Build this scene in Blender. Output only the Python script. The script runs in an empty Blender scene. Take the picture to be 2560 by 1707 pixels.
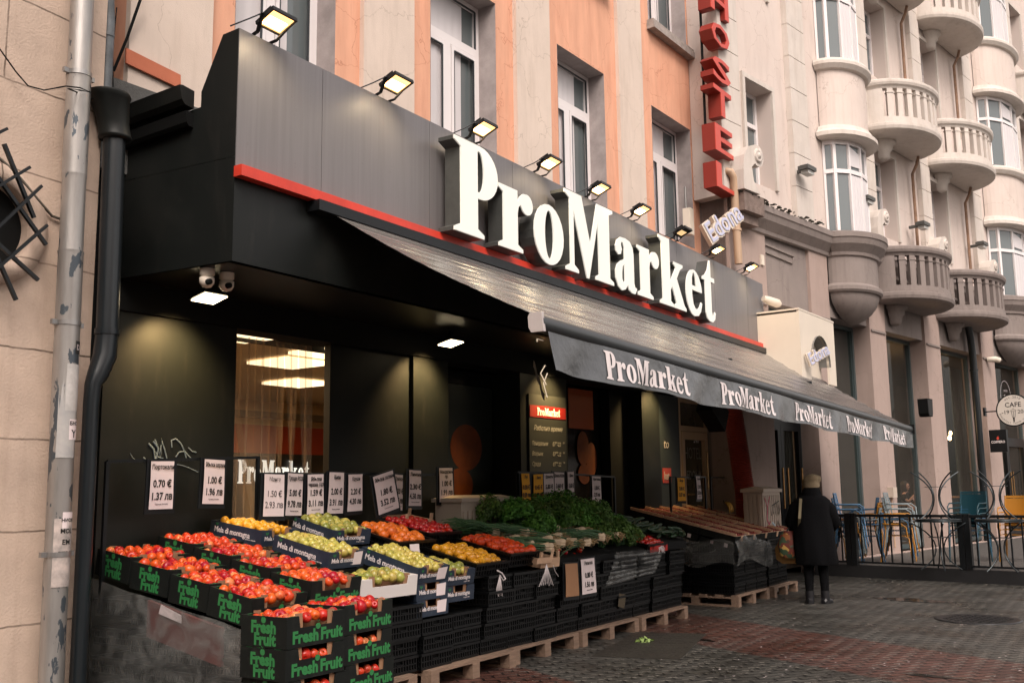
import bpy, bmesh, math, random
from mathutils import Vector, Matrix, Euler
random.seed(7)
R = math.radians
sc = bpy.context.scene
# ---------------------------------------------------------------- camera (photo space 2560 x 1707)
F, TP, TR, H = 2500., .15, -.0135, 1.5
pch, rol = math.atan(TP), math.atan(TR)
cp, sp, cr, sr = math.cos(pch), math.sin(pch), math.cos(rol), math.sin(rol)
FW = Vector((0, cp, sp)); R0 = Vector((1, 0, 0)); U0 = Vector((0, -sp, cp))
RT = R0*cr + U0*sr; UP = U0*cr - R0*sr
cam = bpy.data.cameras.new('camera'); camo = bpy.data.objects.new('camera', cam)
sc.collection.objects.link(camo)
camo.matrix_world = Matrix((( RT.x, UP.x, -FW.x, 0), (RT.y, UP.y, -FW.y, 0), (RT.z, UP.z, -FW.z, H), (0, 0, 0, 1)))
cam.sensor_width = 36; cam.lens = 36*F/2560; cam.clip_end = 2000; cam.clip_start = .05
sc.camera = camo
# ---------------------------------------------------------------- sky, sun, exposure
w = bpy.data.worlds.new('World'); sc.world = w; w.use_nodes = True
nt = w.node_tree; bg = nt.nodes['Background']
sky = nt.nodes.new('ShaderNodeTexSky'); sky.sky_type = 'NISHITA'; sky.sun_disc = False
SUN_EL, SUN_AZ = R(48), R(168)
sky.sun_elevation = SUN_EL; sky.sun_rotation = SUN_AZ; sky.dust_density = 4; sky.air_density = 1.2; sky.ozone_density = .6
hs = nt.nodes.new('ShaderNodeHueSaturation'); hs.inputs['Saturation'].default_value = .22
mx = nt.nodes.new('ShaderNodeMix'); mx.data_type = 'RGBA'; mx.blend_type = 'MULTIPLY'; mx.inputs[0].default_value = 1
mx.inputs[7].default_value = (1.0, .90, .84, 1)
nt.links.new(sky.outputs[0], hs.inputs['Color']); nt.links.new(hs.outputs[0], mx.inputs[6]); nt.links.new(mx.outputs[2], bg.inputs[0])
bg.inputs[1].default_value = .14
sun = bpy.data.lights.new('sun', 'SUN'); sun.energy = .9; sun.angle = R(25); sun.color = (1, .90, .82)
suno = bpy.data.objects.new('sun', sun); sc.collection.objects.link(suno)
sd = Vector((math.sin(SUN_AZ)*math.cos(SUN_EL), math.cos(SUN_AZ)*math.cos(SUN_EL), math.sin(SUN_EL)))
suno.rotation_euler = sd.to_track_quat('Z', 'Y').to_euler(); suno.location = sd*30
sc.view_settings.view_transform = 'Standard'; sc.view_settings.look = 'None'
sc.view_settings.exposure = .92; sc.view_settings.gamma = 1
# ---------------------------------------------------------------- frames: u along the facade, D into the wall, z up
def ray(x, y): return FW + RT*((x-1280)/F) - UP*((y-853.5)/F)
def yawof(xv):
    lo, hi = 0, 1.5
    for _ in range(50):
        m = (lo+hi)/2; v = Vector((math.sin(m), math.cos(m), 0))
        if 1280+F*v.dot(RT)/v.dot(FW) < xv: lo = m
        else: hi = m
    return lo
class Frame:
    def __init__(s, yaw, D):
        s.a = yaw; s.D = D; s.t = Vector((math.sin(yaw), math.cos(yaw), 0)); s.n = Vector((-math.cos(yaw), math.sin(yaw), 0)); s.rz = math.pi/2-yaw
    def w(s, u, D, z): return s.t*u + s.n*D + Vector((0, 0, z))
    def hit(s, x, y, D=None):
        d = ray(x, y); k = (s.D if D is None else D)/d.dot(s.n); return d.dot(s.t)*k, H+d.z*k
    def loc(s, P): return Vector((P.dot(s.t), P.dot(s.n), P.z))
def ground(x, y, z=0):
    d = ray(x, y); k = (z-H)/d.z; return Vector((d.x*k, d.y*k, z))
S = Frame(yawof(2918), 5.5)      # sign, canopy and stalls
W = Frame(yawof(3080), 6.9)      # market house wall
B = Frame(R(43.3), 8.4)          # pale house with the bow windows
L = Frame(R(29.2), 5.8)          # stone house at the left
G = Frame(math.pi/2, 0); G.n = Vector((0, 1, 0)); G.t = Vector((1, 0, 0)); G.rz = 0
# ---------------------------------------------------------------- materials
def mat(name, col, rough=.7, metal=0, var=0, vs=3, bump=0, bs=40, emis=0, spec=.5, stretch=(1, 1, 1), col2=None, rnd=0, coat=0):
    m = bpy.data.materials.new(name); m.use_nodes = True; n = m.node_tree; b = n.nodes['Principled BSDF']
    b.inputs['Base Color'].default_value = (*col, 1); b.inputs['Roughness'].default_value = rough
    b.inputs['Metallic'].default_value = metal; b.inputs['Specular IOR Level'].default_value = spec
    if coat: b.inputs['Coat Weight'].default_value = coat; b.inputs['Coat Roughness'].default_value = .15
    if emis: b.inputs['Emission Color'].default_value = (*col, 1); b.inputs['Emission Strength'].default_value = emis
    if var or bump or col2:
        tc = n.nodes.new('ShaderNodeTexCoord'); mp = n.nodes.new('ShaderNodeMapping'); mp.inputs['Scale'].default_value = stretch
        n.links.new(tc.outputs['Object'], mp.inputs[0])
    if var or col2:
        no = n.nodes.new('ShaderNodeTexNoise'); no.inputs['Scale'].default_value = vs; no.inputs['Detail'].default_value = 6; no.inputs['Roughness'].default_value = .62
        n.links.new(mp.outputs[0], no.inputs['Vector'])
        cr_ = n.nodes.new('ShaderNodeValToRGB'); cr_.color_ramp.elements[0].position = .3; cr_.color_ramp.elements[1].position = .7
        c2 = col2 or tuple(c*(1-var) for c in col); cr_.color_ramp.elements[0].color = (*c2, 1); cr_.color_ramp.elements[1].color = (*col, 1)
        n.links.new(no.outputs['Fac'], cr_.inputs[0]); out = cr_.outputs[0]
        if rnd:
            oi = n.nodes.new('ShaderNodeObjectInfo'); h = n.nodes.new('ShaderNodeHueSaturation')
            ma = n.nodes.new('ShaderNodeMapRange'); ma.inputs[3].default_value = 1-rnd; ma.inputs[4].default_value = 1+rnd
            n.links.new(oi.outputs['Random'], ma.inputs[0]); n.links.new(ma.outputs[0], h.inputs['Value'])
            mh = n.nodes.new('ShaderNodeMapRange'); mh.inputs[3].default_value = .5-rnd*.04; mh.inputs[4].default_value = .5+rnd*.05
            n.links.new(oi.outputs['Random'], mh.inputs[0]); n.links.new(mh.outputs[0], h.inputs['Hue'])
            n.links.new(out, h.inputs['Color']); out = h.outputs[0]
        n.links.new(out, b.inputs['Base Color'])
    if bump:
        nb = n.nodes.new('ShaderNodeTexNoise'); nb.inputs['Scale'].default_value = bs; nb.inputs['Detail'].default_value = 4
        n.links.new(mp.outputs[0], nb.inputs['Vector']); bm_ = n.nodes.new('ShaderNodeBump'); bm_.inputs['Strength'].default_value = bump; bm_.inputs['Distance'].default_value = .02
        n.links.new(nb.outputs['Fac'], bm_.inputs['Height']); n.links.new(bm_.outputs[0], b.inputs['Normal'])
    return m
M = {}
M['stone'] = mat('stone', (.62, .48, .385), .85, var=.28, vs=2.2, bump=.25, bs=60)
M['orange'] = mat('orange_plaster', (.76, .40, .265), .85, var=.2, vs=1.6, bump=.12, bs=90, stretch=(3, 3, .5))
M['cream'] = mat('cream_plaster', (.68, .57, .49), .85, var=.12, vs=1.4, bump=.2, bs=120)
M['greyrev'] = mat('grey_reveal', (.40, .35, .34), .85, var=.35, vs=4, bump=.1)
M['pvc'] = mat('white_pvc', (.74, .70, .70), .35)
M['gasket'] = mat('dark_gasket', (.03, .035, .04), .5)
M['blind'] = mat('white_blind', (.62, .59, .60), .5, var=.05, vs=2)
M['b2wall'] = mat('pale_plaster', (.63, .54, .49), .85, var=.07, vs=1.2, bump=.1, bs=120)
M['b2trim'] = mat('pale_trim', (.62, .56, .51), .8, var=.12, vs=2, bump=.08)
M['b2low'] = mat('brown_plaster', (.25, .21, .193), .85, var=.16, vs=1.5, bump=.18, bs=100)
M['b2mid'] = mat('pillar_plaster', (.38, .29, .255), .85, var=.1, vs=2, bump=.18, bs=100)
M['black'] = mat('black_panel', (.0080, .0098, .0092), .45, spec=.3, var=.25, vs=1.5, bump=.03, bs=200)
M['black2'] = mat('black_matt', (.004, .0045, .0045), .7, spec=.2)
M['blackmetal'] = mat('black_metal', (.012, .014, .016), .35, metal=.4)
M['steel'] = mat('galvanised_steel', (.40, .39, .38), .38, metal=.75, var=.45, vs=2.5, stretch=(4, 4, .5), bump=.06, bs=25)
M['oldsteel'] = mat('weathered_zinc', (.22, .24, .25), .5, metal=.6, var=.5, vs=6)
M['darkpipe'] = mat('dark_pipe', (.010, .014, .017), .3, var=.2, vs=2)
M['fascia'] = mat('aluminium_fascia', (.205, .195, .20), .40, metal=.3, var=.14, vs=2.2, stretch=(9, 9, .25), bump=.012, bs=30)
M['red'] = mat('red_trim', (.72, .055, .03), .4, var=.3, vs=2.5)
M['redsign'] = mat('red_sign', (.60, .07, .045), .4, var=.1)
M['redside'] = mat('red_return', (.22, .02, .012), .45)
M['white'] = mat('white_letter', (.80, .80, .76), .45, var=.03)
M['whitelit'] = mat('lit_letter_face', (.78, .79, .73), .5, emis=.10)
M['letterside'] = mat('letter_return', (.10, .105, .10), .35, metal=.3, var=.3, vs=5)
M['lamp'] = mat('lamp_face', (1, .56, .20), .5, emis=1.3)
M['lampcore'] = mat('lamp_core', (1, .80, .50), .5, emis=7)
M['lampoff'] = mat('dim_lamp_face', (.9, .6, .28), .3, emis=.5)
M['awning'] = mat('awning_vinyl', (.20, .19, .185), .21, var=.75, vs=3.4, stretch=(.09, 7, 7), spec=1.0, bump=.6, bs=3)  # light and dark streaks in the colour imitate glossy fold highlights
M['valance'] = mat('valance_vinyl', (.085, .092, .10), .26, var=.4, vs=5, bump=1.0, bs=4, spec=.7)
M['print'] = mat('white_print', (.70, .64, .64), .6)
M['paper'] = mat('paper', (.72, .62, .62), .7, var=.06, vs=9)
M['ypaper'] = mat('yellow_paper', (.80, .38, .02), .7)
M['bpaper'] = mat('brown_card', (.33, .17, .085), .8, var=.1)
M['ink'] = mat('black_ink', (.015, .015, .015), .6)
M['box'] = mat('black_cardboard', (.005, .007, .006), .7, spec=.25, var=.3, vs=8)
M['boxtab'] = mat('brown_cardboard', (.30, .16, .085), .8, var=.15, vs=8)
M['green'] = mat('green_print', (.02, .17, .045), .6)
M['navy'] = mat('navy_cardboard', (.015, .026, .048), .6, var=.25, vs=6)
M['crate'] = mat('black_plastic_crate', (.003, .0035, .004), .36, spec=.4, var=.2, vs=5)
M['wood'] = mat('pallet_wood', (.25, .165, .115), .8, var=.45, vs=5, stretch=(1, 6, 6), bump=.1)
M['cratewood'] = mat('crate_wood', (.62, .40, .26), .75, var=.3, vs=6, stretch=(1, 5, 5))
M['apple'] = mat('red_apple_skin', (.43, .006, .004), .33, vs=7, col2=(.50, .045, .015), rnd=.35, spec=.4, coat=.06)
M['apple2'] = mat('blushed_apple_skin', (.52, .030, .010), .33, vs=8, col2=(.60, .24, .09), rnd=.2, spec=.4, coat=.06)
M['yapple'] = mat('yellow_apple_skin', (.46, .34, .075), .4, vs=7, col2=(.33, .32, .06), rnd=.2, coat=.25)
M['gapple'] = mat('green_apple_skin', (.27, .235, .05), .4, vs=7, col2=(.17, .20, .03), rnd=.22, coat=.25)
M['orangef'] = mat('orange_peel', (.66, .14, .012), .4, var=.15, bump=.1, bs=300, rnd=.12)
M['lemon'] = mat('lemon_peel', (.66, .30, .015), .35, var=.12, rnd=.1)
M['pers'] = mat('blood_orange_peel', (.68, .06, .008), .38, var=.15, rnd=.1)
M['tomato'] = mat('tomato_skin', (.50, .010, .006), .2, var=.2, coat=.3, rnd=.1)
M['leaf'] = mat('parsley_leaf', (.10, .24, .025), .6, vs=6, col2=(.025, .09, .012), rnd=.35)
M['leaf2'] = mat('onion_leaf', (.07, .17, .05), .42, vs=9, col2=(.02, .075, .04))
M['onion'] = mat('onion_bulb', (.80, .62, .42), .45, var=.3, vs=12)
M['cuc'] = mat('cucumber_skin', (.02, .055, .022), .35, var=.4, vs=8)
M['berry'] = mat('strawberry', (.22, .012, .007), .35, vs=30, col2=(.20, .02, .012))
M['banana'] = mat('banana_peel', (.70, .38, .06), .5, var=.25, vs=6)
M['skin'] = mat('skin', (.52, .30, .21), .55)
M['coat'] = mat('black_coat', (.0022, .0023, .0032), .95, spec=.15, var=.3, vs=12, bump=.3, bs=60)
M['beanie'] = mat('beige_knit', (.20, .15, .09), .9, var=.25, vs=30, bump=.4, bs=120)
M['boot'] = mat('black_leather', (.008, .008, .01), .35)
M['cabinet'] = mat('cream_cabinet', (.50, .42, .35), .6, var=.12, vs=3)
M['blue'] = mat('blue_paint', (.025, .08, .15), .4); M['teal'] = mat('teal_paint', (.006, .04, .055), .4)
M['yellow'] = mat('yellow_paint', (.36, .155, .015), .4); M['palec'] = mat('pale_paint', (.20, .24, .255), .4)
M['rod'] = mat('bent_steel_rod', (.05, .06, .065), .3, metal=.7)
M['deck'] = mat('deck_board', (.09, .085, .08), .55, var=.4, vs=4, stretch=(1, 8, 1))
M['deckedge'] = mat('deck_fascia', (.012, .012, .013), .6)
M['pipebrown'] = mat('corrugated_red_hose', (.24, .035, .022), .45)
M['beigepipe'] = mat('beige_pipe', (.48, .33, .22), .5, var=.15)
M['hotelwhite'] = mat('cream_panel', (.70, .62, .52), .45, var=.08, vs=2)
M['doorbeige'] = mat('beige_door_frame', (.50, .34, .21), .4)
M['bluep'] = mat('pale_blue_face', (.45, .47, .62), .5)
M['oxide'] = mat('red_wall_paint', (.28, .035, .012), .6)
M['brick'] = mat('warm_wall', (.50, .33, .20), .8, var=.2)
M['curtain'] = None
def glass(name, tint, rough=.03, alpha=1, spec=1.0):
    m = mat(name, tint, rough, spec=spec)
    if alpha < 1: m.node_tree.nodes['Principled BSDF'].inputs['Alpha'].default_value = alpha
    return m
M['glass'] = glass('dark_glass', (.018, .024, .022), .02)
M['glassup'] = glass('upper_glass', (.11, .13, .135), .02)
M['glassclear'] = glass('shop_glass', (.05, .055, .05), .02, .38)
M['strip'] = glass('pvc_strip', (.60, .44, .27), .16, .42)
M['film'] = glass('stretch_film', (.16, .165, .16), .2, .55, 1.0)
def film_mat():
    m = M['film']; n = m.node_tree; b = n.nodes['Principled BSDF']
    tc = n.nodes.new('ShaderNodeTexCoord'); mp = n.nodes.new('ShaderNodeMapping'); mp.inputs['Scale'].default_value = (1.6, 1.6, 2.2)
    no = n.nodes.new('ShaderNodeTexNoise'); no.inputs['Scale'].default_value = 3; no.inputs['Detail'].default_value = 5; no.inputs['Distortion'].default_value = 1.2
    n.links.new(tc.outputs['Object'], mp.inputs[0]); n.links.new(mp.outputs[0], no.inputs['Vector'])
    mr = n.nodes.new('ShaderNodeMapRange'); mr.inputs[1].default_value = .35; mr.inputs[2].default_value = .75; mr.inputs[3].default_value = .22; mr.inputs[4].default_value = .78
    n.links.new(no.outputs['Fac'], mr.inputs[0]); n.links.new(mr.outputs[0], b.inputs['Alpha'])
    bu = n.nodes.new('ShaderNodeBump'); bu.inputs['Strength'].default_value = .35; bu.inputs['Distance'].default_value = .02
    n.links.new(no.outputs['Fac'], bu.inputs['Height']); n.links.new(bu.outputs[0], b.inputs['Normal'])
film_mat()
def joints(m, sx, sz, off=.5, dark=(.10, .07, .05), width=.012):
    """mortar joints between stone blocks (x along, z up in object space)"""
    n = m.node_tree; b = n.nodes['Principled BSDF']; src = b.inputs['Base Color'].links[0].from_socket
    tc = n.nodes.new('ShaderNodeTexCoord'); sx_ = n.nodes.new('ShaderNodeSeparateXYZ'); cb = n.nodes.new('ShaderNodeCombineXYZ')
    zo = n.nodes.new('ShaderNodeMath'); zo.operation = 'ADD'; zo.inputs[1].default_value = -.155
    n.links.new(tc.outputs['Object'], sx_.inputs[0]); n.links.new(sx_.outputs[0], cb.inputs[0]); n.links.new(sx_.outputs[2], zo.inputs[0]); n.links.new(zo.outputs[0], cb.inputs[1])
    br = n.nodes.new('ShaderNodeTexBrick'); br.offset = off; br.inputs['Scale'].default_value = 1; br.inputs['Brick Width'].default_value = sx
    br.inputs['Row Height'].default_value = sz; br.inputs['Mortar Size'].default_value = width; br.inputs['Mortar Smooth'].default_value = .3; br.inputs['Bias'].default_value = 0
    no = n.nodes.new('ShaderNodeTexNoise'); no.inputs['Scale'].default_value = 9; no.inputs['Detail'].default_value = 5
    ad = n.nodes.new('ShaderNodeVectorMath'); ad.operation = 'MULTIPLY_ADD'; ad.inputs[1].default_value = (.02, .02, .02)
    n.links.new(tc.outputs['Object'], no.inputs['Vector']); n.links.new(no.outputs['Color'], ad.inputs[0]); n.links.new(cb.outputs[0], ad.inputs[2]); n.links.new(ad.outputs[0], br.inputs['Vector'])
    mi = n.nodes.new('ShaderNodeMix'); mi.data_type = 'RGBA'; mi.inputs[7].default_value = (*dark, 1)
    n2 = n.nodes.new('ShaderNodeTexNoise'); n2.inputs['Scale'].default_value = 5; mu = n.nodes.new('ShaderNodeMath'); mu.operation = 'MULTIPLY'
    n.links.new(tc.outputs['Object'], n2.inputs['Vector']); n.links.new(br.outputs['Fac'], mu.inputs[0]); n.links.new(n2.outputs['Fac'], mu.inputs[1])
    m2 = n.nodes.new('ShaderNodeMath'); m2.operation = 'MULTIPLY'; m2.inputs[1].default_value = 1.5; m2.use_clamp = True; n.links.new(mu.outputs[0], m2.inputs[0])
    n.links.new(m2.outputs[0], mi.inputs[0]); n.links.new(src, mi.inputs[6]); n.links.new(mi.outputs[2], b.inputs['Base Color'])
joints(M['stone'], 1.25, .575, width=.007)
def weather(m, amount=.35, dark=(.20, .155, .125), cracks=True, sc_=(2.2, 2.2, .28), lo=.5, hi=.75):
    '''rain streaks, dirt patches and hairline cracks over a wall material'''
    n = m.node_tree; b = n.nodes['Principled BSDF']; src = b.inputs['Base Color'].links[0].from_socket; tc = n.nodes.new('ShaderNodeTexCoord')
    def layer(src, scale, ns, lo, hi, amt, col, det=8):
        mp = n.nodes.new('ShaderNodeMapping'); mp.inputs['Scale'].default_value = scale; no = n.nodes.new('ShaderNodeTexNoise'); no.inputs['Scale'].default_value = ns; no.inputs['Detail'].default_value = det; no.inputs['Roughness'].default_value = .65
        n.links.new(tc.outputs['Object'], mp.inputs[0]); n.links.new(mp.outputs[0], no.inputs['Vector']); mr = n.nodes.new('ShaderNodeMapRange'); mr.inputs[1].default_value = lo; mr.inputs[2].default_value = hi; mr.inputs[4].default_value = amt
        n.links.new(no.outputs['Fac'], mr.inputs[0]); mi = n.nodes.new('ShaderNodeMix'); mi.data_type = 'RGBA'; mi.inputs[7].default_value = (*col, 1); n.links.new(mr.outputs[0], mi.inputs[0]); n.links.new(src, mi.inputs[6]); return mi.outputs[2]
    s = layer(src, sc_, 3.0, lo, hi, amount, dark); s = layer(s, (1, 1, 1), .9, .5, .72, amount*.7, tuple(c*1.5 for c in dark)); s = layer(s, (1, 1, 1), 14, .62, .72, amount*.8, dark)
    if cracks:
        vo = n.nodes.new('ShaderNodeTexVoronoi'); vo.feature = 'DISTANCE_TO_EDGE'; vo.inputs['Scale'].default_value = .9; wn = n.nodes.new('ShaderNodeTexNoise'); wn.inputs['Scale'].default_value = 3; wn.inputs['Detail'].default_value = 6
        ad = n.nodes.new('ShaderNodeVectorMath'); ad.operation = 'MULTIPLY_ADD'; ad.inputs[1].default_value = (.5, .5, .5); n.links.new(tc.outputs['Object'], wn.inputs['Vector']); n.links.new(wn.outputs['Color'], ad.inputs[0]); n.links.new(tc.outputs['Object'], ad.inputs[2]); n.links.new(ad.outputs[0], vo.inputs['Vector'])
        lt = n.nodes.new('ShaderNodeMath'); lt.operation = 'LESS_THAN'; lt.inputs[1].default_value = .0035; n.links.new(vo.outputs['Distance'], lt.inputs[0]); mu = n.nodes.new('ShaderNodeMath'); mu.operation = 'MULTIPLY'; n.links.new(lt.outputs[0], mu.inputs[0]); n.links.new(wn.outputs['Fac'], mu.inputs[1])
        mi = n.nodes.new('ShaderNodeMix'); mi.data_type = 'RGBA'; mi.inputs[7].default_value = (*dark, 1); n.links.new(mu.outputs[0], mi.inputs[0]); n.links.new(s, mi.inputs[6]); s = mi.outputs[2]
    n.links.new(s, b.inputs['Base Color'])
weather(M['orange'], .42, (.42, .16, .09)); weather(M['cream'], .35, (.38, .30, .24)); weather(M['b2wall'], .30, (.36, .28, .24)); weather(M['b2trim'], .38, (.33, .27, .22), False); weather(M['b2low'], .45, (.12, .095, .085)); weather(M['b2mid'], .30, (.20, .155, .135)); weather(M['stone'], .40, (.30, .215, .16), False); weather(M['fascia'], .25, (.10, .09, .085), False, (6, 6, .25)); weather(M['black'], .55, (.022, .021, .019), False, (3, 3, .5), .55, .8)
weather(M['red'], .35, (.40, .03, .02), False); weather(M['box'], .5, (.03, .028, .024), False, (2, 2, 2)); weather(M['navy'], .4, (.05, .06, .075), False, (3, 3, 3))
# ---------------------------------------------------------------- mesh builder
class MB:
    def __init__(s): s.v = []; s.f = []; s.sm = []; s.mi = []; s.cur = 0
    def add(s, vs, fs, smooth=False):
        o = len(s.v); s.v += [Vector(p) for p in vs]; s.f += [tuple(i+o for i in f) for f in fs]; s.sm += [smooth]*len(fs); s.mi += [s.cur]*len(fs); return s
    def box(s, x0, x1, y0, y1, z0, z1):
        return s.hexa([(x0, y0, z0), (x1, y0, z0), (x1, y1, z0), (x0, y1, z0), (x0, y0, z1), (x1, y0, z1), (x1, y1, z1), (x0, y1, z1)])
    def hexa(s, p): return s.add(p, [(0, 3, 2, 1), (4, 5, 6, 7), (0, 1, 5, 4), (1, 2, 6, 5), (2, 3, 7, 6), (3, 0, 4, 7)])
    def quad(s, a, b, c, d): return s.add([a, b, c, d], [(0, 1, 2, 3)])
    def bar(s, a, b, wx, wy, up=(0, 0, 1)):
        a = Vector(a); b = Vector(b); d = (b-a).normalized(); up = Vector(up)
        if abs(d.dot(up)) > .98: up = Vector((0, 1, 0))
        x = d.cross(up).normalized()*wx/2; y = x.cross(d).normalized()*wy/2
        return s.hexa([a-x-y, a+x-y, a+x+y, a-x+y, b-x-y, b+x-y, b+x+y, b-x+y])
    def tube(s, pts, r, n=8, cap=True, smooth=True):
        pts = [Vector(p) for p in pts]; rs = r if isinstance(r, (list, tuple)) else [r]*len(pts); o = len(s.v); x = None; vs = []; fs = []
        for i, p in enumerate(pts):
            d = (pts[min(i+1, len(pts)-1)]-pts[max(i-1, 0)]).normalized()
            if x is None:
                x = d.cross(Vector((0, 0, 1)) if abs(d.z) < .9 else Vector((0, 1, 0))).normalized()
            x = (x-d*x.dot(d)).normalized(); y = d.cross(x)
            vs += [p+(x*math.cos(t)+y*math.sin(t))*rs[i] for t in [2*math.pi*k/n for k in range(n)]]
        for i in range(len(pts)-1):
            for k in range(n):
                a = i*n+k; b = i*n+(k+1) % n; fs.append((a, b, b+n, a+n))
        s.add(vs, fs, smooth)
        if cap: s.add(vs[:n], [tuple(range(n))[::-1]]); s.add(vs[-n:], [tuple(range(n))])
        return s
    def lathe(s, prof, c=(0, 0, 0), n=16, a0=0, a1=2*math.pi, smooth=True, sx=1, sy=1):
        c = Vector(c); full = abs(a1-a0-2*math.pi) < 1e-6; m = n if full else n+1; vs = []; fs = []
        for r, z in prof:
            vs += [c+Vector((r*sx*math.cos(a0+(a1-a0)*k/n), r*sy*math.sin(a0+(a1-a0)*k/n), z)) for k in range(m)]
        for i in range(len(prof)-1):
            for k in range(n):
                a = i*m+k; b = i*m+(k+1) % m; fs.append((a, b, b+m, a+m))
        return s.add(vs, fs, smooth)
    def prism(s, poly, y0, y1):
        """poly in (x,z), thickness along y"""
        n = len(poly); vs = [(x, y0, z) for x, z in poly]+[(x, y1, z) for x, z in poly]
        return s.add(vs, [tuple(range(n)), tuple(range(2*n-1, n-1, -1))]+[(i, i+n, (i+1) % n+n, (i+1) % n) for i in range(n)])
    def grid(s, f, nx, ny, smooth=True):
        vs = [f(i/nx, j/ny) for j in range(ny+1) for i in range(nx+1)]; m = nx+1
        return s.add(vs, [(j*m+i, j*m+i+1, (j+1)*m+i+1, (j+1)*m+i) for j in range(ny) for i in range(nx)], smooth)
    def join(s, me, mx=None):
        vs = [(mx @ v.co if mx else v.co.copy()) for v in me.vertices]; return s.add(vs, [tuple(p.vertices) for p in me.polygons])
    def mapv(s, fn): s.v = [Vector(fn(p)) for p in s.v]; return s
    def mesh(s, name, mats, off=None):
        me = bpy.data.meshes.new(name); off = Vector(off) if off is not None else Vector()
        me.from_pydata([tuple(p-off) for p in s.v], [], s.f)
        for m in (mats if isinstance(mats, (list, tuple)) else [mats]): me.materials.append(m)
        me.polygons.foreach_set('use_smooth', s.sm); me.polygons.foreach_set('material_index', s.mi)
        me.validate(); bm = bmesh.new(); bm.from_mesh(me); bmesh.ops.recalc_face_normals(bm, faces=bm.faces); bm.to_mesh(me); bm.free()
        me.update(); return me
def props(o, label=None, cat=None, group=None, kind=None):
    for k, v in (('label', label), ('category', cat), ('group', group), ('kind', kind)):
        if v: o[k] = v
    return o
class Thing:
    """an Empty at the thing's base in a frame; parts are meshes in the frame's own coordinates"""
    def __init__(s, fr, name, anchor, label, cat, group=None, rot=None):
        s.fr = fr; s.a = Vector(anchor); o = bpy.data.objects.new(name, None); o.empty_display_size = .1; sc.collection.objects.link(o)
        o.location = fr.w(*anchor); o.rotation_euler = (0, 0, fr.rz) if rot is None else rot
        s.o = props(o, label, cat, group)
    def part(s, name, mb, m, parent=None, label=None, kind=None):
        o = bpy.data.objects.new(name, mb.mesh(name, m, s.a)); sc.collection.objects.link(o); o.parent = parent or s.o
        return props(o, label, kind=kind)
def single(fr, name, anchor, mb, m, label=None, cat=None, group=None, kind=None, rot=None):
    o = bpy.data.objects.new(name, mb.mesh(name, m, anchor)); sc.collection.objects.link(o)
    o.location = fr.w(*anchor); o.rotation_euler = (0, 0, fr.rz) if rot is None else rot
    return props(o, label, cat, group, kind)
def dup(o, loc=None, rot=None, label=None, parent=None, group=None, cat=None):
    c = o.copy(); sc.collection.objects.link(c)
    if parent is not None: c.parent = parent
    if loc is not None: c.location = loc
    if rot is not None: c.rotation_euler = rot
    if label: c['label'] = label
    if group: c['group'] = group
    for ch in [x for x in o.children]: dup(ch, parent=c)
    return c
# ---------------------------------------------------------------- lettering
def curve_mesh(loops, depth, bev=0):
    cu = bpy.data.curves.new('outline', 'CURVE'); cu.dimensions = '2D'; cu.fill_mode = 'BOTH'; cu.extrude = depth/2; cu.bevel_depth = bev; cu.bevel_resolution = 0
    for lp in loops:
        s_ = cu.splines.new('POLY'); s_.points.add(len(lp)-1); s_.use_cyclic_u = True
        for p, q in zip(s_.points, lp): p.co = (q[0], q[1], 0, 1)
    o = bpy.data.objects.new('outline', cu); me = bpy.data.meshes.new_from_object(o); bpy.data.objects.remove(o); bpy.data.curves.remove(cu); return me
def text_mesh(s, size, depth=.002, bold=0, shear=0, align='CENTER', sp=1, wx=1):
    cu = bpy.data.curves.new('text', 'FONT'); cu.body = s; cu.size = size; cu.extrude = depth/2; cu.offset = bold; cu.shear = shear; cu.align_x = align; cu.space_character = sp; cu.resolution_u = 2
    o = bpy.data.objects.new('text', cu); me = bpy.data.meshes.new_from_object(o); bpy.data.objects.remove(o); bpy.data.curves.remove(cu)
    if wx != 1:
        for v in me.vertices: v.co.x *= wx
    return me
def face(me, x, y, z, yaw=0, roll=0, sx=1, sz=1):
    """stand a text mesh (x,y plane) up in a frame: reading side towards -D"""
    return Matrix.Translation((x, y, z)) @ Matrix.Rotation(yaw, 4, 'Z') @ Matrix.Rotation(math.pi/2, 4, 'X') @ Matrix.Rotation(roll, 4, 'Z') @ Matrix.Diagonal((sx, sz, 1, 1))
def arc(cx, cy, rx, ry, a0, a1, n=14): return [(cx+rx*math.cos(R(a0+(a1-a0)*i/n)), cy+ry*math.sin(R(a0+(a1-a0)*i/n))) for i in range(n+1)]
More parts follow.
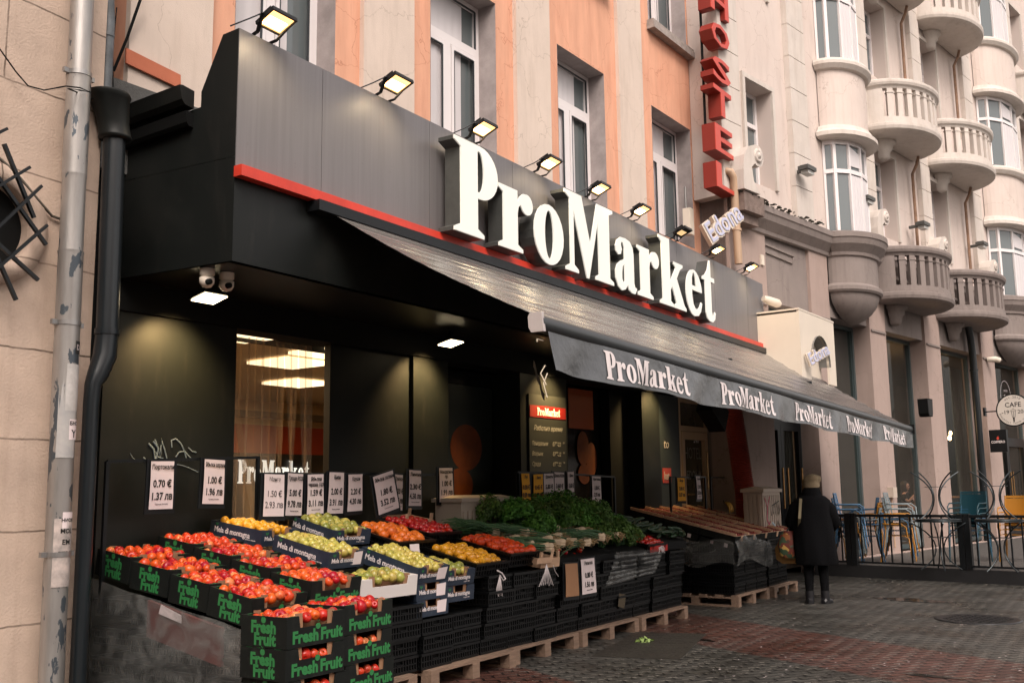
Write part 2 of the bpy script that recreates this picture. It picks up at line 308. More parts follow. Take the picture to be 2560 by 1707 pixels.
GL = {
 'P': (70, [[(0, 0), (46, 0), (46, 4), (36, 9), (36, 42), (40, 42)]+arc(40, 71, 29, 29, -90, 90)+[(0, 100), (0, 96), (10, 91), (10, 9), (0, 4)], [(36, 49), (38, 49)]+arc(38, 71.5, 8, 22.5, -90, 90)[1:-1]+[(38, 94), (36, 94)]]),
 'r': (62, [[(0, 0), (42, 0), (42, 4), (33, 8), (33, 44), (35, 52), (39, 55)]+arc(50, 58, 11, 12, -170, 90)+[(43, 69), (37, 64), (33, 57), (33, 70), (0, 70), (0, 66), (8, 62), (8, 8), (0, 4)]]),
 'o': (63, [arc(30, 34, 29, 36, 0, 345, 23), arc(30, 34, 8.5, 29, 0, 345, 23)]),
 'M': (112, [[(0, 0), (27, 0), (27, 4), (18, 9), (18, 78), (45, -2), (50, -2), (73, 78), (73, 8), (65, 4), (65, 0), (108, 0), (108, 4), (99, 8), (99, 92), (108, 96), (108, 100), (71, 100), (54, 42), (36, 100), (0, 100), (0, 96), (10, 91), (10, 9), (0, 4)]]),
 'a': (58, [[(55, 6), (50, -1), (42, -1), (34, 2), (31, 8), (25, 1), (16, -2), (7, 2), (1, 12), (1, 23), (6, 32), (15, 38), (24, 42), (24, 57), (21, 64), (17, 64), (16, 60), (18, 54), (15, 47), (9, 45), (3, 49), (2, 56), (6, 64), (15, 70), (27, 71), (39, 69), (46, 62), (48, 53), (48, 13), (50, 8), (53, 8)], [(24, 36), (19, 31), (17, 22), (17, 14), (20, 9), (24, 12)]]),
 'k': (80, [[(0, 0), (40, 0), (40, 4), (32, 8), (32, 24), (37, 31), (49, 8), (43, 4), (43, 0), (80, 0), (80, 4), (74, 8), (52, 45), (63, 60), (72, 65), (72, 69), (44, 69), (44, 65), (50, 61), (32, 37), (32, 100), (0, 100), (0, 96), (8, 91), (8, 8), (0, 4)]]),
 'e': (58, [[(54, 38), (21, 38), (21, 28), (24, 16), (30, 10), (38, 10), (45, 15), (50, 23), (54, 21), (49, 8), (40, 0)]+arc(28, 34, 27, 36, 270, 90, 20)+arc(28, 34, 27, 36, 90, 12, 8)[1:], [(21, 45), (22, 57), (25, 64), (28, 66), (31, 64), (34, 56), (35, 45)]]),
 't': (46, [[(0, 62), (0, 66), (10, 71), (19, 80), (26, 97), (30, 97), (30, 70), (43, 70), (43, 63), (30, 63), (30, 15), (33, 9), (37, 10), (40, 16), (44, 14), (41, 4), (33, -2), (23, -2), (13, 2), (9, 10), (9, 62)]])}
def word(s, depth, bev=0):
    """list of (mesh in unit cap height, x offset), total width"""
    out = []; x = 0
    for c in s:
        wd, loops = GL[c]; out.append((curve_mesh([[(p[0]/100, p[1]/100) for p in lp] for lp in loops], depth, bev), x)); x += wd/100
    return out, x
PM = word('ProMarket', .004)
def logo(mb, x, y, z, wdt, hgt, yaw=0, roll=0):
    k = wdt/PM[1]
    for me, ox in PM[0]:
        mb.join(me, Matrix.Translation((x, y, z)) @ Matrix.Rotation(yaw, 4, 'Z') @ Matrix.Rotation(math.pi/2, 4, 'X') @ Matrix.Rotation(roll, 4, 'Z') @ Matrix.Translation((ox*k, 0, 0)) @ Matrix.Diagonal((k, hgt, 1, 1)))
    return mb
# ================================================================= GROUND
def paving():
    m = bpy.data.materials.new('paving'); m.use_nodes = True; n = m.node_tree; b = n.nodes['Principled BSDF']; N = n.nodes.new; K = n.links.new
    tc = N('ShaderNodeTexCoord'); mp = N('ShaderNodeMapping'); mp.inputs['Rotation'].default_value = (0, 0, R(-14)); K(tc.outputs['Object'], mp.inputs[0])
    wn = N('ShaderNodeTexNoise'); wn.inputs['Scale'].default_value = 14; wa = N('ShaderNodeVectorMath'); wa.operation = 'MULTIPLY_ADD'; wa.inputs[1].default_value = (.02, .02, 0)
    K(tc.outputs['Object'], wn.inputs['Vector']); K(wn.outputs['Color'], wa.inputs[0]); K(mp.outputs[0], wa.inputs[2])
    br = N('ShaderNodeTexBrick'); br.inputs['Scale'].default_value = 1; br.inputs['Brick Width'].default_value = .21; br.inputs['Row Height'].default_value = .105
    br.inputs['Mortar Size'].default_value = .012; br.inputs['Mortar Smooth'].default_value = .4; br.inputs['Color1'].default_value = (.6, .6, .6, 1); br.inputs['Color2'].default_value = (1, 1, 1, 1)
    br.inputs['Mortar'].default_value = (.05, .05, .05, 1); K(wa.outputs[0], br.inputs['Vector'])
    dt = N('ShaderNodeVectorMath'); dt.operation = 'DOT_PRODUCT'; dt.inputs[1].default_value = (.866, .5, 0); K(tc.outputs['Object'], dt.inputs[0])
    def step(lo, hi):
        r_ = N('ShaderNodeMapRange'); r_.inputs[1].default_value = lo; r_.inputs[2].default_value = hi; K(dt.outputs['Value'], r_.inputs[0]); return r_
    s1 = step(6.58, 6.62); s2 = step(8.1, 8.14); s3 = step(2.3, 2.34); s4 = step(4.5, 4.54)
    sb = N('ShaderNodeMath'); sb.operation = 'SUBTRACT'; K(s1.outputs[0], sb.inputs[0]); K(s2.outputs[0], sb.inputs[1])
    sb2 = N('ShaderNodeMath'); sb2.operation = 'SUBTRACT'; K(s3.outputs[0], sb2.inputs[0]); K(s4.outputs[0], sb2.inputs[1])
    sa = N('ShaderNodeMath'); sa.operation = 'ADD'; K(sb.outputs[0], sa.inputs[0]); K(sb2.outputs[0], sa.inputs[1])
    cm = N('ShaderNodeMix'); cm.data_type = 'RGBA'; cm.inputs[6].default_value = (.062, .060, .053, 1); cm.inputs[7].default_value = (.095, .040, .030, 1); K(sa.outputs[0], cm.inputs[0])
    big = N('ShaderNodeTexNoise'); big.inputs['Scale'].default_value = .8; big.inputs['Detail'].default_value = 7; K(tc.outputs['Object'], big.inputs['Vector'])
    br2 = N('ShaderNodeMapRange'); br2.inputs[1].default_value = .3; br2.inputs[2].default_value = .7; br2.inputs[3].default_value = .7; br2.inputs[4].default_value = 1.15; K(big.outputs['Fac'], br2.inputs[0])
    m1 = N('ShaderNodeMix'); m1.data_type = 'RGBA'; m1.blend_type = 'MULTIPLY'; m1.inputs[0].default_value = 1; K(cm.outputs[2], m1.inputs[6]); K(br.outputs['Color'], m1.inputs[7])
    m2 = N('ShaderNodeMix'); m2.data_type = 'RGBA'; m2.blend_type = 'MULTIPLY'; m2.inputs[0].default_value = 1; K(m1.outputs[2], m2.inputs[6]); K(br2.outputs[0], m2.inputs[7])
    # pale dashes along the block edges: wet highlights and wear painted into the colour
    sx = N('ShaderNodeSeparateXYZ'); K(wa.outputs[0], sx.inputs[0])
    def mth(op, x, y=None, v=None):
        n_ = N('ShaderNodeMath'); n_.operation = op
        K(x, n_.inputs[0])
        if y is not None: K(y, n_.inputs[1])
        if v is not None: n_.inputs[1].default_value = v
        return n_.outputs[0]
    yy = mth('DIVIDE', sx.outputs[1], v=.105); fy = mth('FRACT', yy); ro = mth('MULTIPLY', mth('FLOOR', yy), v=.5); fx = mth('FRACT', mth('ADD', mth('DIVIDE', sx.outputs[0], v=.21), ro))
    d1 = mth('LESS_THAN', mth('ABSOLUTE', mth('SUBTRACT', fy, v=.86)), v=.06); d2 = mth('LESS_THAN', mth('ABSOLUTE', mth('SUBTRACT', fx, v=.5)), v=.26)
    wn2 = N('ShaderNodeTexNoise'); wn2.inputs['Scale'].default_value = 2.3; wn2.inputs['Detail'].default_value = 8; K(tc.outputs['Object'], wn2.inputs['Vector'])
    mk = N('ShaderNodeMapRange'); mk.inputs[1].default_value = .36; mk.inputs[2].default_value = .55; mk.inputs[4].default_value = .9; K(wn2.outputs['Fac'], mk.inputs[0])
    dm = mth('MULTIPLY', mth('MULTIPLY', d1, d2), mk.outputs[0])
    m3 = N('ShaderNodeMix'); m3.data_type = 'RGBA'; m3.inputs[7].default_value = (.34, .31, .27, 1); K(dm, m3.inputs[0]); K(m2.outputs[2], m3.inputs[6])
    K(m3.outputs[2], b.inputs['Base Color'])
    # damp patches are smoother
    wet = N('ShaderNodeTexNoise'); wet.inputs['Scale'].default_value = 1.3; wet.inputs['Detail'].default_value = 5; K(tc.outputs['Object'], wet.inputs['Vector'])
    wr = N('ShaderNodeMapRange'); wr.inputs[1].default_value = .42; wr.inputs[2].default_value = .66; wr.inputs[3].default_value = .55; wr.inputs[4].default_value = .22; K(wet.outputs['Fac'], wr.inputs[0]); K(wr.outputs[0], b.inputs['Roughness'])
    iv = N('ShaderNodeMath'); iv.operation = 'MULTIPLY'; iv.inputs[1].default_value = -1; K(br.outputs['Fac'], iv.inputs[0])
    fn = N('ShaderNodeTexNoise'); fn.inputs['Scale'].default_value = 55; K(tc.outputs['Object'], fn.inputs['Vector'])
    ad = N('ShaderNodeMath'); ad.operation = 'MULTIPLY_ADD'; ad.inputs[1].default_value = .35; K(fn.outputs['Fac'], ad.inputs[0]); K(iv.outputs[0], ad.inputs[2])
    sc2 = N('ShaderNodeMath'); sc2.operation = 'MULTIPLY_ADD'; sc2.inputs[1].default_value = .9; cbw = N('ShaderNodeRGBToBW'); K(br.outputs['Color'], cbw.inputs[0]); K(cbw.outputs[0], sc2.inputs[0]); K(ad.outputs[0], sc2.inputs[2])
    bu = N('ShaderNodeBump'); bu.inputs['Strength'].default_value = 1; bu.inputs['Distance'].default_value = .016; K(sc2.outputs[0], bu.inputs['Height']); K(bu.outputs[0], b.inputs['Normal'])
    return m
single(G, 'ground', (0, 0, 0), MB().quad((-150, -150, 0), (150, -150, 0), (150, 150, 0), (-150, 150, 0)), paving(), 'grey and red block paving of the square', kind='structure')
# manhole cover and puddles
mh = MB(); mh.lathe([(0, .008), (.40, .008), (.43, .012), (.46, .006), (.46, 0)], n=40)
for i in range(-6, 7):
    for j in range(-6, 7):
        if math.hypot(i, j) < 6.2 and (i+j) % 2: mh.box(i*.058-.018, i*.058+.018, j*.058-.018, j*.058+.018, .008, .013)
gp = ground(2445, 1548)
single(G, 'manhole_cover', tuple(gp), mh.mapv(lambda p: p+gp), mat('cast_iron', (.025, .026, .028), .35, .5), 'round dark iron manhole cover set in the paving', 'manhole cover')
pu = MB()
def blob(c, a, b_, rot, seed, z=.005):
    r_ = random.Random(seed); ph = [r_.uniform(0, 6.3) for _ in range(4)]; pts = []
    for i in range(40):
        t = 2*math.pi*i/40; k = 1+.18*math.sin(2*t+ph[0])+.12*math.sin(3*t+ph[1])+.08*math.sin(7*t+ph[2]); x = a*k*math.cos(t); y = b_*k*math.sin(t)
        pts.append((c[0]+x*math.cos(rot)-y*math.sin(rot), c[1]+x*math.sin(rot)+y*math.cos(rot), z))
    pu.add(pts, [tuple(range(40))])
for (px, py, a, b_) in ((2290, 1501, .55, .13), (2255, 1496, .3, .08), (2330, 1690, .2, .06), (1760, 1600, .12, .05)):
    c = ground(px, py); blob(c, a, b_, R(-35), px)
single(G, 'puddles', tuple(ground(2290, 1501)), pu, mat('puddle_water', (.010, .010, .009), .16, spec=.35), 'shallow puddles between the paving blocks', kind='stuff')
gA, gB, gC, gD = ground(1480, 1640), ground(1700, 1648), ground(1765, 1585), ground(1590, 1580)
mp_ = MB(); vs_ = [gA, gB, gC, gD]; mp_.hexa([v+Vector((0, 0, .001)) for v in vs_]+[v+Vector((0, 0, .008)) for v in vs_])
cc_ = (gA+gB+gC+gD)/4
for i in range(1, 14):
    for j in range(1, 10):
        q_ = gA.lerp(gB, i/14).lerp(gD.lerp(gC, i/14), j/10); mp_.box(q_.x-.02, q_.x+.02, q_.y-.008, q_.y+.008, .0085, .012)
single(G, 'utility_cover', tuple(cc_), mp_, mat('worn_plate', (.05, .045, .038), .45, .3, var=.3), 'flat rectangular metal utility cover in the paving before the pallets', 'utility cover')
# ================================================================= STONE HOUSE (left)
th = Thing(L, 'stone_house', (0, 5.8, 0), 'beige stone block house wall at the left edge with a round barred window', 'building')
re = L.hit(215, 1100)[0]
mb = MB(); cx, cz = 3.70, 3.21; r0 = .27
# wall with a round hole: fan of quads between hole and rectangle
x0, x1, z0, z1 = -9., re, 0., 11.
def ringq(y, r_in, n=48):
    P = []
    for i in range(n):
        t = 2*math.pi*i/n; dx, dz = math.cos(t), math.sin(t)
        k = min((x1-cx)/dx if dx > 1e-6 else (x0-cx)/dx if dx < -1e-6 else 1e9, (z1-cz)/dz if dz > 1e-6 else (z0-cz)/dz if dz < -1e-6 else 1e9)
        P.append(((cx+dx*r_in, y, cz+dz*r_in), (cx+dx*k, y, cz+dz*k)))
    return P
P = ringq(5.8, r0); n = len(P)
for i in range(n):
    a, b_ = P[i], P[(i+1) % n]; mb.quad(a[0], a[1], b_[1], b_[0]); mb.quad(a[0], b_[0], (b_[0][0], 5.88, b_[0][2]), (a[0][0], 5.88, a[0][2]))
for cxx, czz in ((x0, z0), (x1, z0), (x1, z1), (x0, z1)): pass
# close the fan's corners
def corner(c, q1, q2): mb.add([q1, c, q2], [(0, 1, 2)])
for i in range(n):
    a, b_ = P[i][1], P[(i+1) % n][1]
    if abs(a[0]-b_[0]) > 1e-6 and abs(a[2]-b_[2]) > 1e-6:
        c = (a[0] if abs(a[0]-x0) < 1e-6 or abs(a[0]-x1) < 1e-6 else b_[0], 5.8, a[2] if abs(a[2]-z0) < 1e-6 or abs(a[2]-z1) < 1e-6 else b_[2]); corner(c, a, b_)
# rough right edge and side return
zs = [i*.1 for i in range(111)]; ed = [re+random.uniform(-.008, .010) for _ in zs]
for i in range(110):
    mb.quad((re, 5.8, zs[i]), (ed[i], 5.83, zs[i]), (ed[i+1], 5.83, zs[i+1]), (re, 5.8, zs[i+1])); mb.quad((ed[i], 5.83, zs[i]), (re+.02, 8.5, zs[i]), (re+.02, 8.5, zs[i+1]), (ed[i+1], 5.83, zs[i+1]))
th.part('wall', mb, M['stone'])
rg = MB(); rg.lathe([(r0+.002, -.01), (r0+.002, .05), (r0+.05, .055), (r0+.12, .035), (r0+.13, -.01)], n=48)
rg.mapv(lambda p: Vector((cx+p.x, 5.8-p.z, cz+p.y)))
wn_ = th.part('window', MB().lathe([(0, 0), (r0+.01, 0)], n=40).mapv(lambda p: Vector((cx+p.x, 5.87, cz+p.y))), M['black2'])
th.part('window_surround', rg, M['stone'], wn_)
gb = MB()
for (a, b_, y) in (((-40, 395), (115, 612), 5.66), ((-80, 480), (40, 750), 5.66), ((10, 360), (85, 545), 5.66), ((-60, 560), (95, 700), 5.66)):
    q, w_ = L.hit(*a, y), L.hit(*b_, y); gb.bar((q[0], y, q[1]), (w_[0], y, w_[1]), .022, .022)
for (a, b_, y) in (((-60, 500), (75, 418), 5.64), ((-60, 620), (104, 465), 5.64), ((-40, 700), (118, 563), 5.64), ((-30, 345), (18, 322), 5.64)):
    q, w_ = L.hit(*a, y), L.hit(*b_, y); gb.bar((q[0], y, q[1]), (w_[0], y, w_[1]), .018, .018)
    gb.bar((q[0]-.2, y+.01, q[1]-.1), (q[0], y, q[1]), .018, .018)
th.part('window_grille', gb, M['blackmetal'], wn_)
def Lp(x, y, D): q = L.hit(x, y, D); return (q[0], D, q[1])
cb = MB(); cb.tube([Lp(-20, 380, 5.77), Lp(20, 415, 5.77), Lp(50, 445, 5.75), Lp(95, 500, 5.76), Lp(130, 540, 5.78), Lp(165, 552, 5.78)], .010, 6)
single(L, 'conduit', Lp(50, 445, 5.75), cb, mat('grey_conduit', (.12, .10, .08), .7), 'grey flexible conduit curving from the round window to the pipe', 'conduit')
cb = MB(); cb.tube([Lp(-10, 110, 5.74), Lp(40, 180, 5.74), Lp(70, 215, 5.72), Lp(110, 226, 5.7), Lp(165, 216, 5.55), Lp(200, 220, 5.52), Lp(228, 232, 5.54), Lp(200, 226, 5.53), Lp(170, 222, 5.55), Lp(232, 247, 5.7)], .005, 5)
single(L, 'wire', Lp(110, 226, 5.7), cb, M['black2'], 'thin black wire looped around the silver downpipe', 'wire')
# main silver downpipe
pt = Thing(L, 'drainpipe', (4.33, 5.62, 0), 'thick silver metal downpipe with peeling paint and stickers at the left edge', 'drainpipe')
pp = MB(); pu_ = 4.30; pr = .075; PY = 5.66
def pcx(z): return 4.195 - (z-2.5)*.008
segs = [(0, 1.92), (1.92, 3.1), (3.1, 3.62), (3.62, 4.3), (4.3, 6.2)]
for i, (a, b_) in enumerate(segs):
    rr = pr + (.003 if i % 2 else 0); pp.tube([(pcx(a), PY, a), (pcx(b_-.03), PY, b_-.03), (pcx(b_), PY, b_)], [rr, rr, rr+.004], 20)
pm = mat('silver_paint_pipe', (.44, .42, .40), .42, metal=.7, var=.3, vs=3, stretch=(4, 4, .7), bump=.05, bs=20)
def peel(m):
    n = m.node_tree; b = n.nodes['Principled BSDF']; src = b.inputs['Base Color'].links[0].from_socket
    tc = n.nodes.new('ShaderNodeTexCoord'); mp = n.nodes.new('ShaderNodeMapping'); mp.inputs['Scale'].default_value = (9, 9, 3.5); no = n.nodes.new('ShaderNodeTexNoise'); no.inputs['Scale'].default_value = 1.4; no.inputs['Detail'].default_value = 8
    n.links.new(tc.outputs['Object'], mp.inputs[0]); n.links.new(mp.outputs[0], no.inputs['Vector'])
    mr = n.nodes.new('ShaderNodeMapRange'); mr.inputs[1].default_value = .60; mr.inputs[2].default_value = .62; n.links.new(no.outputs['Fac'], mr.inputs[0])
    mi = n.nodes.new('ShaderNodeMix'); mi.data_type = 'RGBA'; mi.inputs[7].default_value = (.10, .12, .14, 1); n.links.new(mr.outputs[0], mi.inputs[0]); n.links.new(src, mi.inputs[6]); n.links.new(mi.outputs[2], b.inputs['Base Color'])
peel(pm); pt.part('pipe', pp, pm)
for z in (2.62, 1.15, 4.32):
    c = MB(); c.tube([(pcx(z), PY, z-.015), (pcx(z), PY, z+.015)], pr+.008, 20); c.box(pcx(z)-pr-.045, pcx(z)-pr+.0, PY-.012, PY+.012, z-.016, z+.016); c.box(pcx(z)+pr, pcx(z)+pr+.04, PY-.012, PY+.012, z-.016, z+.016); pt.part('clamp', c, M['steel'])
def wrap(zc, h, a0, a1, m, name, txt=None, tm=None, r=pr+.0045):
    s_ = MB(); s_.grid(lambda i, j: (pcx(zc)+r*math.sin(R(a0+(a1-a0)*i)), PY-r*math.cos(R(a0+(a1-a0)*i)), zc-h/2+h*j), 10, 1); o = pt.part(name, s_, m)
    if txt:
        t_ = MB()
        for (ss, sz_, dz) in txt: t_.join(text_mesh(ss, sz_, .0005, bold=.001), Matrix.Diagonal((1, 1, 1, 1)) @ Matrix.Translation((0, dz, 0)))
        am = R((a0+a1)/2); t_.mapv(lambda p: Vector((pcx(zc)+(r+.0012)*math.sin(am+p.x/r), PY-(r+.0012)*math.cos(am+p.x/r), zc+p.y))); pt.part('print', t_, tm or M['ink'], o)
wrap(2.46, .085, 8, 58, M['ink'], 'sticker', [('Dr', .05, -.015)], M['print'])
wrap(2.20, .30, -30, 55, mat('torn_paper_a', (.52, .50, .48), .8, var=.3, vs=14), 'paper_remnant')
wrap(1.93, .13, -8, 45, M['paper'], 'sticker', [('БНС', .034, .028), ('Y', .07, -.05)])
wrap(1.36, .10, -20, 50, M['paper'], 'sticker', [('НИСКИ', .03, -.01)])
wrap(1.16, .42, -55, 60, mat('torn_paper_b', (.55, .46, .42), .85, col2=(.20, .19, .18), vs=11), 'paper_remnant', [('MOL', .04, .12), ('EM', .045, .05), ('PZDV', .04, -.02)])
wrap(2.0, .5, -62, 30, mat('torn_paper_c', (.42, .40, .38), .75, col2=(.30, .30, .30), vs=8), 'paper_remnant', r=pr+.0035)
# second, thinner zinc pipe behind and the dark gap
z2 = Thing(L, 'drainpipe', (4.62, 6.25, 0), 'thin weathered zinc pipe running down into the black hopper', 'drainpipe')
a = Lp(268, -60, 6.3); b_ = Lp(262, 235, 6.3)
pp = MB(); pp.tube([a, (b_[0], 6.3, b_[2]+.6), b_], .05, 14); z2.part('pipe', pp, M['oldsteel'])
c = MB(); zc = L.hit(268, 90, 6.3); c.tube([(zc[0], 6.3, zc[1]-.012), (zc[0], 6.3, zc[1]+.012)], .056, 14); z2.part('clamp', c, M['oldsteel'])
# ================================================================= MARKET HOUSE (W frame)
mh_ = Thing(W, 'market_house', (10, 6.9, 0), 'orange and cream plastered house above the black market front', 'building')
wD = 6.9
ops = [(5.48, 6.72), (8.20, 9.45), (10.86, 12.12), (13.60, 15.0)]
pil = [(4.40, 5.2), (7.07, 7.86), (9.82, 10.6), (12.48, 13.23)]
zl = 4.75; floors = [(5.45, 7.51), (8.92, 11.0)]
mb = MB(); xs = [4.40]; 
edges = sorted([e for o_ in ops for e in o_]); xs += edges + [15.54]
for i in range(0, len(xs), 2): mb.box(xs[i], xs[i+1], wD, wD+.5, zl, 13)     # piers
for (a, b_) in ops:
    zb = zl
    for (f0, f1) in floors: mb.box(a, b_, wD, wD+.5, zb, f0); zb = f1
    mb.box(a, b_, wD, wD+.5, zb, 13)
wl = mh_.part('wall', mb, M['orange'])
for (a, b_) in pil:
    mh_.part('pilaster', MB().box(a, b_, wD-.06, wD-.0, zl+.003, 13), M['cream'])
# lower strip of old wall above the canopy roof
lo = MB(); P_ = [(*W.hit(x, y, wD-.005),) for x, y in ((316, 157), (316, 270), (520, 260), (470, 235))]
lo.box(4.2, 5.3, wD-.07, wD-.004, 4.0, zl); mh_.part('base_course', lo, mat('grey_roughcast', (.13, .13, .125), .95, var=.3, vs=40, bump=.6, bs=150))
s1_ = W.hit(316, 120, wD-.09); s2_ = W.hit(316, 158, wD-.09); s3_ = W.hit(452, 222, wD-.09); s4_ = W.hit(452, 188, wD-.09)
mh_.part('painted_band', MB().hexa([(s2_[0], wD-.09, s2_[1]), (s3_[0], wD-.09, s3_[1]), (s3_[0], wD-.07, s3_[1]), (s2_[0], wD-.07, s2_[1]), (s1_[0], wD-.09, s1_[1]), (s4_[0], wD-.09, s4_[1]), (s4_[0], wD-.07, s4_[1]), (s1_[0], wD-.07, s1_[1])]), mat('terracotta_band', (.52, .16, .085), .85, var=.15))
mh_.part('end_strip', MB().box(15.54, 16.6, wD-.02, wD+.5, 3.4, 13), mat('grey_render', (.36, .34, .35), .85, var=.12, vs=2, bump=.1, stretch=(2, 2, .6)))
cr_ = MB(); prev = None
for i in range(60):
    z = 5.2+i*.13; r_ = random.uniform(.012, .05)
    cr_.box(15.53-r_, 15.535+r_*.3, wD-.012, wD-.004, z, z+.13)
mh_.part('rusty_edge', cr_, mat('cracked_edge', (.16, .09, .06), .95, var=.6, vs=14, bump=.5))
def up_window(a, b_, f0, f1, sill=True, cover=.72):
    # grey reveal
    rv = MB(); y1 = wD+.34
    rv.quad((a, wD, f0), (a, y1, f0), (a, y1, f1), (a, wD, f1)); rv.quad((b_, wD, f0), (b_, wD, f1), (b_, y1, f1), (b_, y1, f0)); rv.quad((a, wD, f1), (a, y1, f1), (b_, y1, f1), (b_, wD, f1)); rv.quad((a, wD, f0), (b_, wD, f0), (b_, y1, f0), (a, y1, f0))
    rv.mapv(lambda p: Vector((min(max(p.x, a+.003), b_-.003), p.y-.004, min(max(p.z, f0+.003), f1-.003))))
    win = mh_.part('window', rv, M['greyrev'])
    fy0, fy1 = wD+.26, wD+.33; t = .07; zt = f1-.62; fr = MB()
    fr.box(a+.004, a+t, fy0, fy1, f0, f1-.004); fr.box(b_-t, b_-.004, fy0, fy1, f0, f1-.004); fr.box(a+t, b_-t, fy0, fy1, f1-t, f1-.004); fr.box(a+t, b_-t, fy0, fy1, f0, f0+t); fr.box(a+t, b_-t, fy0-.01, fy1, zt-.05, zt+.05)
    cx_ = (a+b_)/2; fr.box(cx_-.05, cx_+.05, fy0-.01, fy1, f0+t, zt-.05)
    for (p, q) in ((a+t, cx_-.05), (cx_+.05, b_-t)):
        fr.box(p+.012, p+.06, fy0-.02, fy0, f0+t, zt-.06); fr.box(q-.06, q-.012, fy0-.02, fy0, f0+t, zt-.06); fr.box(p+.06, q-.06, fy0-.02, fy0, zt-.12, zt-.06); fr.box(p+.06, q-.06, fy0-.02, fy0, f0+t, f0+t+.05)
    mh_.part('frame', fr, M['pvc'], win)
    gk = MB(); g = .007
    for (p, q, z0_, z1_) in ((a+t, b_-t, zt+.05, f1-t), (a+t+.06, cx_-.11, f0+t+.05, zt-.12), (cx_+.11, b_-t-.06, f0+t+.05, zt-.12)):
        yy = fy0-.004 if z0_ > zt else fy0-.022
        gk.box(p-g, p+g, yy, yy+.02, z0_, z1_); gk.box(q-g, q+g, yy, yy+.02, z0_, z1_); gk.box(p+g, q-g, yy, yy+.02, z1_-g, z1_+g)
    mh_.part('gasket', gk, M['gasket'], win)
    gl = MB(); gl.quad((a+.02, fy1-.02, f0), (b_-.02, fy1-.02, f0), (b_-.02, fy1-.02, f1), (a+.02, fy1-.02, f1)); mh_.part('pane', gl, M['glassup'], win)
    bl = MB(); wv = lambda i: .004*math.sin(i*40)
    for (p, q, z0_, z1_) in ((a+t, a+(b_-a)*cover, zt+.05, f1-t), (a+t, a+(b_-a)*cover-.02, f0+t, zt-.05)): bl.grid(lambda i, j: (p+(q-p)*i, fy1-.034+wv(i), z0_+(z1_-z0_)*j), 24, 1)
    mh_.part('blind', bl, M['blind'], win)
    if sill:
        sl = MB(); sl.box(a-.06, b_+.12, wD-.14, wD-.003, f0-.16, f0-.06); sl.box(a-.05, b_+.11, wD-.12, wD-.003, f0-.055, f0-.003); mh_.part('sill', sl, mat('worn_sill', (.40, .35, .32), .85, var=.45, vs=9, bump=.2), win)
for k, (a, b_) in enumerate(ops):
    up_window(a, b_, *floors[0], sill=False, cover=(.72, .76, .72, .70)[k]); up_window(a, b_, *floors[1])
# ground floor black front
bf = MB(); zc = 3.72
pillars = [(4.35, 5.60), (7.92, 8.50), (9.87, 10.92), (12.96, 13.50)]
gf = mh_.part('shopfront', MB().box(4.35, 14.1, wD-.03, wD+.25, 2.93, zl-.01), M['black2'])
for (a, b_) in pillars: mh_.part('pillar', MB().box(a, b_, wD, wD+.6, 0, 2.928), M['black'], gf)
mh_.part('panel', MB().box(6.76, 7.918, wD+.05, wD+.09, 0, 2.928).box(6.735, 6.758, wD+.02, wD+.10, 0, 2.928), M['black'], gf)
mh_.part('panel', MB().box(12.45, 12.958, wD+.25, wD+.4, 0, 2.928), M['black2'], gf)
pn = MB(); pn.box(8.502, 9.868, wD+.42, wD+.46, 0, 2.928); mh_.part('window', pn, mat('dark_shop_pane', (.010, .011, .010), .12), gf)
pn = MB(); pn.box(10.922, 12.95, wD+.42, wD+.46, 0, 2.928); mh_.part('window', pn, mat('dark_shop_pane_b', (.012, .010, .009), .12), gf)
# fruit posters behind those panes (plain oranges on a dark sheet)
def fruit_poster(u, z, rs, label, y=wD+.40, sheet=None):
    t = Thing(W, 'fruit_poster', (u, y, z), label, 'poster')
    if sheet: t.part('sheet', MB().box(*sheet[:2], y, y+.008, *sheet[2:]), mat('dark_sheet', (.016, .022, .018), .4) if len(rs) < 4 else mat('burnt_orange_sheet', (.40, .08, .02), .5))
    for (du, dz, r_, h_) in rs:
        o_ = MB(); o_.add([(u+du+r_*math.cos(2*math.pi*i/28), y-.002-.001*(du*3 % 1), z+dz+h_*math.sin(2*math.pi*i/28)) for i in range(28)], [tuple(range(28))])
        if abs(dz) < 5: t.part('fruit_print', o_, mat('printed_orange', (.24, .055, .005), .6, col2=(.10, .02, .003), vs=3))
fruit_poster(9.42, 2.0, [(-.10, .02, .30, .27), (-.22, -.42, .24, .2)], 'dark poster with a big printed orange beside the middle pillar', sheet=(8.98, 9.84, 1.2, 2.75))
fruit_poster(11.95, 2.05, [(.0, .03, .16, .24), (.22, -.12, .14, .24), (.02, -.32, .16, .14), (0.5, 9, .001, .001)], 'orange poster with hanging oranges right of the opening hours board', sheet=(11.6, 12.25, 2.35, 2.9))
# doorway with room behind
rm = Thing(W, 'shop_room', (6.2, 9, 0), 'warm lit shop interior with red wall behind the strip curtain', 'room')
x0, x1, y0, y1, h = 4.9, 15.0, wD+.62, 12.8, 3.02
rm.part('wall', MB().quad((x0, y0, 0), (x0, y1, 0), (x0, y1, h), (x0, y0, h)).quad((x1, y0, 0), (x1, y1, 0), (x1, y1, h), (x1, y0, h)).quad((x0, y1, 0), (x1, y1, 0), (x1, y1, h), (x0, y1, h)), mat('warm_shop_wall', (.62, .44, .26), .8, var=.2))
rm.part('red_wall_band', MB().box(x0+.02, x1-.02, y1-.06, y1-.01, 2.02, 2.62), M['oxide'])
rm.part('dark_wall_base', MB().box(x0+.02, x1-.02, y1-.055, y1-.012, 0, 2.018), M['black2'])
rm.part('floor', MB().quad((x0, y0-.6, .01), (x1, y0-.6, .01), (x1, y1, .01), (x0, y1, .01)), mat('shop_floor', (.10, .08, .06), .4))
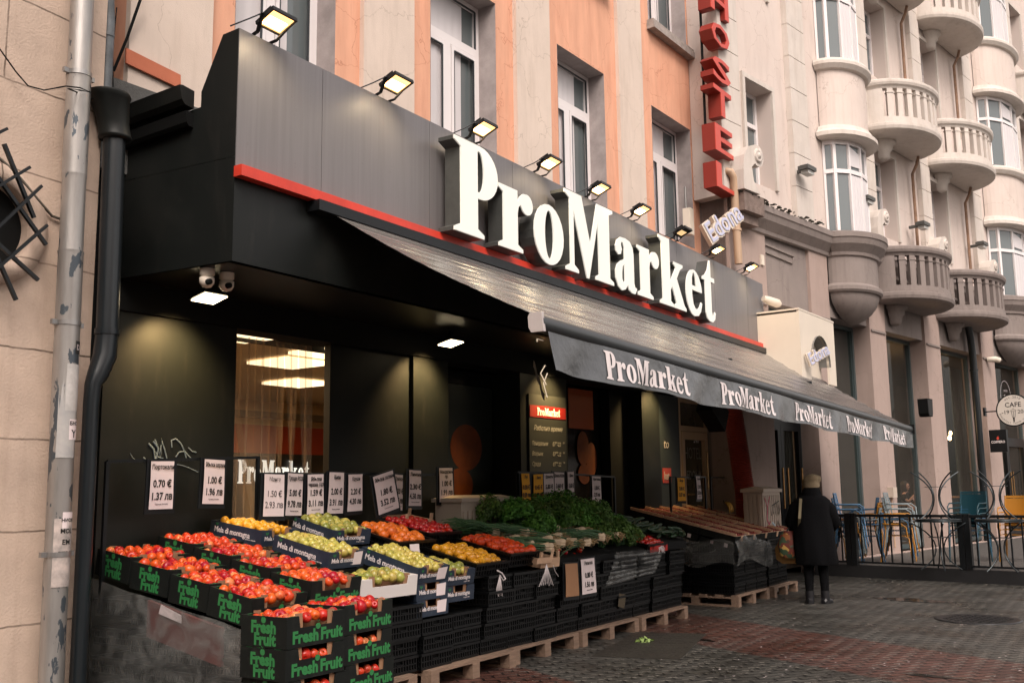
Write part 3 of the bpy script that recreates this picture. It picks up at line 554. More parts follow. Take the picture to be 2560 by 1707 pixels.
rm.part('ceiling', MB().quad((x0, y0-.6, h), (x1, y0-.6, h), (x1, y1, h), (x0, y1, h)), mat('shop_ceiling', (.42, .33, .22), .8))
rm.part('front_inner_wall', MB().box(7.6, x1, wD+.6, wD+.64, 0, h).box(x0, 5.6, wD+.601, wD+.64, 0, h).box(5.6, 7.6, wD+.602, wD+.64, 2.94, h), M['black2'])
def zW(x, y, z): q = W.loc(ground(x, y, z)); return q.x, q.y
for (u, D) in (zW(600, 842, 2.97), zW(725, 912, 2.97), zW(745, 962, 2.97), zW(835, 888, 2.97)):
    l = rm.part('ceiling_panel_light', MB().box(u-.34, u+.34, D-.34, D+.34, h-.045, h-.012), mat('ceiling_panel_glow', (1, .74, .42), .5, emis=1.5))
bmn = MB(); bmn.box(x0+.03, x1-.03, 12.3, 12.5, 2.70, 2.8); rm.part('beam', bmn, mat('beam', (.12, .09, .06), .6))
sh = MB()
for k in range(4): sh.box(5.7, 8.2, 9.8, 10.2, .25+k*.3, .28+k*.3)
sh.box(5.68, 5.72, 9.8, 10.2, 0, 1.25); sh.box(8.18, 8.22, 9.8, 10.2, 0, 1.25); rm.part('shelf', sh, M['black2'])
il = bpy.data.lights.new('shop_light', 'AREA'); il.shape = 'RECTANGLE'; il.size = 3; il.size_y = 3; il.energy = 230; il.color = (1, .70, .40)
ilo = bpy.data.objects.new('shop_light', il); sc.collection.objects.link(ilo); ilo.location = W.w(7.2, 9.8, h-.08); ilo.rotation_euler = (0, 0, W.rz)
# white lettering hung inside the door, at the back of the strips
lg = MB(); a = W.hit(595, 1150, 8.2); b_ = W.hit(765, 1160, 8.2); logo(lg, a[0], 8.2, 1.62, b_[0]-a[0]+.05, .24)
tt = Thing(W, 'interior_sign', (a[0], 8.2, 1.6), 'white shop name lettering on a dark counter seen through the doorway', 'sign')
tt.part('lettering', lg, mat('interior_letter', (.80, .78, .70), .5, emis=.7)); tt.part('backing', MB().box(a[0]-.15, b_[0]+.5, 8.22, 8.26, .9, 1.93), mat('counter_dark', (.022, .017, .012), .5))  # emission added so the white lettering reads brighter
bk = MB()
for k in range(16): bk.tube([(b_[0]+.2+.02*k+random.uniform(-.03, .03), 8.1, 1.5), (b_[0]+.28+.03*k, 8.1+random.uniform(-.1, .1), 1.66+random.uniform(0, .12)), (b_[0]+.45+.03*k, 8.05, 1.72+random.uniform(0, .14))], .009, 5)
single(W, 'wrapped_loaves', (b_[0]+.3, 8.1, 1.5), bk, mat('cellophane_bread', (.42, .24, .08), .15, col2=(.10, .06, .03), vs=12), 'glossy cellophane wrapped goods behind the doorway', 'groceries')
# strip curtain
sc_ = Thing(W, 'strip_curtain', (6.2, 7.05, 2.9), 'clear plastic strip curtain hanging in the lit doorway', 'curtain')
su = 5.62
for k in range(12):
    sag = (0, 0, .0, 0, 0, 0, .02, .03, .10, -.06, .14, .08)[k]; wv = random.uniform(-.02, .02); wd = .098; tw = (0, 0, 0, 0, 0, 0, .3, .9, 1.2, 1.0, .7, 0)[k]; base = su+k*.085; ph = random.uniform(0, 6)
    s_ = MB(); s_.grid(lambda i, j: (base+(i-.5)*wd*math.cos(tw*(1-j)*1.2)+.05+sag*(1-j)+.01*math.sin(j*7+ph), 7.08+(i-.5)*wd*math.sin(tw*(1-j)*1.2)+.012*(k % 2)+wv*(1-j), .25+2.66*j), 3, 16); sc_.part('strip', s_, M['strip'])
s_ = MB(); s_.grid(lambda i, j: (5.62+.12*i+.5*(1-j)**1.1, 7.03+.05*i, .6+1.9*j), 3, 10); sc_.part('strip', s_, M['strip'], label='strip pulled aside diagonally')
# ================================================================= BLACK CANOPY BOX with the big sign (S frame)
cn = Thing(S, 'shop_canopy', (4.82, 5.5, 3.17), 'long black canopy box with grey sign fascia and red trim over the market', 'canopy')
fasc = MB(); jt = [4.815, 5.704, 7.13, 8.56, 9.97, 11.38, 12.8, 14.2, 15.62, 16.42]
pan = cn.part('fascia_backing', MB().box(4.815, 16.42, 5.512, 5.60, 3.80, 4.935), M['gasket'])
for i in range(len(jt)-1): cn.part('fascia_panel', MB().box(jt[i]+.003, jt[i+1]-.003, 5.494, 5.511, 3.86, 4.945), M['fascia'], pan)
cn.part('red_trim', MB().box(4.80, 16.43, 5.41, 5.492, 3.79, 3.872), M['red'])
# angled left return, roof parapet and soffit: corners in (u, D)
back = S.loc(W.w(4.42, 6.9, 0)); bu_, bD = back.x, back.y
sd_ = MB(); sd_.hexa([(4.815, 5.5, 3.17), (4.84, 5.6, 3.17), (bu_+.02, bD, 3.17), (bu_, bD, 3.17), (4.815, 5.5, 3.95), (4.84, 5.6, 3.95), (bu_+.02, bD, 3.95), (bu_, bD, 3.95)])
cn.part('side_panel', sd_, M['black'])
def mixp(t): return (4.815+(bu_-4.815)*t, 5.5+(bD-5.5)*t)
p1 = mixp(0); p2 = mixp(.34); p3 = mixp(1)
up_ = MB(); up_.add([(p1[0], p1[1], 3.953), (p1[0], p1[1], 4.945), (mixp(.13)[0], mixp(.13)[1], 4.93), (mixp(.30)[0], mixp(.30)[1], 4.52), (mixp(.30)[0], mixp(.30)[1], 4.40), (p3[0], p3[1], 4.32), (p3[0], p3[1], 3.953)], [(0, 1, 2, 3, 4, 5, 6)])
cn.part('side_panel', up_, M['black'])
up_ = MB(); up_.box(4.84, 16.4, 5.602, 5.66, 4.3, 4.93); up_.quad((4.84, 5.66, 4.4), (16.4, 5.66, 4.4), (16.4, 7.2, 4.32), (bu_, bD, 4.32)); cn.part('roof', up_, M['black2'])
# front drop below the trim, and soffit
fd = MB(); fd.box(4.815, 16.40, 5.50, 5.56, 3.17, 3.79); cn.part('front_apron', fd, M['black'])
far = S.loc(W.w(15.5, 6.9, 0))
sf = MB(); sf.add([(4.815, 5.5, 3.17), (16.40, 5.5, 3.17), (far.x, far.y+.0, 3.17), (bu_, bD+.0, 3.17)], [(0, 1, 2, 3)]); cn.part('soffit', sf, mat('soffit_black', (.014, .014, .013), .32))
cn.part('end_cap', MB().box(16.402, 16.42, 5.5, 6.4, 3.17, 4.93), M['black'])
# eaves gutter on the side of the canopy
gt = Thing(S, 'gutter', (4.5, 6.2, 4.4), 'short black eaves gutter on the side of the canopy', 'gutter')
ga = Vector((*mixp(.36), 4.42)); gb_ = Vector((*mixp(1.02), 4.36)); out = Vector((-.97, -.2, 0))
prof = [(0, 0), (.10, .0), (.14, .03), (.16, .10), (.17, .13), (.13, .14), (0, .14)]
pa = [ga+out*x+Vector((0, 0, z-.02)) for x, z in prof]; pb = [gb_+out*x+Vector((0, 0, z-.02)) for x, z in prof]; n_ = len(prof)
g_ = MB(); g_.add(pa+pb, [tuple(range(n_)), tuple(range(2*n_-1, n_-1, -1))]+[(i, (i+1) % n_, (i+1) % n_+n_, i+n_) for i in range(n_)]); gt.part('trough', g_, M['black'])
pa = [ga+out*(x*.55)+Vector((0, 0, z*.8-.17)) for x, z in prof]; pb = [gb_+out*(x*.55)+Vector((0, 0, z*.8-.17)) for x, z in prof]
g_ = MB(); g_.add(pa+pb, [tuple(range(n_)), tuple(range(2*n_-1, n_-1, -1))]+[(i, (i+1) % n_, (i+1) % n_+n_, i+n_) for i in range(n_)]); gt.part('bracket_board', g_, M['black2'])
# hopper and black downpipe
hp = Thing(L, 'drainpipe', (4.72, 6.3, 0), 'black rainwater hopper and downpipe beside the canopy', 'drainpipe')
def Lq(x, y, D): q = L.hit(x, y, D); return Vector((q[0], D, q[1]))
HD = 5.70; t0 = Lq(272, 236, HD); t1 = Lq(288, 346, HD); wd = (Lq(320, 240, HD)-Lq(235, 240, HD)).x/2; wb = (Lq(318, 340, HD)-Lq(262, 340, HD)).x/2
h_ = MB(); h_.lathe([(wd*1.02, t0.z), (wd*1.05, t0.z-.02), (wd*.95, t0.z-.04), (wb*1.15, t1.z+.1), (wb*1.15, t1.z+.02), (wb*1.2, t1.z+.01), (wb*1.2, t1.z-.01), (wb*.8, t1.z-.015)], (0, 0, 0), 24).mapv(lambda p: Vector((p.x+t0.x+(t1.x-t0.x)*max(0, min(1, (t0.z-p.z)/(t0.z-t1.z))), p.y+HD, p.z)))
h_.lathe([(wd*.97, t0.z-.01), (0, t0.z-.05)], (t0.x, HD, 0), 20); hp.part('hopper', h_, M['black'])
d0 = Lq(286, 345, HD); d1 = Lq(268, 830, HD); d2 = Lq(262, 890, HD); d3 = Lq(245, 935, HD); d4 = Lq(233, 960, HD); d5 = Lq(228, 1010, HD); d6 = Lq(205, 1700, HD)
h_ = MB(); h_.tube([d0, d1, d2, d3, d4, d5, Vector((d5.x, HD, 0))], [.075, .075, .078, .07, .055, .052, .052], 16); hp.part('pipe', h_, M['darkpipe'])
h_ = MB(); h_.tube([Vector((d1.x, HD, d1.z-.02)), Vector((d1.x, HD, d1.z+.02))], .083, 16); hp.part('collar', h_, M['darkpipe'])
# dark gap filler between the houses
single(L, 'dark_joint_wall', (4.9, 6.6, 0), MB().box(re+.02, 5.35, 6.45, 6.6, 0, 4.25).box(re+.02, 4.86, 6.45, 6.6, 4.25, 12), M['black2'], 'narrow dark strip of wall between the stone house and the market', 'wall')
cb = MB(); q0 = Lq(358, -20, 6.2); q1 = Lq(318, 95, 6.3); q2 = Lq(284, 178, 6.4); cb.tube([q0, q1, q2], .013, 6); q0 = Lq(292, 20, 6.3); q1 = Lq(282, 120, 6.3); q2 = Lq(283, 235, 6.3); cb.tube([q0, q1, q2], .005, 5)
single(L, 'cable', tuple(q1), cb, M['black2'], 'black cables hanging from above into the canopy hopper', 'cable')
# ================================================================= THE BIG LETTERS
lt = Thing(S, 'shop_sign', (7.18, 5.25, 3.87), 'large raised white shop name letters on the grey fascia', 'sign')
k = 6.40/PM[1]; hgt = .905
for (c, (me0, ox)) in zip('ProMarket', PM[0]):
    loops = [[(p[0]/100*k, p[1]/100*hgt) for p in lp] for lp in GL[c][1]]
    ux = 7.18+ox*k; me = curve_mesh(loops, .17)
    o_ = lt.part('letter_return', MB().join(me, face(me, ux, 5.345, 3.875)), M['letterside'])
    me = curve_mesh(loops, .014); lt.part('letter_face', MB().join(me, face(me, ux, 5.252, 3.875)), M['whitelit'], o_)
# ================================================================= FLOODLIGHTS on the fascia
def floodlight(u, lit=True):
    t = Thing(S, 'floodlight', (u, 5.5, 4.945), 'tmp', 'floodlight', 'floodlights along the top of the sign fascia')
    c = Vector((u+.02, 5.35, 5.05)); nrm = Vector((-.18, -.36, -.91)).normalized(); xx = Vector((1, 0, 0)); yy = nrm.cross(xx).normalized()
    def P(a, b_, d): return c+xx*a+yy*b_+nrm*d
    bd = MB(); W_, H_, T_ = .125, .10, .04
    def slab(w_, h_, d0, d1, w2=None, h2=None):
        w2 = w2 or w_; h2 = h2 or h_; return bd.hexa([P(-w_, -h_, d0), P(w_, -h_, d0), P(w_, h_, d0), P(-w_, h_, d0), P(-w2, -h2, d1), P(w2, -h2, d1), P(w2, h2, d1), P(-w2, h2, d1)])
    slab(W_*.7, H_*.7, -T_, -.02, W_, H_); slab(W_, H_, -.02, 0)
    for k_ in range(-3, 4): bd.hexa([P(k_*.035-.004, -H_*.6, -T_-.02), P(k_*.035+.004, -H_*.6, -T_-.02), P(k_*.035+.004, H_*.6, -T_-.02), P(k_*.035-.004, H_*.6, -T_-.02), P(k_*.035-.004, -H_*.6, -T_), P(k_*.035+.004, -H_*.6, -T_), P(k_*.035+.004, H_*.6, -T_), P(k_*.035-.004, H_*.6, -T_)])
    bo = t.part('body', bd, M['blackmetal'])
    rim = MB(); e = .014
    for (x0_, x1_, y0_, y1_) in ((-W_, W_, -H_, -H_+e), (-W_, W_, H_-e, H_), (-W_, -W_+e, -H_+e, H_-e), (W_-e, W_, -H_+e, H_-e)):
        rim.hexa([P(x0_, y0_, 0.001), P(x1_, y0_, .001), P(x1_, y1_, .001), P(x0_, y1_, .001), P(x0_, y0_, .016), P(x1_, y0_, .016), P(x1_, y1_, .016), P(x0_, y1_, .016)])
    t.part('rim', rim, M['blackmetal'], bo)
    gl = MB(); w_, h_ = W_-e-.002, H_-e-.002; gl.add([P(-w_, -h_, .004), P(w_, -h_, .004), P(w_, h_, .004), P(-w_, h_, .004)], [(0, 1, 2, 3)])
    t.part('lens', gl, M['lamp'] if lit else M['black2'], bo)
    gl = MB(); w_, h_ = W_*.72, H_; gl.add([P(-w_, -h_*.68, .0065), P(w_, -h_*.68, .0065), P(w_, h_*.25, .0065), P(-w_, h_*.25, .0065)], [(0, 1, 2, 3)])
    t.part('led_array', gl, M['lampcore'] if lit else M['lampoff'], bo)
    br = MB()
    for s_ in (-1, 1):
        a = P(s_*(W_+.012), 0, -.02); b1 = Vector((u+.02+s_*(W_-.03), 5.45, 4.96)); b2 = Vector((u+.02+s_*(W_-.04), 5.52, 4.95)); br.bar(a, b1, .03, .008); br.bar(b1, b2, .03, .008)
    br.tube([P(-W_, 0, -.03), (u-.20, 5.42, 5.0), (u-.28, 5.52, 4.94)], .006, 5); t.part('bracket', br, M['blackmetal'])
    return t
LU = [5.03, 6.45, 7.79, 9.07, 10.23, 11.36, 12.69, 13.99, 15.46]
names = ['first floodlight from the left, above the blank fascia', 'second floodlight, above the blank fascia left of the letter P', 'third floodlight, above the big letter P', 'fourth floodlight, above the big letter o', 'fifth floodlight, above the big letter M', 'sixth floodlight, above the first letter a', 'unlit floodlight below the blue script sign', 'floodlight above the big letter t', 'last floodlight at the far right end of the fascia']
for i, u in enumerate(LU):
    t = floodlight(u, i != 6); t.o['label'] = names[i]
    if i != 6:
        s_ = bpy.data.lights.new('flood_beam', 'SPOT'); s_.energy = 9; s_.spot_size = R(155); s_.spot_blend = 1; s_.color = (1, .78, .46); s_.shadow_soft_size = .06
        so = bpy.data.objects.new('flood_beam', s_); sc.collection.objects.link(so); so.parent = t.o
        so.location = (.02, -.26, .04); so.rotation_euler = Vector((0, .05, .99)).to_track_quat('Z', 'Y').to_euler()
# ================================================================= under-canopy lamps
def soffit_lamp(u, D, label):
    t = Thing(W, 'canopy_lamp', (u, D, 3.17), label, 'lamp', 'square lamps under the canopy')
    b = MB(); b.hexa([(u-.12, D-.10, 3.06), (u+.12, D-.10, 3.06), (u+.12, D+.10, 3.02), (u-.12, D+.10, 3.02), (u-.10, D-.09, 3.1), (u+.10, D-.09, 3.1), (u+.10, D+.09, 3.07), (u-.10, D+.09, 3.07)])
    b.box(u-.02, u+.02, D-.02, D+.02, 3.08, 3.168); t.part('housing', b, M['blackmetal'])
    t.part('lens', MB().hexa([(u-.105, D-.088, 3.050), (u+.105, D-.088, 3.050), (u+.105, D+.085, 3.012), (u-.105, D+.085, 3.012), (u-.105, D-.088, 3.056), (u+.105, D-.088, 3.056), (u+.105, D+.085, 3.019), (u-.105, D+.085, 3.019)]), M['lampcore'])
    s_ = bpy.data.lights.new('canopy_beam', 'SPOT'); s_.energy = 90; s_.spot_size = R(100); s_.spot_blend = 1; s_.color = (1, .66, .28); s_.shadow_soft_size = .05
    so = bpy.data.objects.new('canopy_beam', s_); sc.collection.objects.link(so); so.parent = t.o; so.location = (0, .06, -.19); so.rotation_euler = Vector((0, -.75, 1)).to_track_quat('Z', 'Y').to_euler()
soffit_lamp(4.93, 6.42, 'lit square lamp under the left end of the canopy beside the camera domes')
soffit_lamp(8.05, 6.50, 'lit square lamp under the canopy before the second pillar')
soffit_lamp(10.45, 6.50, 'lit square lamp under the canopy above the opening hours board')
soffit_lamp(13.2, 6.50, 'lit square lamp under the canopy before the fourth pillar')
# camera domes
for k, (u, lab) in enumerate(((4.62, 'left white security camera under the canopy corner'), (4.80, 'right white security camera under the canopy corner'))):
    t = Thing(W, 'security_camera', (u, 6.05, 3.17), lab, 'camera', 'cameras under the canopy corner')
    t.part('mount', MB().lathe([(.055, 3.165), (.055, 3.12), (.03, 3.10)], (u, 6.05, 0), 16), M['hotelwhite'])
    t.part('housing', MB().lathe([(.0, 3.02), (.035, 3.03), (.055, 3.06), (.055, 3.10), (0, 3.11)], (u, 6.05, 0), 16), M['hotelwhite'])
    t.part('lens', MB().lathe([(0, 0), (.022, .0), (.024, .03)], (0, 0, 0), 12).mapv(lambda p: Vector((u-.02+p.x, 5.985+p.z, 3.06+p.y))), M['black2'])
t = Thing(S, 'security_camera', (16.3, 5.4, 4.7), 'white camera at the far right end of the fascia', 'camera')
t.part('housing', MB().tube([(16.2, 5.42, 4.66), (16.3, 5.36, 4.63), (16.5, 5.28, 4.60), (16.55, 5.26, 4.59)], [.05, .07, .075, .05], 14), M['hotelwhite'])
# ================================================================= AWNING
aw = Thing(S, 'awning', (5.7, 5.5, 3.8), 'grey retractable vinyl awning with a printed valance reaching over the fruit stalls', 'awning')
aw.part('cassette', MB().box(5.55, 17.05, 5.36, 5.498, 3.70, 3.785), M['blackmetal'])
def bar_z(u): return 2.64-(u-5.76)*(.205/11.84)
AU0, AU1 = 5.76, 17.6
def cloth(i, j):
    u = AU0+(AU1-AU0)*i; D = 5.38+(3.56-5.38)*j; z = 3.70+(bar_z(u)+.07-3.70)*j
    sag = -.04*math.sin(math.pi*j); wr = .0075*math.sin(j*52+1.6*math.sin(u*.5)+u*.30)+.0045*math.sin(j*118+u*.4+2*math.sin(u*.9))*(.6+.4*math.sin(u*1.7+j*4))+.0025*math.sin(j*190-u*.6)+.006*math.sin(u*.8+j*5)*j
    env = min(1, (j+.04)*4)*min(1, (1-j)*8+.1)*min(1, .15+i*18)
    return (u, D, z+sag+wr*env)
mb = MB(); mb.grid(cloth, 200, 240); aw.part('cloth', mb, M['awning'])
fb = MB(); NB = 40
fb.tube([(AU0+(AU1-AU0)*i/NB, 3.52, bar_z(AU0+(AU1-AU0)*i/NB)) for i in range(NB+1)], .062, 14); fbo = aw.part('front_bar', fb, mat('bar_grey', (.05, .056, .06), .33, metal=.3))
ec = MB(); z = bar_z(AU0); ec.prism([(3.455, z-.065), (3.555, z-.065), (3.575, z-.03), (3.58, z+.045), (3.565, z+.07), (3.47, z+.072)], 0, .03).mapv(lambda p: Vector((AU0-.015+p.y, p.x, p.z))); aw.part('end_cap', ec, mat('end_cap_grey', (.46, .42, .41), .5), fbo)
z = bar_z(AU1); ec = MB(); ec.box(AU1+.002, AU1+.03, 3.44, 3.60, z-.08, z+.08); aw.part('end_cap', ec, M['black2'], fbo)
VH = .275
def vfun(u, h):   # h = 0 top, 1 bottom
    return Vector((u, 3.475-.018*h+.016*math.sin(u*5.1+h*1.2)*h+.012*math.sin(u*11+2*h)*h+.010*math.sin(u*2.3), bar_z(u)-.045-VH*h-.012*math.sin(u*3.1)*h))
mb = MB(); mb.grid(lambda i, j: vfun(AU0+.09+.05*j*(1-i)+(AU1-AU0-.09)*i, j), 300, 8); va = aw.part('valance', mb, M['valance'])
for (a, b_) in ((6.64, 8.20), (9.02, 10.48), (11.30, 12.72), (13.42, 14.85), (15.46, 16.9)):
    lm = MB(); kx = (b_-a)/PM[1]
    for me, ox in PM[0]:
        bm = bmesh.new(); bm.from_mesh(me); bmesh.ops.delete(bm, geom=[f for f in bm.faces if f.normal.z < .5], context='FACES_ONLY'); bmesh.ops.delete(bm, geom=[v for v in bm.verts if not v.link_faces], context='VERTS')
        bmesh.ops.triangulate(bm, faces=bm.faces)
        for v in bm.verts: v.co.x = (v.co.x)*kx+ox*kx
        for cut in [a_*.04 for a_ in range(0, 45)]: bmesh.ops.bisect_plane(bm, geom=bm.verts[:]+bm.edges[:]+bm.faces[:], plane_co=(cut, 0, 0), plane_no=(1, 0, 0))
        for cut in (.15, .3, .45, .6, .75, .9): bmesh.ops.bisect_plane(bm, geom=bm.verts[:]+bm.edges[:]+bm.faces[:], plane_co=(0, cut, 0), plane_no=(0, 1, 0))
        tmp = bpy.data.meshes.new('t'); bm.to_mesh(tmp); bm.free()
        lm.add([vfun(a+v.co.x, .88-.76*v.co.y)-Vector((0, .006, 0)) for v in tmp.vertices], [tuple(p.vertices) for p in tmp.polygons])
    aw.part('printed_name', lm, M['print'], va)
# folding arms
for (ua, ub) in ((6.3, 7.9), (10.6, 12.0), (16.9, 15.4)):
    am = MB(); e0 = (ua, 5.42, 3.62); e1 = (ub, 4.5, 3.05); e2 = (ua+.1*(1 if ub > ua else -1), 3.58, bar_z(ua)-.05); am.bar(e0, e1, .06, .08); am.bar(e1, e2, .06, .07); am.tube([(e1[0], e1[1], e1[2]-.07), (e1[0], e1[1], e1[2]+.07)], .045, 10); aw.part('folding_arm', am, M['blackmetal'])
# loose tie and torn strap at the near corner of the awning
tr = MB(); u = AU0+.05
for (p, q) in (((u, 3.5, 2.52), (u-.16, 3.45, 2.49)), ((u+.02, 3.5, 2.35), (u-.10, 3.42, 2.2)), ((u+.05, 3.5, 2.3), (u-.06, 3.44, 2.12))): tr.tube([p, ((p[0]+q[0])/2, p[1], (p[2]+q[2])/2+.015), q], .0045, 5)
aw.part('loose_cord', tr, mat('pale_cord', (.5, .44, .34), .6))
st = MB(); 
st.grid(lambda i, j: (AU0+.12+.14*j+.07*i, 3.62+.05*i, 2.40-.24*j-.03*i+.012*math.sin(14*j+6*i)), 6, 12); aw.part('torn_flap', st, mat('black_vinyl', (.006, .007, .009), .4))
# ================================================================= PALE BOW-WINDOW HOUSE (B frame)
bh = Thing(B, 'bow_window_house', (20, 8.4, 0), 'pale pink plastered house with bow windows, round balconies and a brown ground floor', 'building')
bD = 8.4; ZC = 6.28
gp_ = [(14.16, 15.35), (16.96, 17.69), (19.42, 20.19), (22.30, 23.16), (25.9, 26.8), (29.8, 30.7), (33.8, 34.7), (37.8, 38.7)]
lw = MB()
lw.box(14.16, 42, bD+.06, bD+.5, 4.70, ZC)
lw.box(14.16, 14.3, bD+.5, bD+3, 0, 13)
bh.part('spandrel_wall', lw, M['b2low'])
for (a, b_) in gp_:
    q = MB(); q.box(a, b_, bD, bD+.5, 0, ZC-.01)
    for xx in (a+.1, b_-.1): pass
    bh.part('pillar', q, M['b2mid'] if a > 14.5 else M['b2mid'])
    bh.part('drip_moulding', MB().box(a+.04, b_-.04, bD-.03, bD-.001, 4.60, 4.64), M['b2low'])
up = MB(); 
NW = ((14.9, 15.85, 0), (20.10, 21.25, 1), (23.15, 24.3, 1), (30.7, 31.8, 1)); NF = ((6.75, 8.60), (10.35, 12.15), (13.95, 15.75)); px_ = 13.95
for (a, b_, k_) in NW:
    up.box(px_, a, bD+.02, bD+.5, ZC+.005, 18); zb = ZC+.005
    for (f0, f1) in NF: up.box(a, b_, bD+.02, bD+.5, zb, f0); zb = f1
    up.box(a, b_, bD+.02, bD+.5, zb, 18); px_ = b_
up.box(px_, 42, bD+.02, bD+.5, ZC+.005, 18); bh.part('upper_wall', up, M['b2wall'])
# moulded panel on the brown wall
pn = MB(); pl_ = [B.hit(x, y, bD+.05) for x, y in ((1904, 607), (1985, 641), (1979, 657), (1910, 628))]
for i in range(4):
    a, b_ = pl_[i], pl_[(i+1) % 4]; pn.bar((a[0], bD+.045, a[1]), (b_[0], bD+.045, b_[1]), .04, .03, up=(0, 1, 0))
bh.part('moulded_panel', pn, M['b2low'])
tb = B.hit(1906, 650, bD-.02); single(B, 'junction_box', (tb[0], bD-.02, tb[1]), MB().box(tb[0]-.05, tb[0]+.05, bD-.03, bD-.001, tb[1]-.09, tb[1]+.09), M['hotelwhite'], 'small cream socket box on the brown wall right of the pipe', 'box')
# main cornice
def sweep(profile, path, mb=None):
    """profile [(out,z)], path [(u,D,nu,nD)] with outward normal"""
    mb = mb or MB(); n = len(profile); vs = []; fs = []
    for (u, D, nu, nD) in path: vs += [(u+nu*o, D+nD*o, z) for o, z in profile]
    for i in range(len(path)-1):
        for k in range(n-1): a = i*n+k; fs.append((a, a+1, a+1+n, a+n))
    return mb.add(vs, fs, False)
def ell(c, hw, out, a0=180, a1=360, n=22):
    P = []
    for i in range(n+1):
        t = R(a0+(a1-a0)*i/n); x, y = math.cos(t), math.sin(t); nx, ny = x/hw, y/out; l = math.hypot(nx, ny); P.append((c+hw*x, bD+out*y, nx/l, ny/l))
    return P
def path_main(items, u0, u1):
    P = [(u0, bD, 0, -1)]
    for c, hw, out in items:
        P.append((c-hw-.02, bD, 0, -1)); P += ell(c, hw, out, 195, 345)[:]; P.append((c+hw+.02, bD, 0, -1))
    P.append((u1, bD, 0, -1)); return P
BOWS = [(18.54, .80, .52), (28.3, 1.25, .60), (36.2, 1.4, .7)]; BALS = [(21.15, 1.28, .92), (24.50, 1.40, .95), (32.2, 1.4, .9)]
prof = [(0, 5.84), (.04, 5.86), (.05, 5.92), (.10, 5.98), (.17, 6.06), (.20, 6.16), (.22, 6.18), (.22, 6.28), (.02, 6.34)]
cm = path_main([BOWS[0], BALS[0], BALS[1], BOWS[1], BALS[2], BOWS[2]], 14.2, 42)
# cornice follows the bows; at the balconies it becomes their rim, so it stays on the wall there
cm = [(14.7, bD, 0, -1)]
for c, hw, out in BOWS: cm += [(c-hw-.02, bD, 0, -1)]+ell(c, hw, out, 190, 350)+[(c+hw+.02, bD, 0, -1)]
cm += [(42, bD, 0, -1)]
bh.part('cornice', sweep(prof, cm), M['b2low'])
bh.part('broken_cornice_block', MB().box(14.2, 14.85, bD-.30, bD+.0, 6.02, 6.34).box(14.25, 14.8, bD-.20, bD+.0, 5.85, 6.019), mat('mossy_cornice', (.24, .18, .155), .95, var=.45, vs=9, bump=.6, bs=40))
mo = MB()
for k in range(150):
    u = 14.2+random.random()**1.5*3.0; r_ = random.uniform(.012, .04); mo.lathe([(0, 0), (r_, .0), (r_*.8, r_*.7), (0, r_)], (u, bD-.05-random.random()*.24, 6.32), 6)
single(B, 'moss', (14.6, 8.2, 6.3), mo, mat('dead_moss', (.05, .045, .035), .95), 'dark moss and dirt growing along the top of the broken cornice', kind='stuff')
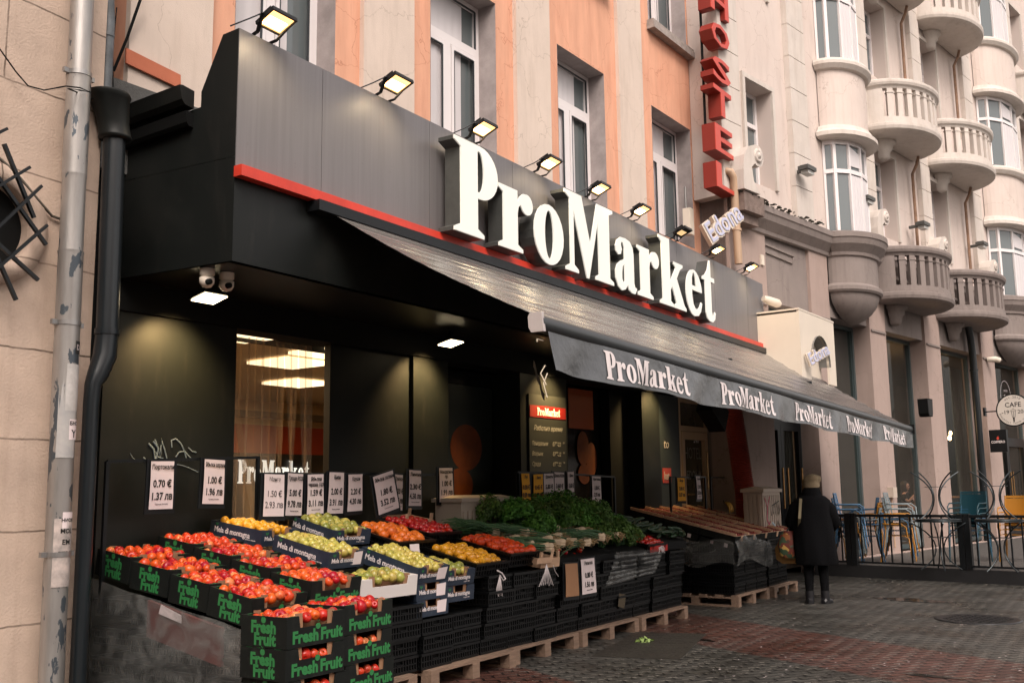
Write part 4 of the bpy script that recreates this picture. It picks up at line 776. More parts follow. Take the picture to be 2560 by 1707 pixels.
def bow(c, hw, out, first):
    # lower brown drum, corbel
    d = MB(); P = ell(c, hw, out); sweep([(0, 5.30), (0, 5.84)], P, d); bo = bh.part('bow_window', d, M['b2low'], label=first)
    r_ = MB(); sweep([(0, 5.16), (.04, 5.16), (.07, 5.2), (.07, 5.27), (.03, 5.31), (0, 5.33)], P, r_); bh.part('ring_moulding', r_, M['b2low'], bo)
    cbm = MB(); prof_ = [(1.0, 5.16), (.97, 5.08), (.88, 4.95), (.72, 4.83), (.5, 4.72), (.25, 4.64), (.0, 4.60)]
    vs = []; n = 22
    for (k_, z) in prof_: vs += [(c+hw*k_*math.cos(R(180+180*i/n)), bD+out*k_*math.sin(R(180+180*i/n)), z) for i in range(n+1)]
    cbm.add(vs, [(j*(n+1)+i, j*(n+1)+i+1, (j+1)*(n+1)+i+1, (j+1)*(n+1)+i) for j in range(len(prof_)-1) for i in range(n)], True); bh.part('corbel', cbm, M['b2low'], bo)
    ufl = ((6.36, 8.17), (9.86, 11.75), (13.45, 15.35))
    for (f0, f1) in ufl:
        # parapet above the head up to the next sill
        hd = MB(); sweep([(0, f1), (.10, f1), (.17, f1+.04), (.17, f1+.12), (.11, f1+.18), (.07, f1+.26), (.0, f1+.28)], P, hd)
        vs = [(p[0], p[1], f1+.002) for p in P]; hd.add([(c, bD+.2, f1+.002)]+vs, [(0, i+1, i+2) for i in range(len(P)-1)]); bh.part('hood_moulding', hd, M['b2trim'], bo)
        wl_ = MB(); sweep([(0, f1+.26), (0, f1+1.42)], P, wl_); bh.part('parapet', wl_, M['b2wall'], bo)
        sl = MB(); sweep([(0, f1+1.40), (.07, f1+1.42), (.13, f1+1.5), (.13, f1+1.56), (.09, f1+1.62), (-.1, f1+1.65)], P, sl); bh.part('sill_moulding', sl, M['b2trim'], bo)
        # glazing: five facets
        ang = [180, 205, 238, 270, 302, 335, 360]; q = [(c+(hw-.1)*math.cos(R(a)), bD+(out-.12)*math.sin(R(a))) for a in ang]
        fr = MB(); gl = MB(); cu = MB()
        for i in range(6):
            a, b_ = q[i], q[i+1]; gl.quad((*a, f0), (*b_, f0), (*b_, f1), (*a, f1))
            dx, dy = b_[0]-a[0], b_[1]-a[1]; l = math.hypot(dx, dy); nx, ny = dy/l*1, -dx/l*1
            fr.bar((*a, f0), (*a, f1), .065 if i % 2 else .045, .07, up=(nx, ny, 0))
            fr.bar((a[0], a[1], f1-.04), (b_[0], b_[1], f1-.04), .08, .08); fr.bar((a[0], a[1], f1-.62), (b_[0], b_[1], f1-.62), .08, .08)
            if i in (2, 3, 4): cu.grid(lambda s, t: (a[0]+dx*(.06+.88*s)-nx*.0+.006*math.sin(s*25), a[1]+dy*(.06+.88*s)-.022+.008*math.sin(s*22), f0+(f1-.68-f0)*t), 14, 1)
            if i in (2, 4): cu.grid(lambda s, t: (a[0]+dx*(.1+.8*s), a[1]+dy*(.1+.8*s)-.022, f1-.50+.4*t*(1-.3*s)), 4, 1)
        wn = bh.part('window_frame', fr, M['pvc'], bo); bh.part('pane', gl, M['glassup'], bo); bh.part('curtain', cu, M['blind'], bo)
for i, (c, hw, out) in enumerate(BOWS): bow(c, hw, out, ['bow window nearest the market', 'bow window above the cafe door', 'bow window farthest along'][i])
def balcony(c, hw, out, z0, m, tag):
    P = ell(c, hw, out); hz = 1.02
    s_ = MB(); sweep([(-.12, z0-.02), (.0, z0-.0), (.06, z0+.03), (.08, z0+.09), (.08, z0+.15), (.03, z0+.17), (.03, z0+.22), (-.05, z0+.23)], P, s_)
    vs = [(p[0]-p[2]*.12, p[1]-p[3]*.12, z0-.019) for p in P]; s_.add([(c, bD, z0-.019)]+vs, [(0, i+1, i+2) for i in range(len(P)-1)])
    vs = [(p[0]-p[2]*.05, p[1]-p[3]*.05, z0+.229) for p in P]; s_.add([(c, bD, z0+.229)]+vs, [(0, i+1, i+2) for i in range(len(P)-1)])
    bo = bh.part('balcony', s_, m, label=tag)
    r_ = MB(); sweep([(-.13, z0+hz-.1), (.01, z0+hz-.1), (.03, z0+hz-.06), (.07, z0+hz-.03), (.09, z0+hz+.02), (.09, z0+hz+.07), (.05, z0+hz+.10), (-.12, z0+hz+.10), (-.14, z0+hz-.1)], P, r_); bh.part('rim', r_, m, bo)
    so = MB(); 
    for (a0, a1) in ((180, 204), (336, 360)): 
        Q = ell(c, hw, out, a0, a1, 5); sweep([(-.10, z0+.22), (.02, z0+.22), (.02, z0+hz-.1), (-.10, z0+hz-.1), (-.10, z0+.22)], Q, so)
    sweep([(-.09, z0+.22), (.02, z0+.22), (.02, z0+.30), (-.09, z0+.31)], P, so); bh.part('parapet_end', so, m, bo)
    for k in range(11):
        t = R(212+(328-212)*k/10); x, y = c+(hw-.04)*math.cos(t), bD+(out-.04)*math.sin(t); nx, ny = math.cos(t)/hw, math.sin(t)/out; l = math.hypot(nx, ny); nx, ny = nx/l, ny/l; tx, ty = -ny, nx
        b_ = MB(); w0 = .062; z1, z2 = z0+.30, z0+hz-.1
        for (za, zb, w_) in ((z1, z2-.10, w0), (z2-.10, z2-.08, w0*1.25), (z2-.08, z2-.0, w0)):
            pts = [(x+tx*w_*sx+nx*w_*sy*.8, y+ty*w_*sx+ny*w_*sy*.8) for sx, sy in ((-1, -1), (1, -1), (1, 1), (-1, 1))]; b_.hexa([(*p, za) for p in pts]+[(*p, zb) for p in pts])
        bh.part('baluster', b_, m, bo)
    cb_ = MB(); cb_.lathe([(.30, z0-.02), (.31, z0-.08), (.24, z0-.12), (.24, z0-.2), (.19, z0-.24), (.17, z0-.38), (.10, z0-.42), (0, z0-.43)], (c-.42*hw, bD+.0, 0), 18, R(180), R(360)); bh.part('console', cb_, m, bo)
for i, (c, hw, out) in enumerate(BALS):
    balcony(c, hw, out, 5.26, M['b2low'], 'brown round balcony on the first floor'); balcony(c, hw, out, 8.86, M['b2trim'], 'pale round balcony on the second floor'); balcony(c, hw, out, 12.46, M['b2trim'], 'pale round balcony on the third floor')
# rusticated pilasters upstairs
for (a, b_) in ((13.95, 14.6), (16.45, 17.10), (19.38, 20.02), (22.55, 23.1), (25.95, 26.55), (29.8, 30.5), (33.8, 34.5)):
    q = MB(); z = ZC+.06; k = 0
    while z < 17: q.box(a, b_, bD-.09, bD+.018, z, z+.615); q.box(a+.012, b_-.012, bD-.075, bD+.018, z+.615, z+.63); z += .63; k += 1
    bh.part('pilaster', q, M['b2trim'])
    bh.part('pilaster_strip', MB().box(b_+.05, b_+.12, bD-.02, bD+.018, ZC+.06, 17), M['b2trim'])
# narrow windows with trimmed surrounds
rvm = mat('reveal_plaster', (.54, .46, .42), .85)
for (a, b_, cuz) in NW:
    for (f0, f1) in NF:
        t = .09; tr = MB()
        for (x0_, x1_, z0_, z1_) in ((a-t, a-.002, f0, f1), (b_+.002, b_+t, f0, f1), (a-t, b_+t, f1+.002, f1+t)): tr.box(x0_, x1_, bD-.03, bD+.018, z0_, z1_)
        wn = bh.part('window', tr, M['b2trim']); y0_, y1_ = bD+.30, bD+.36; g_ = .003
        rv = MB(); rv.quad((b_-g_, bD+.02, f0), (b_-g_, bD+.45, f0), (b_-g_, bD+.45, f1), (b_-g_, bD+.02, f1)); rv.quad((a+g_, bD+.02, f0), (a+g_, bD+.45, f0), (a+g_, bD+.45, f1), (a+g_, bD+.02, f1)); rv.quad((a, bD+.02, f1-g_), (b_, bD+.02, f1-g_), (b_, bD+.45, f1-g_), (a, bD+.45, f1-g_)); bh.part('reveal', rv, rvm, wn)
        fr = MB(); m_ = (a+b_)/2; fr.box(a+.005, a+.07, y0_, y1_, f0, f1-.005); fr.box(b_-.07, b_-.005, y0_, y1_, f0, f1-.005); fr.box(a+.07, b_-.07, y0_, y1_, f1-.07, f1-.005); fr.box(a+.07, b_-.07, y0_-.005, y1_, f1-.66, f1-.58); fr.box(m_-.035, m_+.035, y0_-.004, y1_, f0, f1-.66); fr.box(m_-.02, m_+.02, y0_-.004, y1_, f1-.58, f1-.07); bh.part('frame', fr, M['pvc'], wn)
        bh.part('pane', MB().quad((a, y1_-.02, f0), (b_, y1_-.02, f0), (b_, y1_-.02, f1), (a, y1_-.02, f1)), M['glassup'], wn)
# small rain pipes under the upper balconies
for (u, z0, z1) in ((22.05, 6.4, 8.8), (25.35, 6.4, 8.8), (25.35, 10.1, 12.4), (22.05, 10.1, 12.4)):
    m_ = MB(); m_.tube([(u, bD-.25, z1+.02), (u, bD-.2, z1-.15), (u, bD-.09, z1-.35), (u, bD-.09, z0)], .035, 8); bh.part('rain_pipe', m_, mat('rusty_pipe_%d_%d' % (u*10, z0), (.33, .20, .13), .7, var=.5, vs=6))
# scroll ornaments on the cornice
def scroll(u, z, s=1, dD=0):
    y0_, y1_ = bD-.34+dD, bD-.06+dD; P = [(0, 0), (.0, .35*s), (.06*s, .62*s), (.2*s, .8*s), (.42*s, .88*s)]+[(.52*s+.2*s*math.cos(R(a)), .70*s+.2*s*math.sin(R(a))) for a in range(100, -150, -25)]+[(.30*s, .45*s), (.34*s, .2*s), (.55*s, 0)]
    m_ = MB(); m_.prism([(u+x, z+y) for x, y in P], y0_, y1_); o_ = bh.part('scroll_ornament', m_, M['b2trim'])
    e = MB(); e.lathe([(.13*s, 0), (.12*s, .03), (.08*s, .03), (.06*s, .015), (.05*s, .04), (0, .05)], (0, 0, 0), 18).mapv(lambda p: Vector((u+.52*s+p.x, y0_-p.z, z+.70*s+p.y))); bh.part('volute', e, M['b2trim'], o_)
scroll(14.15, 6.36, .95); scroll(19.3, 6.36, .85, -.02); scroll(22.55, 6.36, .85, -.02); scroll(25.9, 6.36, .85, -.02)
# grey facade spotlights (off)
for i, (x, y, D, lab) in enumerate(((2018, 425, bD-.28, 'small grey facade light above the first brown bay'), (2168, 500, bD-.35, 'small grey facade light above the second scroll ornament'), (2307, 563, bD-.35, 'small grey facade light above the third scroll ornament'), (2455, 612, bD-.35, 'small grey facade light above the fourth scroll ornament'))):
    u, z = B.hit(x, y, D); t = Thing(B, 'facade_light', (u, D, z), lab, 'lamp', 'unlit lights on the pale house')
    b_ = MB(); b_.box(u-.17, u+.17, D-.10, D+.10, z-.02, z+.05); b_.box(u-.13, u+.13, D-.08, D+.08, z+.05, z+.07); b_.box(u-.03, u+.03, D+.08, D+.30, z-.03, z+.03); t.part('housing', b_, mat('light_grey_%d' % i, (.07, .07, .065), .5)); t.part('lens', MB().box(u-.11, u+.13, D-.07, D+.07, z-.09, z-.021), mat('light_lens_%d' % i, (.42, .42, .40), .4))
# ground floor glazing: bays between pillars
gy = bD+.40
bays = [(15.35, 16.96, 'door'), (17.69, 19.42, 'dark'), (20.19, 22.30, 'clear'), (23.16, 25.9, 'clear'), (26.8, 29.8, 'door2'), (30.7, 33.8, 'dark'), (34.7, 37.8, 'dark')]
dz = .2
for (a, b_, kd) in bays:
    fr = MB(); zt = 4.699; e = .07
    fr.box(a+.003, a+e, gy-.05, gy+.04, dz, zt); fr.box(b_-e, b_-.003, gy-.05, gy+.04, dz, zt); fr.box(a+e, b_-e, gy-.05, gy+.04, zt-e, zt-.002); fr.box(a+e, b_-e, gy-.05, gy+.04, dz, dz+.09)
    dark = mat('anthracite_frame_%d' % int(a), (.055, .075, .078), .4)
    w_ = bh.part('shop_window' if 'door' not in kd else 'cafe_entrance', fr, dark)
    bh.part('pane', MB().quad((a+e, gy, dz), (b_-e, gy, dz), (b_-e, gy, zt), (a+e, gy, zt)), M['glass'] if kd == 'dark' else M['glassclear'], w_)
    if 'door' in kd:
        zt2 = 2.62; m_ = (a+b_)/2; d = MB(); d.box(a+e, b_-e, gy-.07, gy-.01, zt2, zt2+.12)
        for (p, q) in ((a+e, m_-.004), (m_+.004, b_-e)):
            d.box(p, p+.10, gy-.075, gy-.015, dz, zt2); d.box(q-.10, q, gy-.075, gy-.015, dz, zt2); d.box(p+.10, q-.10, gy-.075, gy-.015, zt2-.11, zt2); d.box(p+.10, q-.10, gy-.075, gy-.015, dz, dz+.13)
        do = bh.part('door', d, M['blackmetal'], w_)
        h = MB()
        for x in (m_-.09, m_+.09, b_-.2): h.tube([(x, gy-.13, 1.15), (x, gy-.13, 1.85)], .018, 8)
        bh.part('door_handle', h, mat('brass_%d' % int(a), (.45, .27, .12), .25, metal=.9), do)
        for x in (a+.32,):
            ps = MB(); ps.box(x-.12, x+.12, gy-.09, gy-.084, 1.35, 1.85); bh.part('door_poster', ps, mat('blue_poster_%d' % int(a), (.12, .22, .32), .5, col2=(.32, .34, .34), vs=6), do)
            ps = MB(); ps.box(x-.12, x+.12, gy-.09, gy-.084, 1.98, 2.40); bh.part('door_poster', ps, M['paper'], do)
# cafe interior
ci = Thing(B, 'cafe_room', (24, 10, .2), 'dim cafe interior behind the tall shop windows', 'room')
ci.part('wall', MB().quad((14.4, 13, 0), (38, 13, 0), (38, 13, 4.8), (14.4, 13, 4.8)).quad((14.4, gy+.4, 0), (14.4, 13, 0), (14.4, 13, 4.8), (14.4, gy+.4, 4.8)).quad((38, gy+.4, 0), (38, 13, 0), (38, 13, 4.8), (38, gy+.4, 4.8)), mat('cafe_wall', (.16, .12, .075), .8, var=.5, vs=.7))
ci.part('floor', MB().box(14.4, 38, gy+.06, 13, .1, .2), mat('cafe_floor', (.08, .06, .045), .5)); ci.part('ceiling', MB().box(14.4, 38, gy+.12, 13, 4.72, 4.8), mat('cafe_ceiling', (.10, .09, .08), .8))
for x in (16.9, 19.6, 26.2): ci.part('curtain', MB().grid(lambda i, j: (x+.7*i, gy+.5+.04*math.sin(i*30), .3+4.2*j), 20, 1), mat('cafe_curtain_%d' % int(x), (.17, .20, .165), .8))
for i, (x, y, D) in enumerate(((1937, 1058, 10.4), (2374, 1094, 10.3), (2376, 1082, 11.5), (2100, 960, 11))):
    u, z = B.hit(x, y, D); t = Thing(B, 'pendant_lamp', (u, D, z), ['glowing bulb hanging inside the cafe entrance', 'glowing bulb hanging inside the right cafe window', 'small far bulb inside the right cafe window', 'bulb deep inside the first cafe window'][i], 'lamp', 'bulbs in the cafe')
    t.part('bulb', MB().lathe([(0, -.07), (.04, -.05), (.05, 0), (.025, .06), (0, .07)], (u, D, z), 12), mat('bulb_glow_%d' % i, (1, .62, .25), .5, emis=18)); t.part('cord', MB().tube([(u, D, z+.06), (u, D, 4.7)], .006, 5), M['black2'])
cl = bpy.data.lights.new('cafe_light', 'POINT'); cl.energy = 50; cl.color = (1, .62, .3); cl.shadow_soft_size = .3
clo = bpy.data.objects.new('cafe_light', cl); sc.collection.objects.link(clo); clo.location = B.w(23.2, 10.2, 3.0)
# cafe table and seated guest (seen through the glass)
def table(u, D, z0, label, w_=.75):
    t = Thing(B, 'cafe_table', (u, D, z0), label, 'table')
    t.part('tabletop', MB().box(u-w_/2, u+w_/2, D-.35, D+.35, z0+.78, z0+.82), mat('table_wood', (.42, .20, .07), .45)); t.part('pedestal', MB().tube([(u, D, z0), (u, D, z0+.78)], .03, 8).lathe([(.25, z0), (.25, z0+.02), (.03, z0+.05)], (u, D, 0), 16), M['blackmetal'])
q = B.hit(2262, 1262, 9.15); table(q[0], 9.3, .3, 'small wooden cafe table before the seated woman', .6)
q = B.hit(2410, 1222, 9.3); table(q[0]+.1, 9.45, .42, 'wooden high table in the right cafe window', 1.0)
# ================================================================= skin-grown figures
def skinned(name, verts, edges, radii, m, parent, sub=2, root=0, off=Vector()):
    me = bpy.data.meshes.new(name); me.from_pydata([tuple(Vector(v)-off) for v in verts], edges, []); o = bpy.data.objects.new(name, me); sc.collection.objects.link(o)
    sk = o.modifiers.new('skin', 'SKIN'); 
    for i, r_ in enumerate(radii):
        v = me.skin_vertices[0].data[i]; v.radius = r_ if isinstance(r_, tuple) else (r_, r_); v.use_root = i == root
    sk.use_smooth_shade = True; sb = o.modifiers.new('subsurf', 'SUBSURF'); sb.levels = sub; sb.render_levels = sub
    dg = bpy.context.evaluated_depsgraph_get(); ev = o.evaluated_get(dg); nm = bpy.data.meshes.new_from_object(ev); o.modifiers.clear(); o.data = nm; nm.materials.clear(); nm.materials.append(m); o.parent = parent; bpy.data.meshes.remove(me)
    return o
def chain(pts): return [(i, i+1) for i in range(len(pts)-1)]
def add_hand(V, E, Rr, wrist_i, wrist, d, side, palm_n, curl=.5):
    """palm plus five bent fingers grown from the wrist vertex; d = direction of the hand, side = towards the thumb"""
    d = Vector(d).normalized(); side = Vector(side).normalized(); pn_ = Vector(palm_n).normalized()
    k = len(V); V += [tuple(Vector(wrist)+d*.05), tuple(Vector(wrist)+d*.085)]; Rr += [(.033, .018), (.034, .017)]; E += [(wrist_i, k), (k, k+1)]
    for f, (s_, ln) in enumerate(((.030, .070), (.010, .080), (-.010, .075), (-.030, .058))):
        b0 = Vector(wrist)+d*.092+side*s_; a = len(V); V += [tuple(b0), tuple(b0+d*ln*.42+pn_*ln*.15*curl), tuple(b0+d*ln*.72+pn_*ln*.45*curl), tuple(b0+d*ln*.85+pn_*ln*.8*curl)]; Rr += [.0095, .009, .0085, .007]; E += [(k+1, a), (a, a+1), (a+1, a+2), (a+2, a+3)]
    a = len(V); b0 = Vector(wrist)+d*.045+side*.036; V += [tuple(b0), tuple(b0+d*.03+side*.018+pn_*.01), tuple(b0+d*.055+side*.018+pn_*.025)]; Rr += [.012, .011, .008]; E += [(k, a), (a, a+1), (a+1, a+2)]
# standing shopper seen from behind
wf = ground(2027, 1509); wb_ = ground(2062, 1507)
woman = Thing(S, 'person', tuple(S.loc((wf+wb_)/2)), 'person in a long black coat and beige hat, back turned, beside the far stall', 'person')
ux, uy = .5*(wf+wb_).x, .5*(wf+wb_).y
vd = Vector((ux, uy, 0)).normalized(); rtd = Vector((vd.y, -vd.x, 0))   # away from camera / to the right
Wm = Matrix.Translation((0, 0, 0))
base = Vector((ux, uy, 0))
woman.o.rotation_euler = (0, 0, 0)
def Q(r_, f, z): return rtd*r_+vd*f+Vector((0, 0, z))   # right, forward (away), up relative to the empty
# body: continuous figure (legs, torso, neck, head, arms, hands)
V = [Q(0, 0, .90), Q(0, 0, 1.08), Q(0, .02, 1.30), Q(0, .03, 1.42), Q(0, .05, 1.50), Q(.0, .07, 1.57),
     Q(-.085, 0, .86), Q(-.09, -.0, .50), Q(-.095, -.01, .10), Q(-.105, .05, .05), Q(.085, .01, .86), Q(.095, .02, .50), Q(.10, .02, .10), Q(.12, .05, .05),
     Q(-.16, .03, 1.29), Q(-.30, .06, 1.06), Q(-.20, .26, 1.00), Q(.16, .03, 1.29), Q(.29, .07, 1.06), Q(.14, .28, 1.05)]
E = [(0, 1), (1, 2), (2, 3), (3, 4), (4, 5), (0, 6), (6, 7), (7, 8), (8, 9), (0, 10), (10, 11), (11, 12), (12, 13), (2, 14), (14, 15), (15, 16), (2, 17), (17, 18), (18, 19)]
Rr = [.13, .12, .12, .055, .075, .085, .075, .05, .03, .022, .075, .05, .03, .022, .05, .045, .03, .06, .045, .03]
add_hand(V, E, Rr, 16, V[16], vd*.6+rtd*.3, Vector((0, 0, 1)), rtd, .8); add_hand(V, E, Rr, 19, V[19], vd*.6-rtd*.3, Vector((0, 0, 1)), -rtd, .8)
skinned('body', V, E, Rr, M['skin'], woman.o, 1)
# long loose coat as a lofted shell
def loft(sections, n=28, close_top=True):
    mb = MB(); vs = []; fs = []
    for (r_, f, z, a, b_, ph) in sections:
        for i in range(n):
            t = 2*math.pi*i/n; k_ = 1+ph*(.055*math.sin(5*t+z*5)+.04*math.sin(9*t+z*3)+.03*math.sin(14*t-z*8)); vs.append(Q(r_+a*k_*math.cos(t), f+b_*k_*math.sin(t), z))
    for j in range(len(sections)-1):
        for i in range(n): a_ = j*n+i; b2 = j*n+(i+1) % n; fs.append((a_, b2, b2+n, a_+n))
    mb.add(vs, fs, True)
    if close_top: mb.add(vs[-n:], [tuple(range(n))])
    return mb
def wpart(name, mb, m, parent=None):
    o = bpy.data.objects.new(name, mb.mesh(name, m)); sc.collection.objects.link(o); o.parent = parent or woman.o; return o
coat = loft([(.01, .0, .50, .235, .17, 1.6), (.01, .0, .53, .25, .18, 1.6), (.01, .0, .75, .255, .18, 1.3), (.005, .01, .95, .25, .175, 1), (0, .01, 1.12, .24, .165, .8), (0, .015, 1.25, .245, .155, .5), (0, .02, 1.33, .232, .145, .3), (0, .03, 1.385, .17, .12, .2), (0, .035, 1.41, .10, .09, 0)])
co = wpart('coat', coat, M['coat'])
for s_, arm in ((-1, [(-.13, .02, 1.32), (-.215, .03, 1.24), (-.275, .06, 1.05), (-.27, .17, .98), (-.21, .25, 1.0)]), (1, [(.13, .02, 1.32), (.215, .03, 1.22), (.27, .07, 1.02), (.24, .18, .98), (.16, .27, 1.04)])):
    a_ = MB(); a_.tube([Q(*p) for p in arm], [.072, .088, .085, .072, .06], 16); wpart('sleeve', a_, M['coat'], co)
cl_ = loft([(0, .03, 1.36, .135, .115, .3), (0, .04, 1.41, .128, .11, .3), (0, .045, 1.455, .115, .105, .4), (0, .05, 1.50, .10, .095, .5), (0, .05, 1.505, .08, .08, .3)], 24, True); wpart('collar', cl_, M['coat'], co)
hat = loft([(0, .06, 1.50, .104, .112, .2), (0, .06, 1.55, .114, .12, .4), (0, .06, 1.556, .104, .11, .4), (.01, .06, 1.60, .118, .118, 1.3), (.02, .055, 1.645, .10, .10, 1.6), (.02, .05, 1.672, .05, .055, 1.6), (.02, .05, 1.68, .01, .01, 0)], 24); wpart('beanie', hat, M['beanie'])
for s_, (r_, f) in ((-1, (-.095, -.01)), (1, (.10, .02))):
    lg_ = MB(); lg_.tube([Q(r_*.85, f+.01, .62), Q(r_*.95, f, .45), Q(r_, f, .12)], [.085, .066, .05], 14); wpart('trouser_leg', lg_, M['coat'])
    bt = MB(); bt.tube([Q(r_, f-.0, .16), Q(r_, f-.01, .08), Q(r_, f-.01, .045)], [.058, .056, .055], 14)
    dx = .45*s_ if s_ > 0 else -.15
    toe = [(-.06, .0), (-.045, .05), (.05, .05), (.15, .045), (.20, .02), (.21, 0)]
    fwd = (vd+rtd*dx).normalized(); sid = Vector((fwd.y, -fwd.x, 0)); c_ = rtd*r_+vd*(f-.01); vs = []; n = 8; secs = [(-.075, .028, .05), (-.05, .045, .075), (.03, .046, .075), (.10, .048, .06), (.155, .042, .05), (.19, .02, .035)]
    vs = []
    for (x, w_, h_) in secs: vs += [c_+fwd*x+sid*(w_*sx)+Vector((0, 0, z_)) for sx, z_ in ((-1, 0.004), (-1, h_*.6), (-.6, h_), (.6, h_), (1, h_*.6), (1, .004))]
    bt.add(vs, [tuple(range(6)), tuple(range(35, 29, -1))]+[(j*6+i, j*6+(i+1) % 6, (j+1)*6+(i+1) % 6, (j+1)*6+i) for j in range(5) for i in range(6)]); wpart('boot', bt, M['boot'])
# bags hanging at her side
bg_ = Thing(S, 'shopping_bag', tuple(S.loc(base+Q(-.33, .12, .60))), 'colourful patterned shopping bag hanging from the person in the black coat', 'bag'); bg_.o.rotation_euler = (0, 0, 0)
def patch_mat():
    m = mat('patchwork_fabric', (.42, .10, .03), .7); n = m.node_tree; b = n.nodes['Principled BSDF']; tc = n.nodes.new('ShaderNodeTexCoord'); vo = n.nodes.new('ShaderNodeTexVoronoi'); vo.inputs['Scale'].default_value = 14; vo.distance = 'CHEBYCHEV'
    sp_ = n.nodes.new('ShaderNodeSeparateColor'); r_ = n.nodes.new('ShaderNodeValToRGB'); r_.color_ramp.interpolation = 'CONSTANT'; el = r_.color_ramp.elements; el[0].color = (.12, .02, .012, 1); el[1].position = .3; el[1].color = (.22, .07, .018, 1)
    for p, c in ((.5, (.03, .06, .03, 1)), (.65, (.06, .025, .014, 1)), (.85, (.45, .28, .07, 1)), (.93, (.06, .09, .06, 1))): e = el.new(p); e.color = c
    n.links.new(tc.outputs['Object'], vo.inputs['Vector']); n.links.new(vo.outputs['Color'], sp_.inputs[0]); n.links.new(sp_.outputs[0], r_.inputs[0]); n.links.new(r_.outputs[0], b.inputs['Base Color']); return m
o0 = Q(-.33, .12, .60)
def bagloft(secs, n=20):
    mb = MB(); vs = []; fs = []
    for (r_, f, z, a, b_) in secs:
        for i in range(n):
            t = 2*math.pi*i/n; k_ = 1+.06*math.sin(4*t+z*9); cx_ = abs(math.cos(t))**.6*(1 if math.cos(t) > 0 else -1); sy_ = abs(math.sin(t))**.8*(1 if math.sin(t) > 0 else -1); vs.append(Q(r_+a*k_*cx_, f+b_*k_*sy_, z)-o0)
    for j in range(len(secs)-1):
        for i in range(n): a_ = j*n+i; b2 = j*n+(i+1) % n; fs.append((a_, b2, b2+n, a_+n))
    mb.add(vs, fs, True); mb.add(vs[:n], [tuple(range(n))]); mb.add(vs[-n:], [tuple(range(n))]); return mb
def bpart(name, mb, m, th_, parent=None): o = bpy.data.objects.new(name, mb.mesh(name, m)); sc.collection.objects.link(o); o.parent = parent or th_.o; return o
bpart('bag_body', bagloft([(-.26, .05, .58, .14, .05), (-.28, .05, .62, .17, .07), (-.29, .05, .75, .175, .08), (-.27, .06, .88, .155, .06), (-.25, .06, .93, .13, .03)]), patch_mat(), bg_)
hb = MB(); hb.tube([Q(-.35, .05, .92)-o0, Q(-.30, .08, 1.0)-o0, Q(-.22, .1, 1.05)-o0, Q(-.16, .07, .92)-o0], .012, 6); bpart('handle', hb, M['boot'], bg_)
st_ = Thing(S, 'shoulder_bag', tuple(S.loc(base+Q(-.33, .12, .60))), 'ochre bag on a strap behind the patterned shopping bag', 'bag'); st_.o.rotation_euler = (0, 0, 0)
bpart('bag_body', bagloft([(-.31, .16, .50, .13, .05), (-.33, .16, .56, .18, .06), (-.35, .16, .70, .16, .06), (-.33, .16, .80, .12, .03)]), mat('ochre_canvas', (.30, .16, .05), .8), st_)
sb_ = MB(); sb_.bar(Q(-.20, .12, .78)-o0, Q(-.17, -.16, 1.1)-o0, .035, .004, up=tuple(vd)); sb_.bar(Q(-.17, -.16, 1.1)-o0, Q(-.14, -.10, 1.36)-o0, .035, .004, up=tuple(vd)); bpart('strap', sb_, mat('khaki_strap', (.17, .14, .08), .7), st_)
# seated guest in the cafe
q = B.hit(2268, 1240, 9.6); gx = q[0]+.25; gz = .2
gu = Thing(B, 'person', (gx, 9.75, gz), 'dark haired person in a dark top seated behind the cafe window with a bottle', 'person')
def G_(x, y, z): return Vector((x, y, z))
V = [(0, 0, .78), (0, -.02, 1.0), (0, -.02, 1.18), (0, -.02, 1.27), (0, -.04, 1.36), (0, -.05, 1.43), (-.1, -.25, .76), (-.1, -.45, .74), (-.1, -.45, .25), (-.1, -.58, .22), (.1, -.25, .76), (.1, -.45, .74), (.1, -.45, .25), (.1, -.58, .22), (-.17, -.02, 1.15), (-.27, -.18, .98), (-.13, -.30, 1.16), (.17, -.02, 1.15), (.26, -.2, .96), (.04, -.34, 1.0)]
V = [Vector(v)+Vector((0, 0, .08)) for v in V]
E = [(0, 1), (1, 2), (2, 3), (3, 4), (4, 5), (0, 6), (6, 7), (7, 8), (8, 9), (0, 10), (10, 11), (11, 12), (12, 13), (2, 14), (14, 15), (15, 16), (2, 17), (17, 18), (18, 19)]
Rr = [.14, .12, .14, .05, .075, .085, .08, .06, .045, .04, .08, .06, .045, .04, .055, .042, .028, .055, .042, .028]
add_hand(V, E, Rr, 16, V[16], Vector((.6, -.1, .5)), Vector((-.5, 0, .8)), Vector((0, -1, .2)), .9); add_hand(V, E, Rr, 19, V[19], Vector((-.8, -.3, 0)), Vector((0, 0, 1)), Vector((0, -1, 0)), .9)
gu.o.scale = (.88,)*3
bo_ = skinned('body', V, E, Rr, M['skin'], gu.o, 1)
t_ = MB(); 
def gl_(secs, n=20):
    mb = MB(); vs = []; fs = []
    for (x, y, z, a, b_) in secs: vs += [(x+a*math.cos(2*math.pi*i/n), y+b_*math.sin(2*math.pi*i/n), z+.08) for i in range(n)]
    for j in range(len(secs)-1):
        for i in range(n): a_ = j*n+i; b2 = j*n+(i+1) % n; fs.append((a_, b2, b2+n, a_+n))
    mb.add(vs, fs, True); mb.add(vs[-n:], [tuple(range(n))]); return mb
def gpart(name, mb, m): o = bpy.data.objects.new(name, mb.mesh(name, m)); sc.collection.objects.link(o); o.parent = gu.o; return o
tp = gl_([(0, 0, .68, .18, .14), (0, -.01, .95, .16, .13), (0, -.02, 1.12, .19, .13), (0, -.02, 1.2, .14, .10), (0, -.02, 1.24, .07, .07)])
for s_ in (-1, 1): tp.tube([(s_*.16, -.02, 1.23), (s_*.24, -.10, 1.12)], [.07, .062], 12)
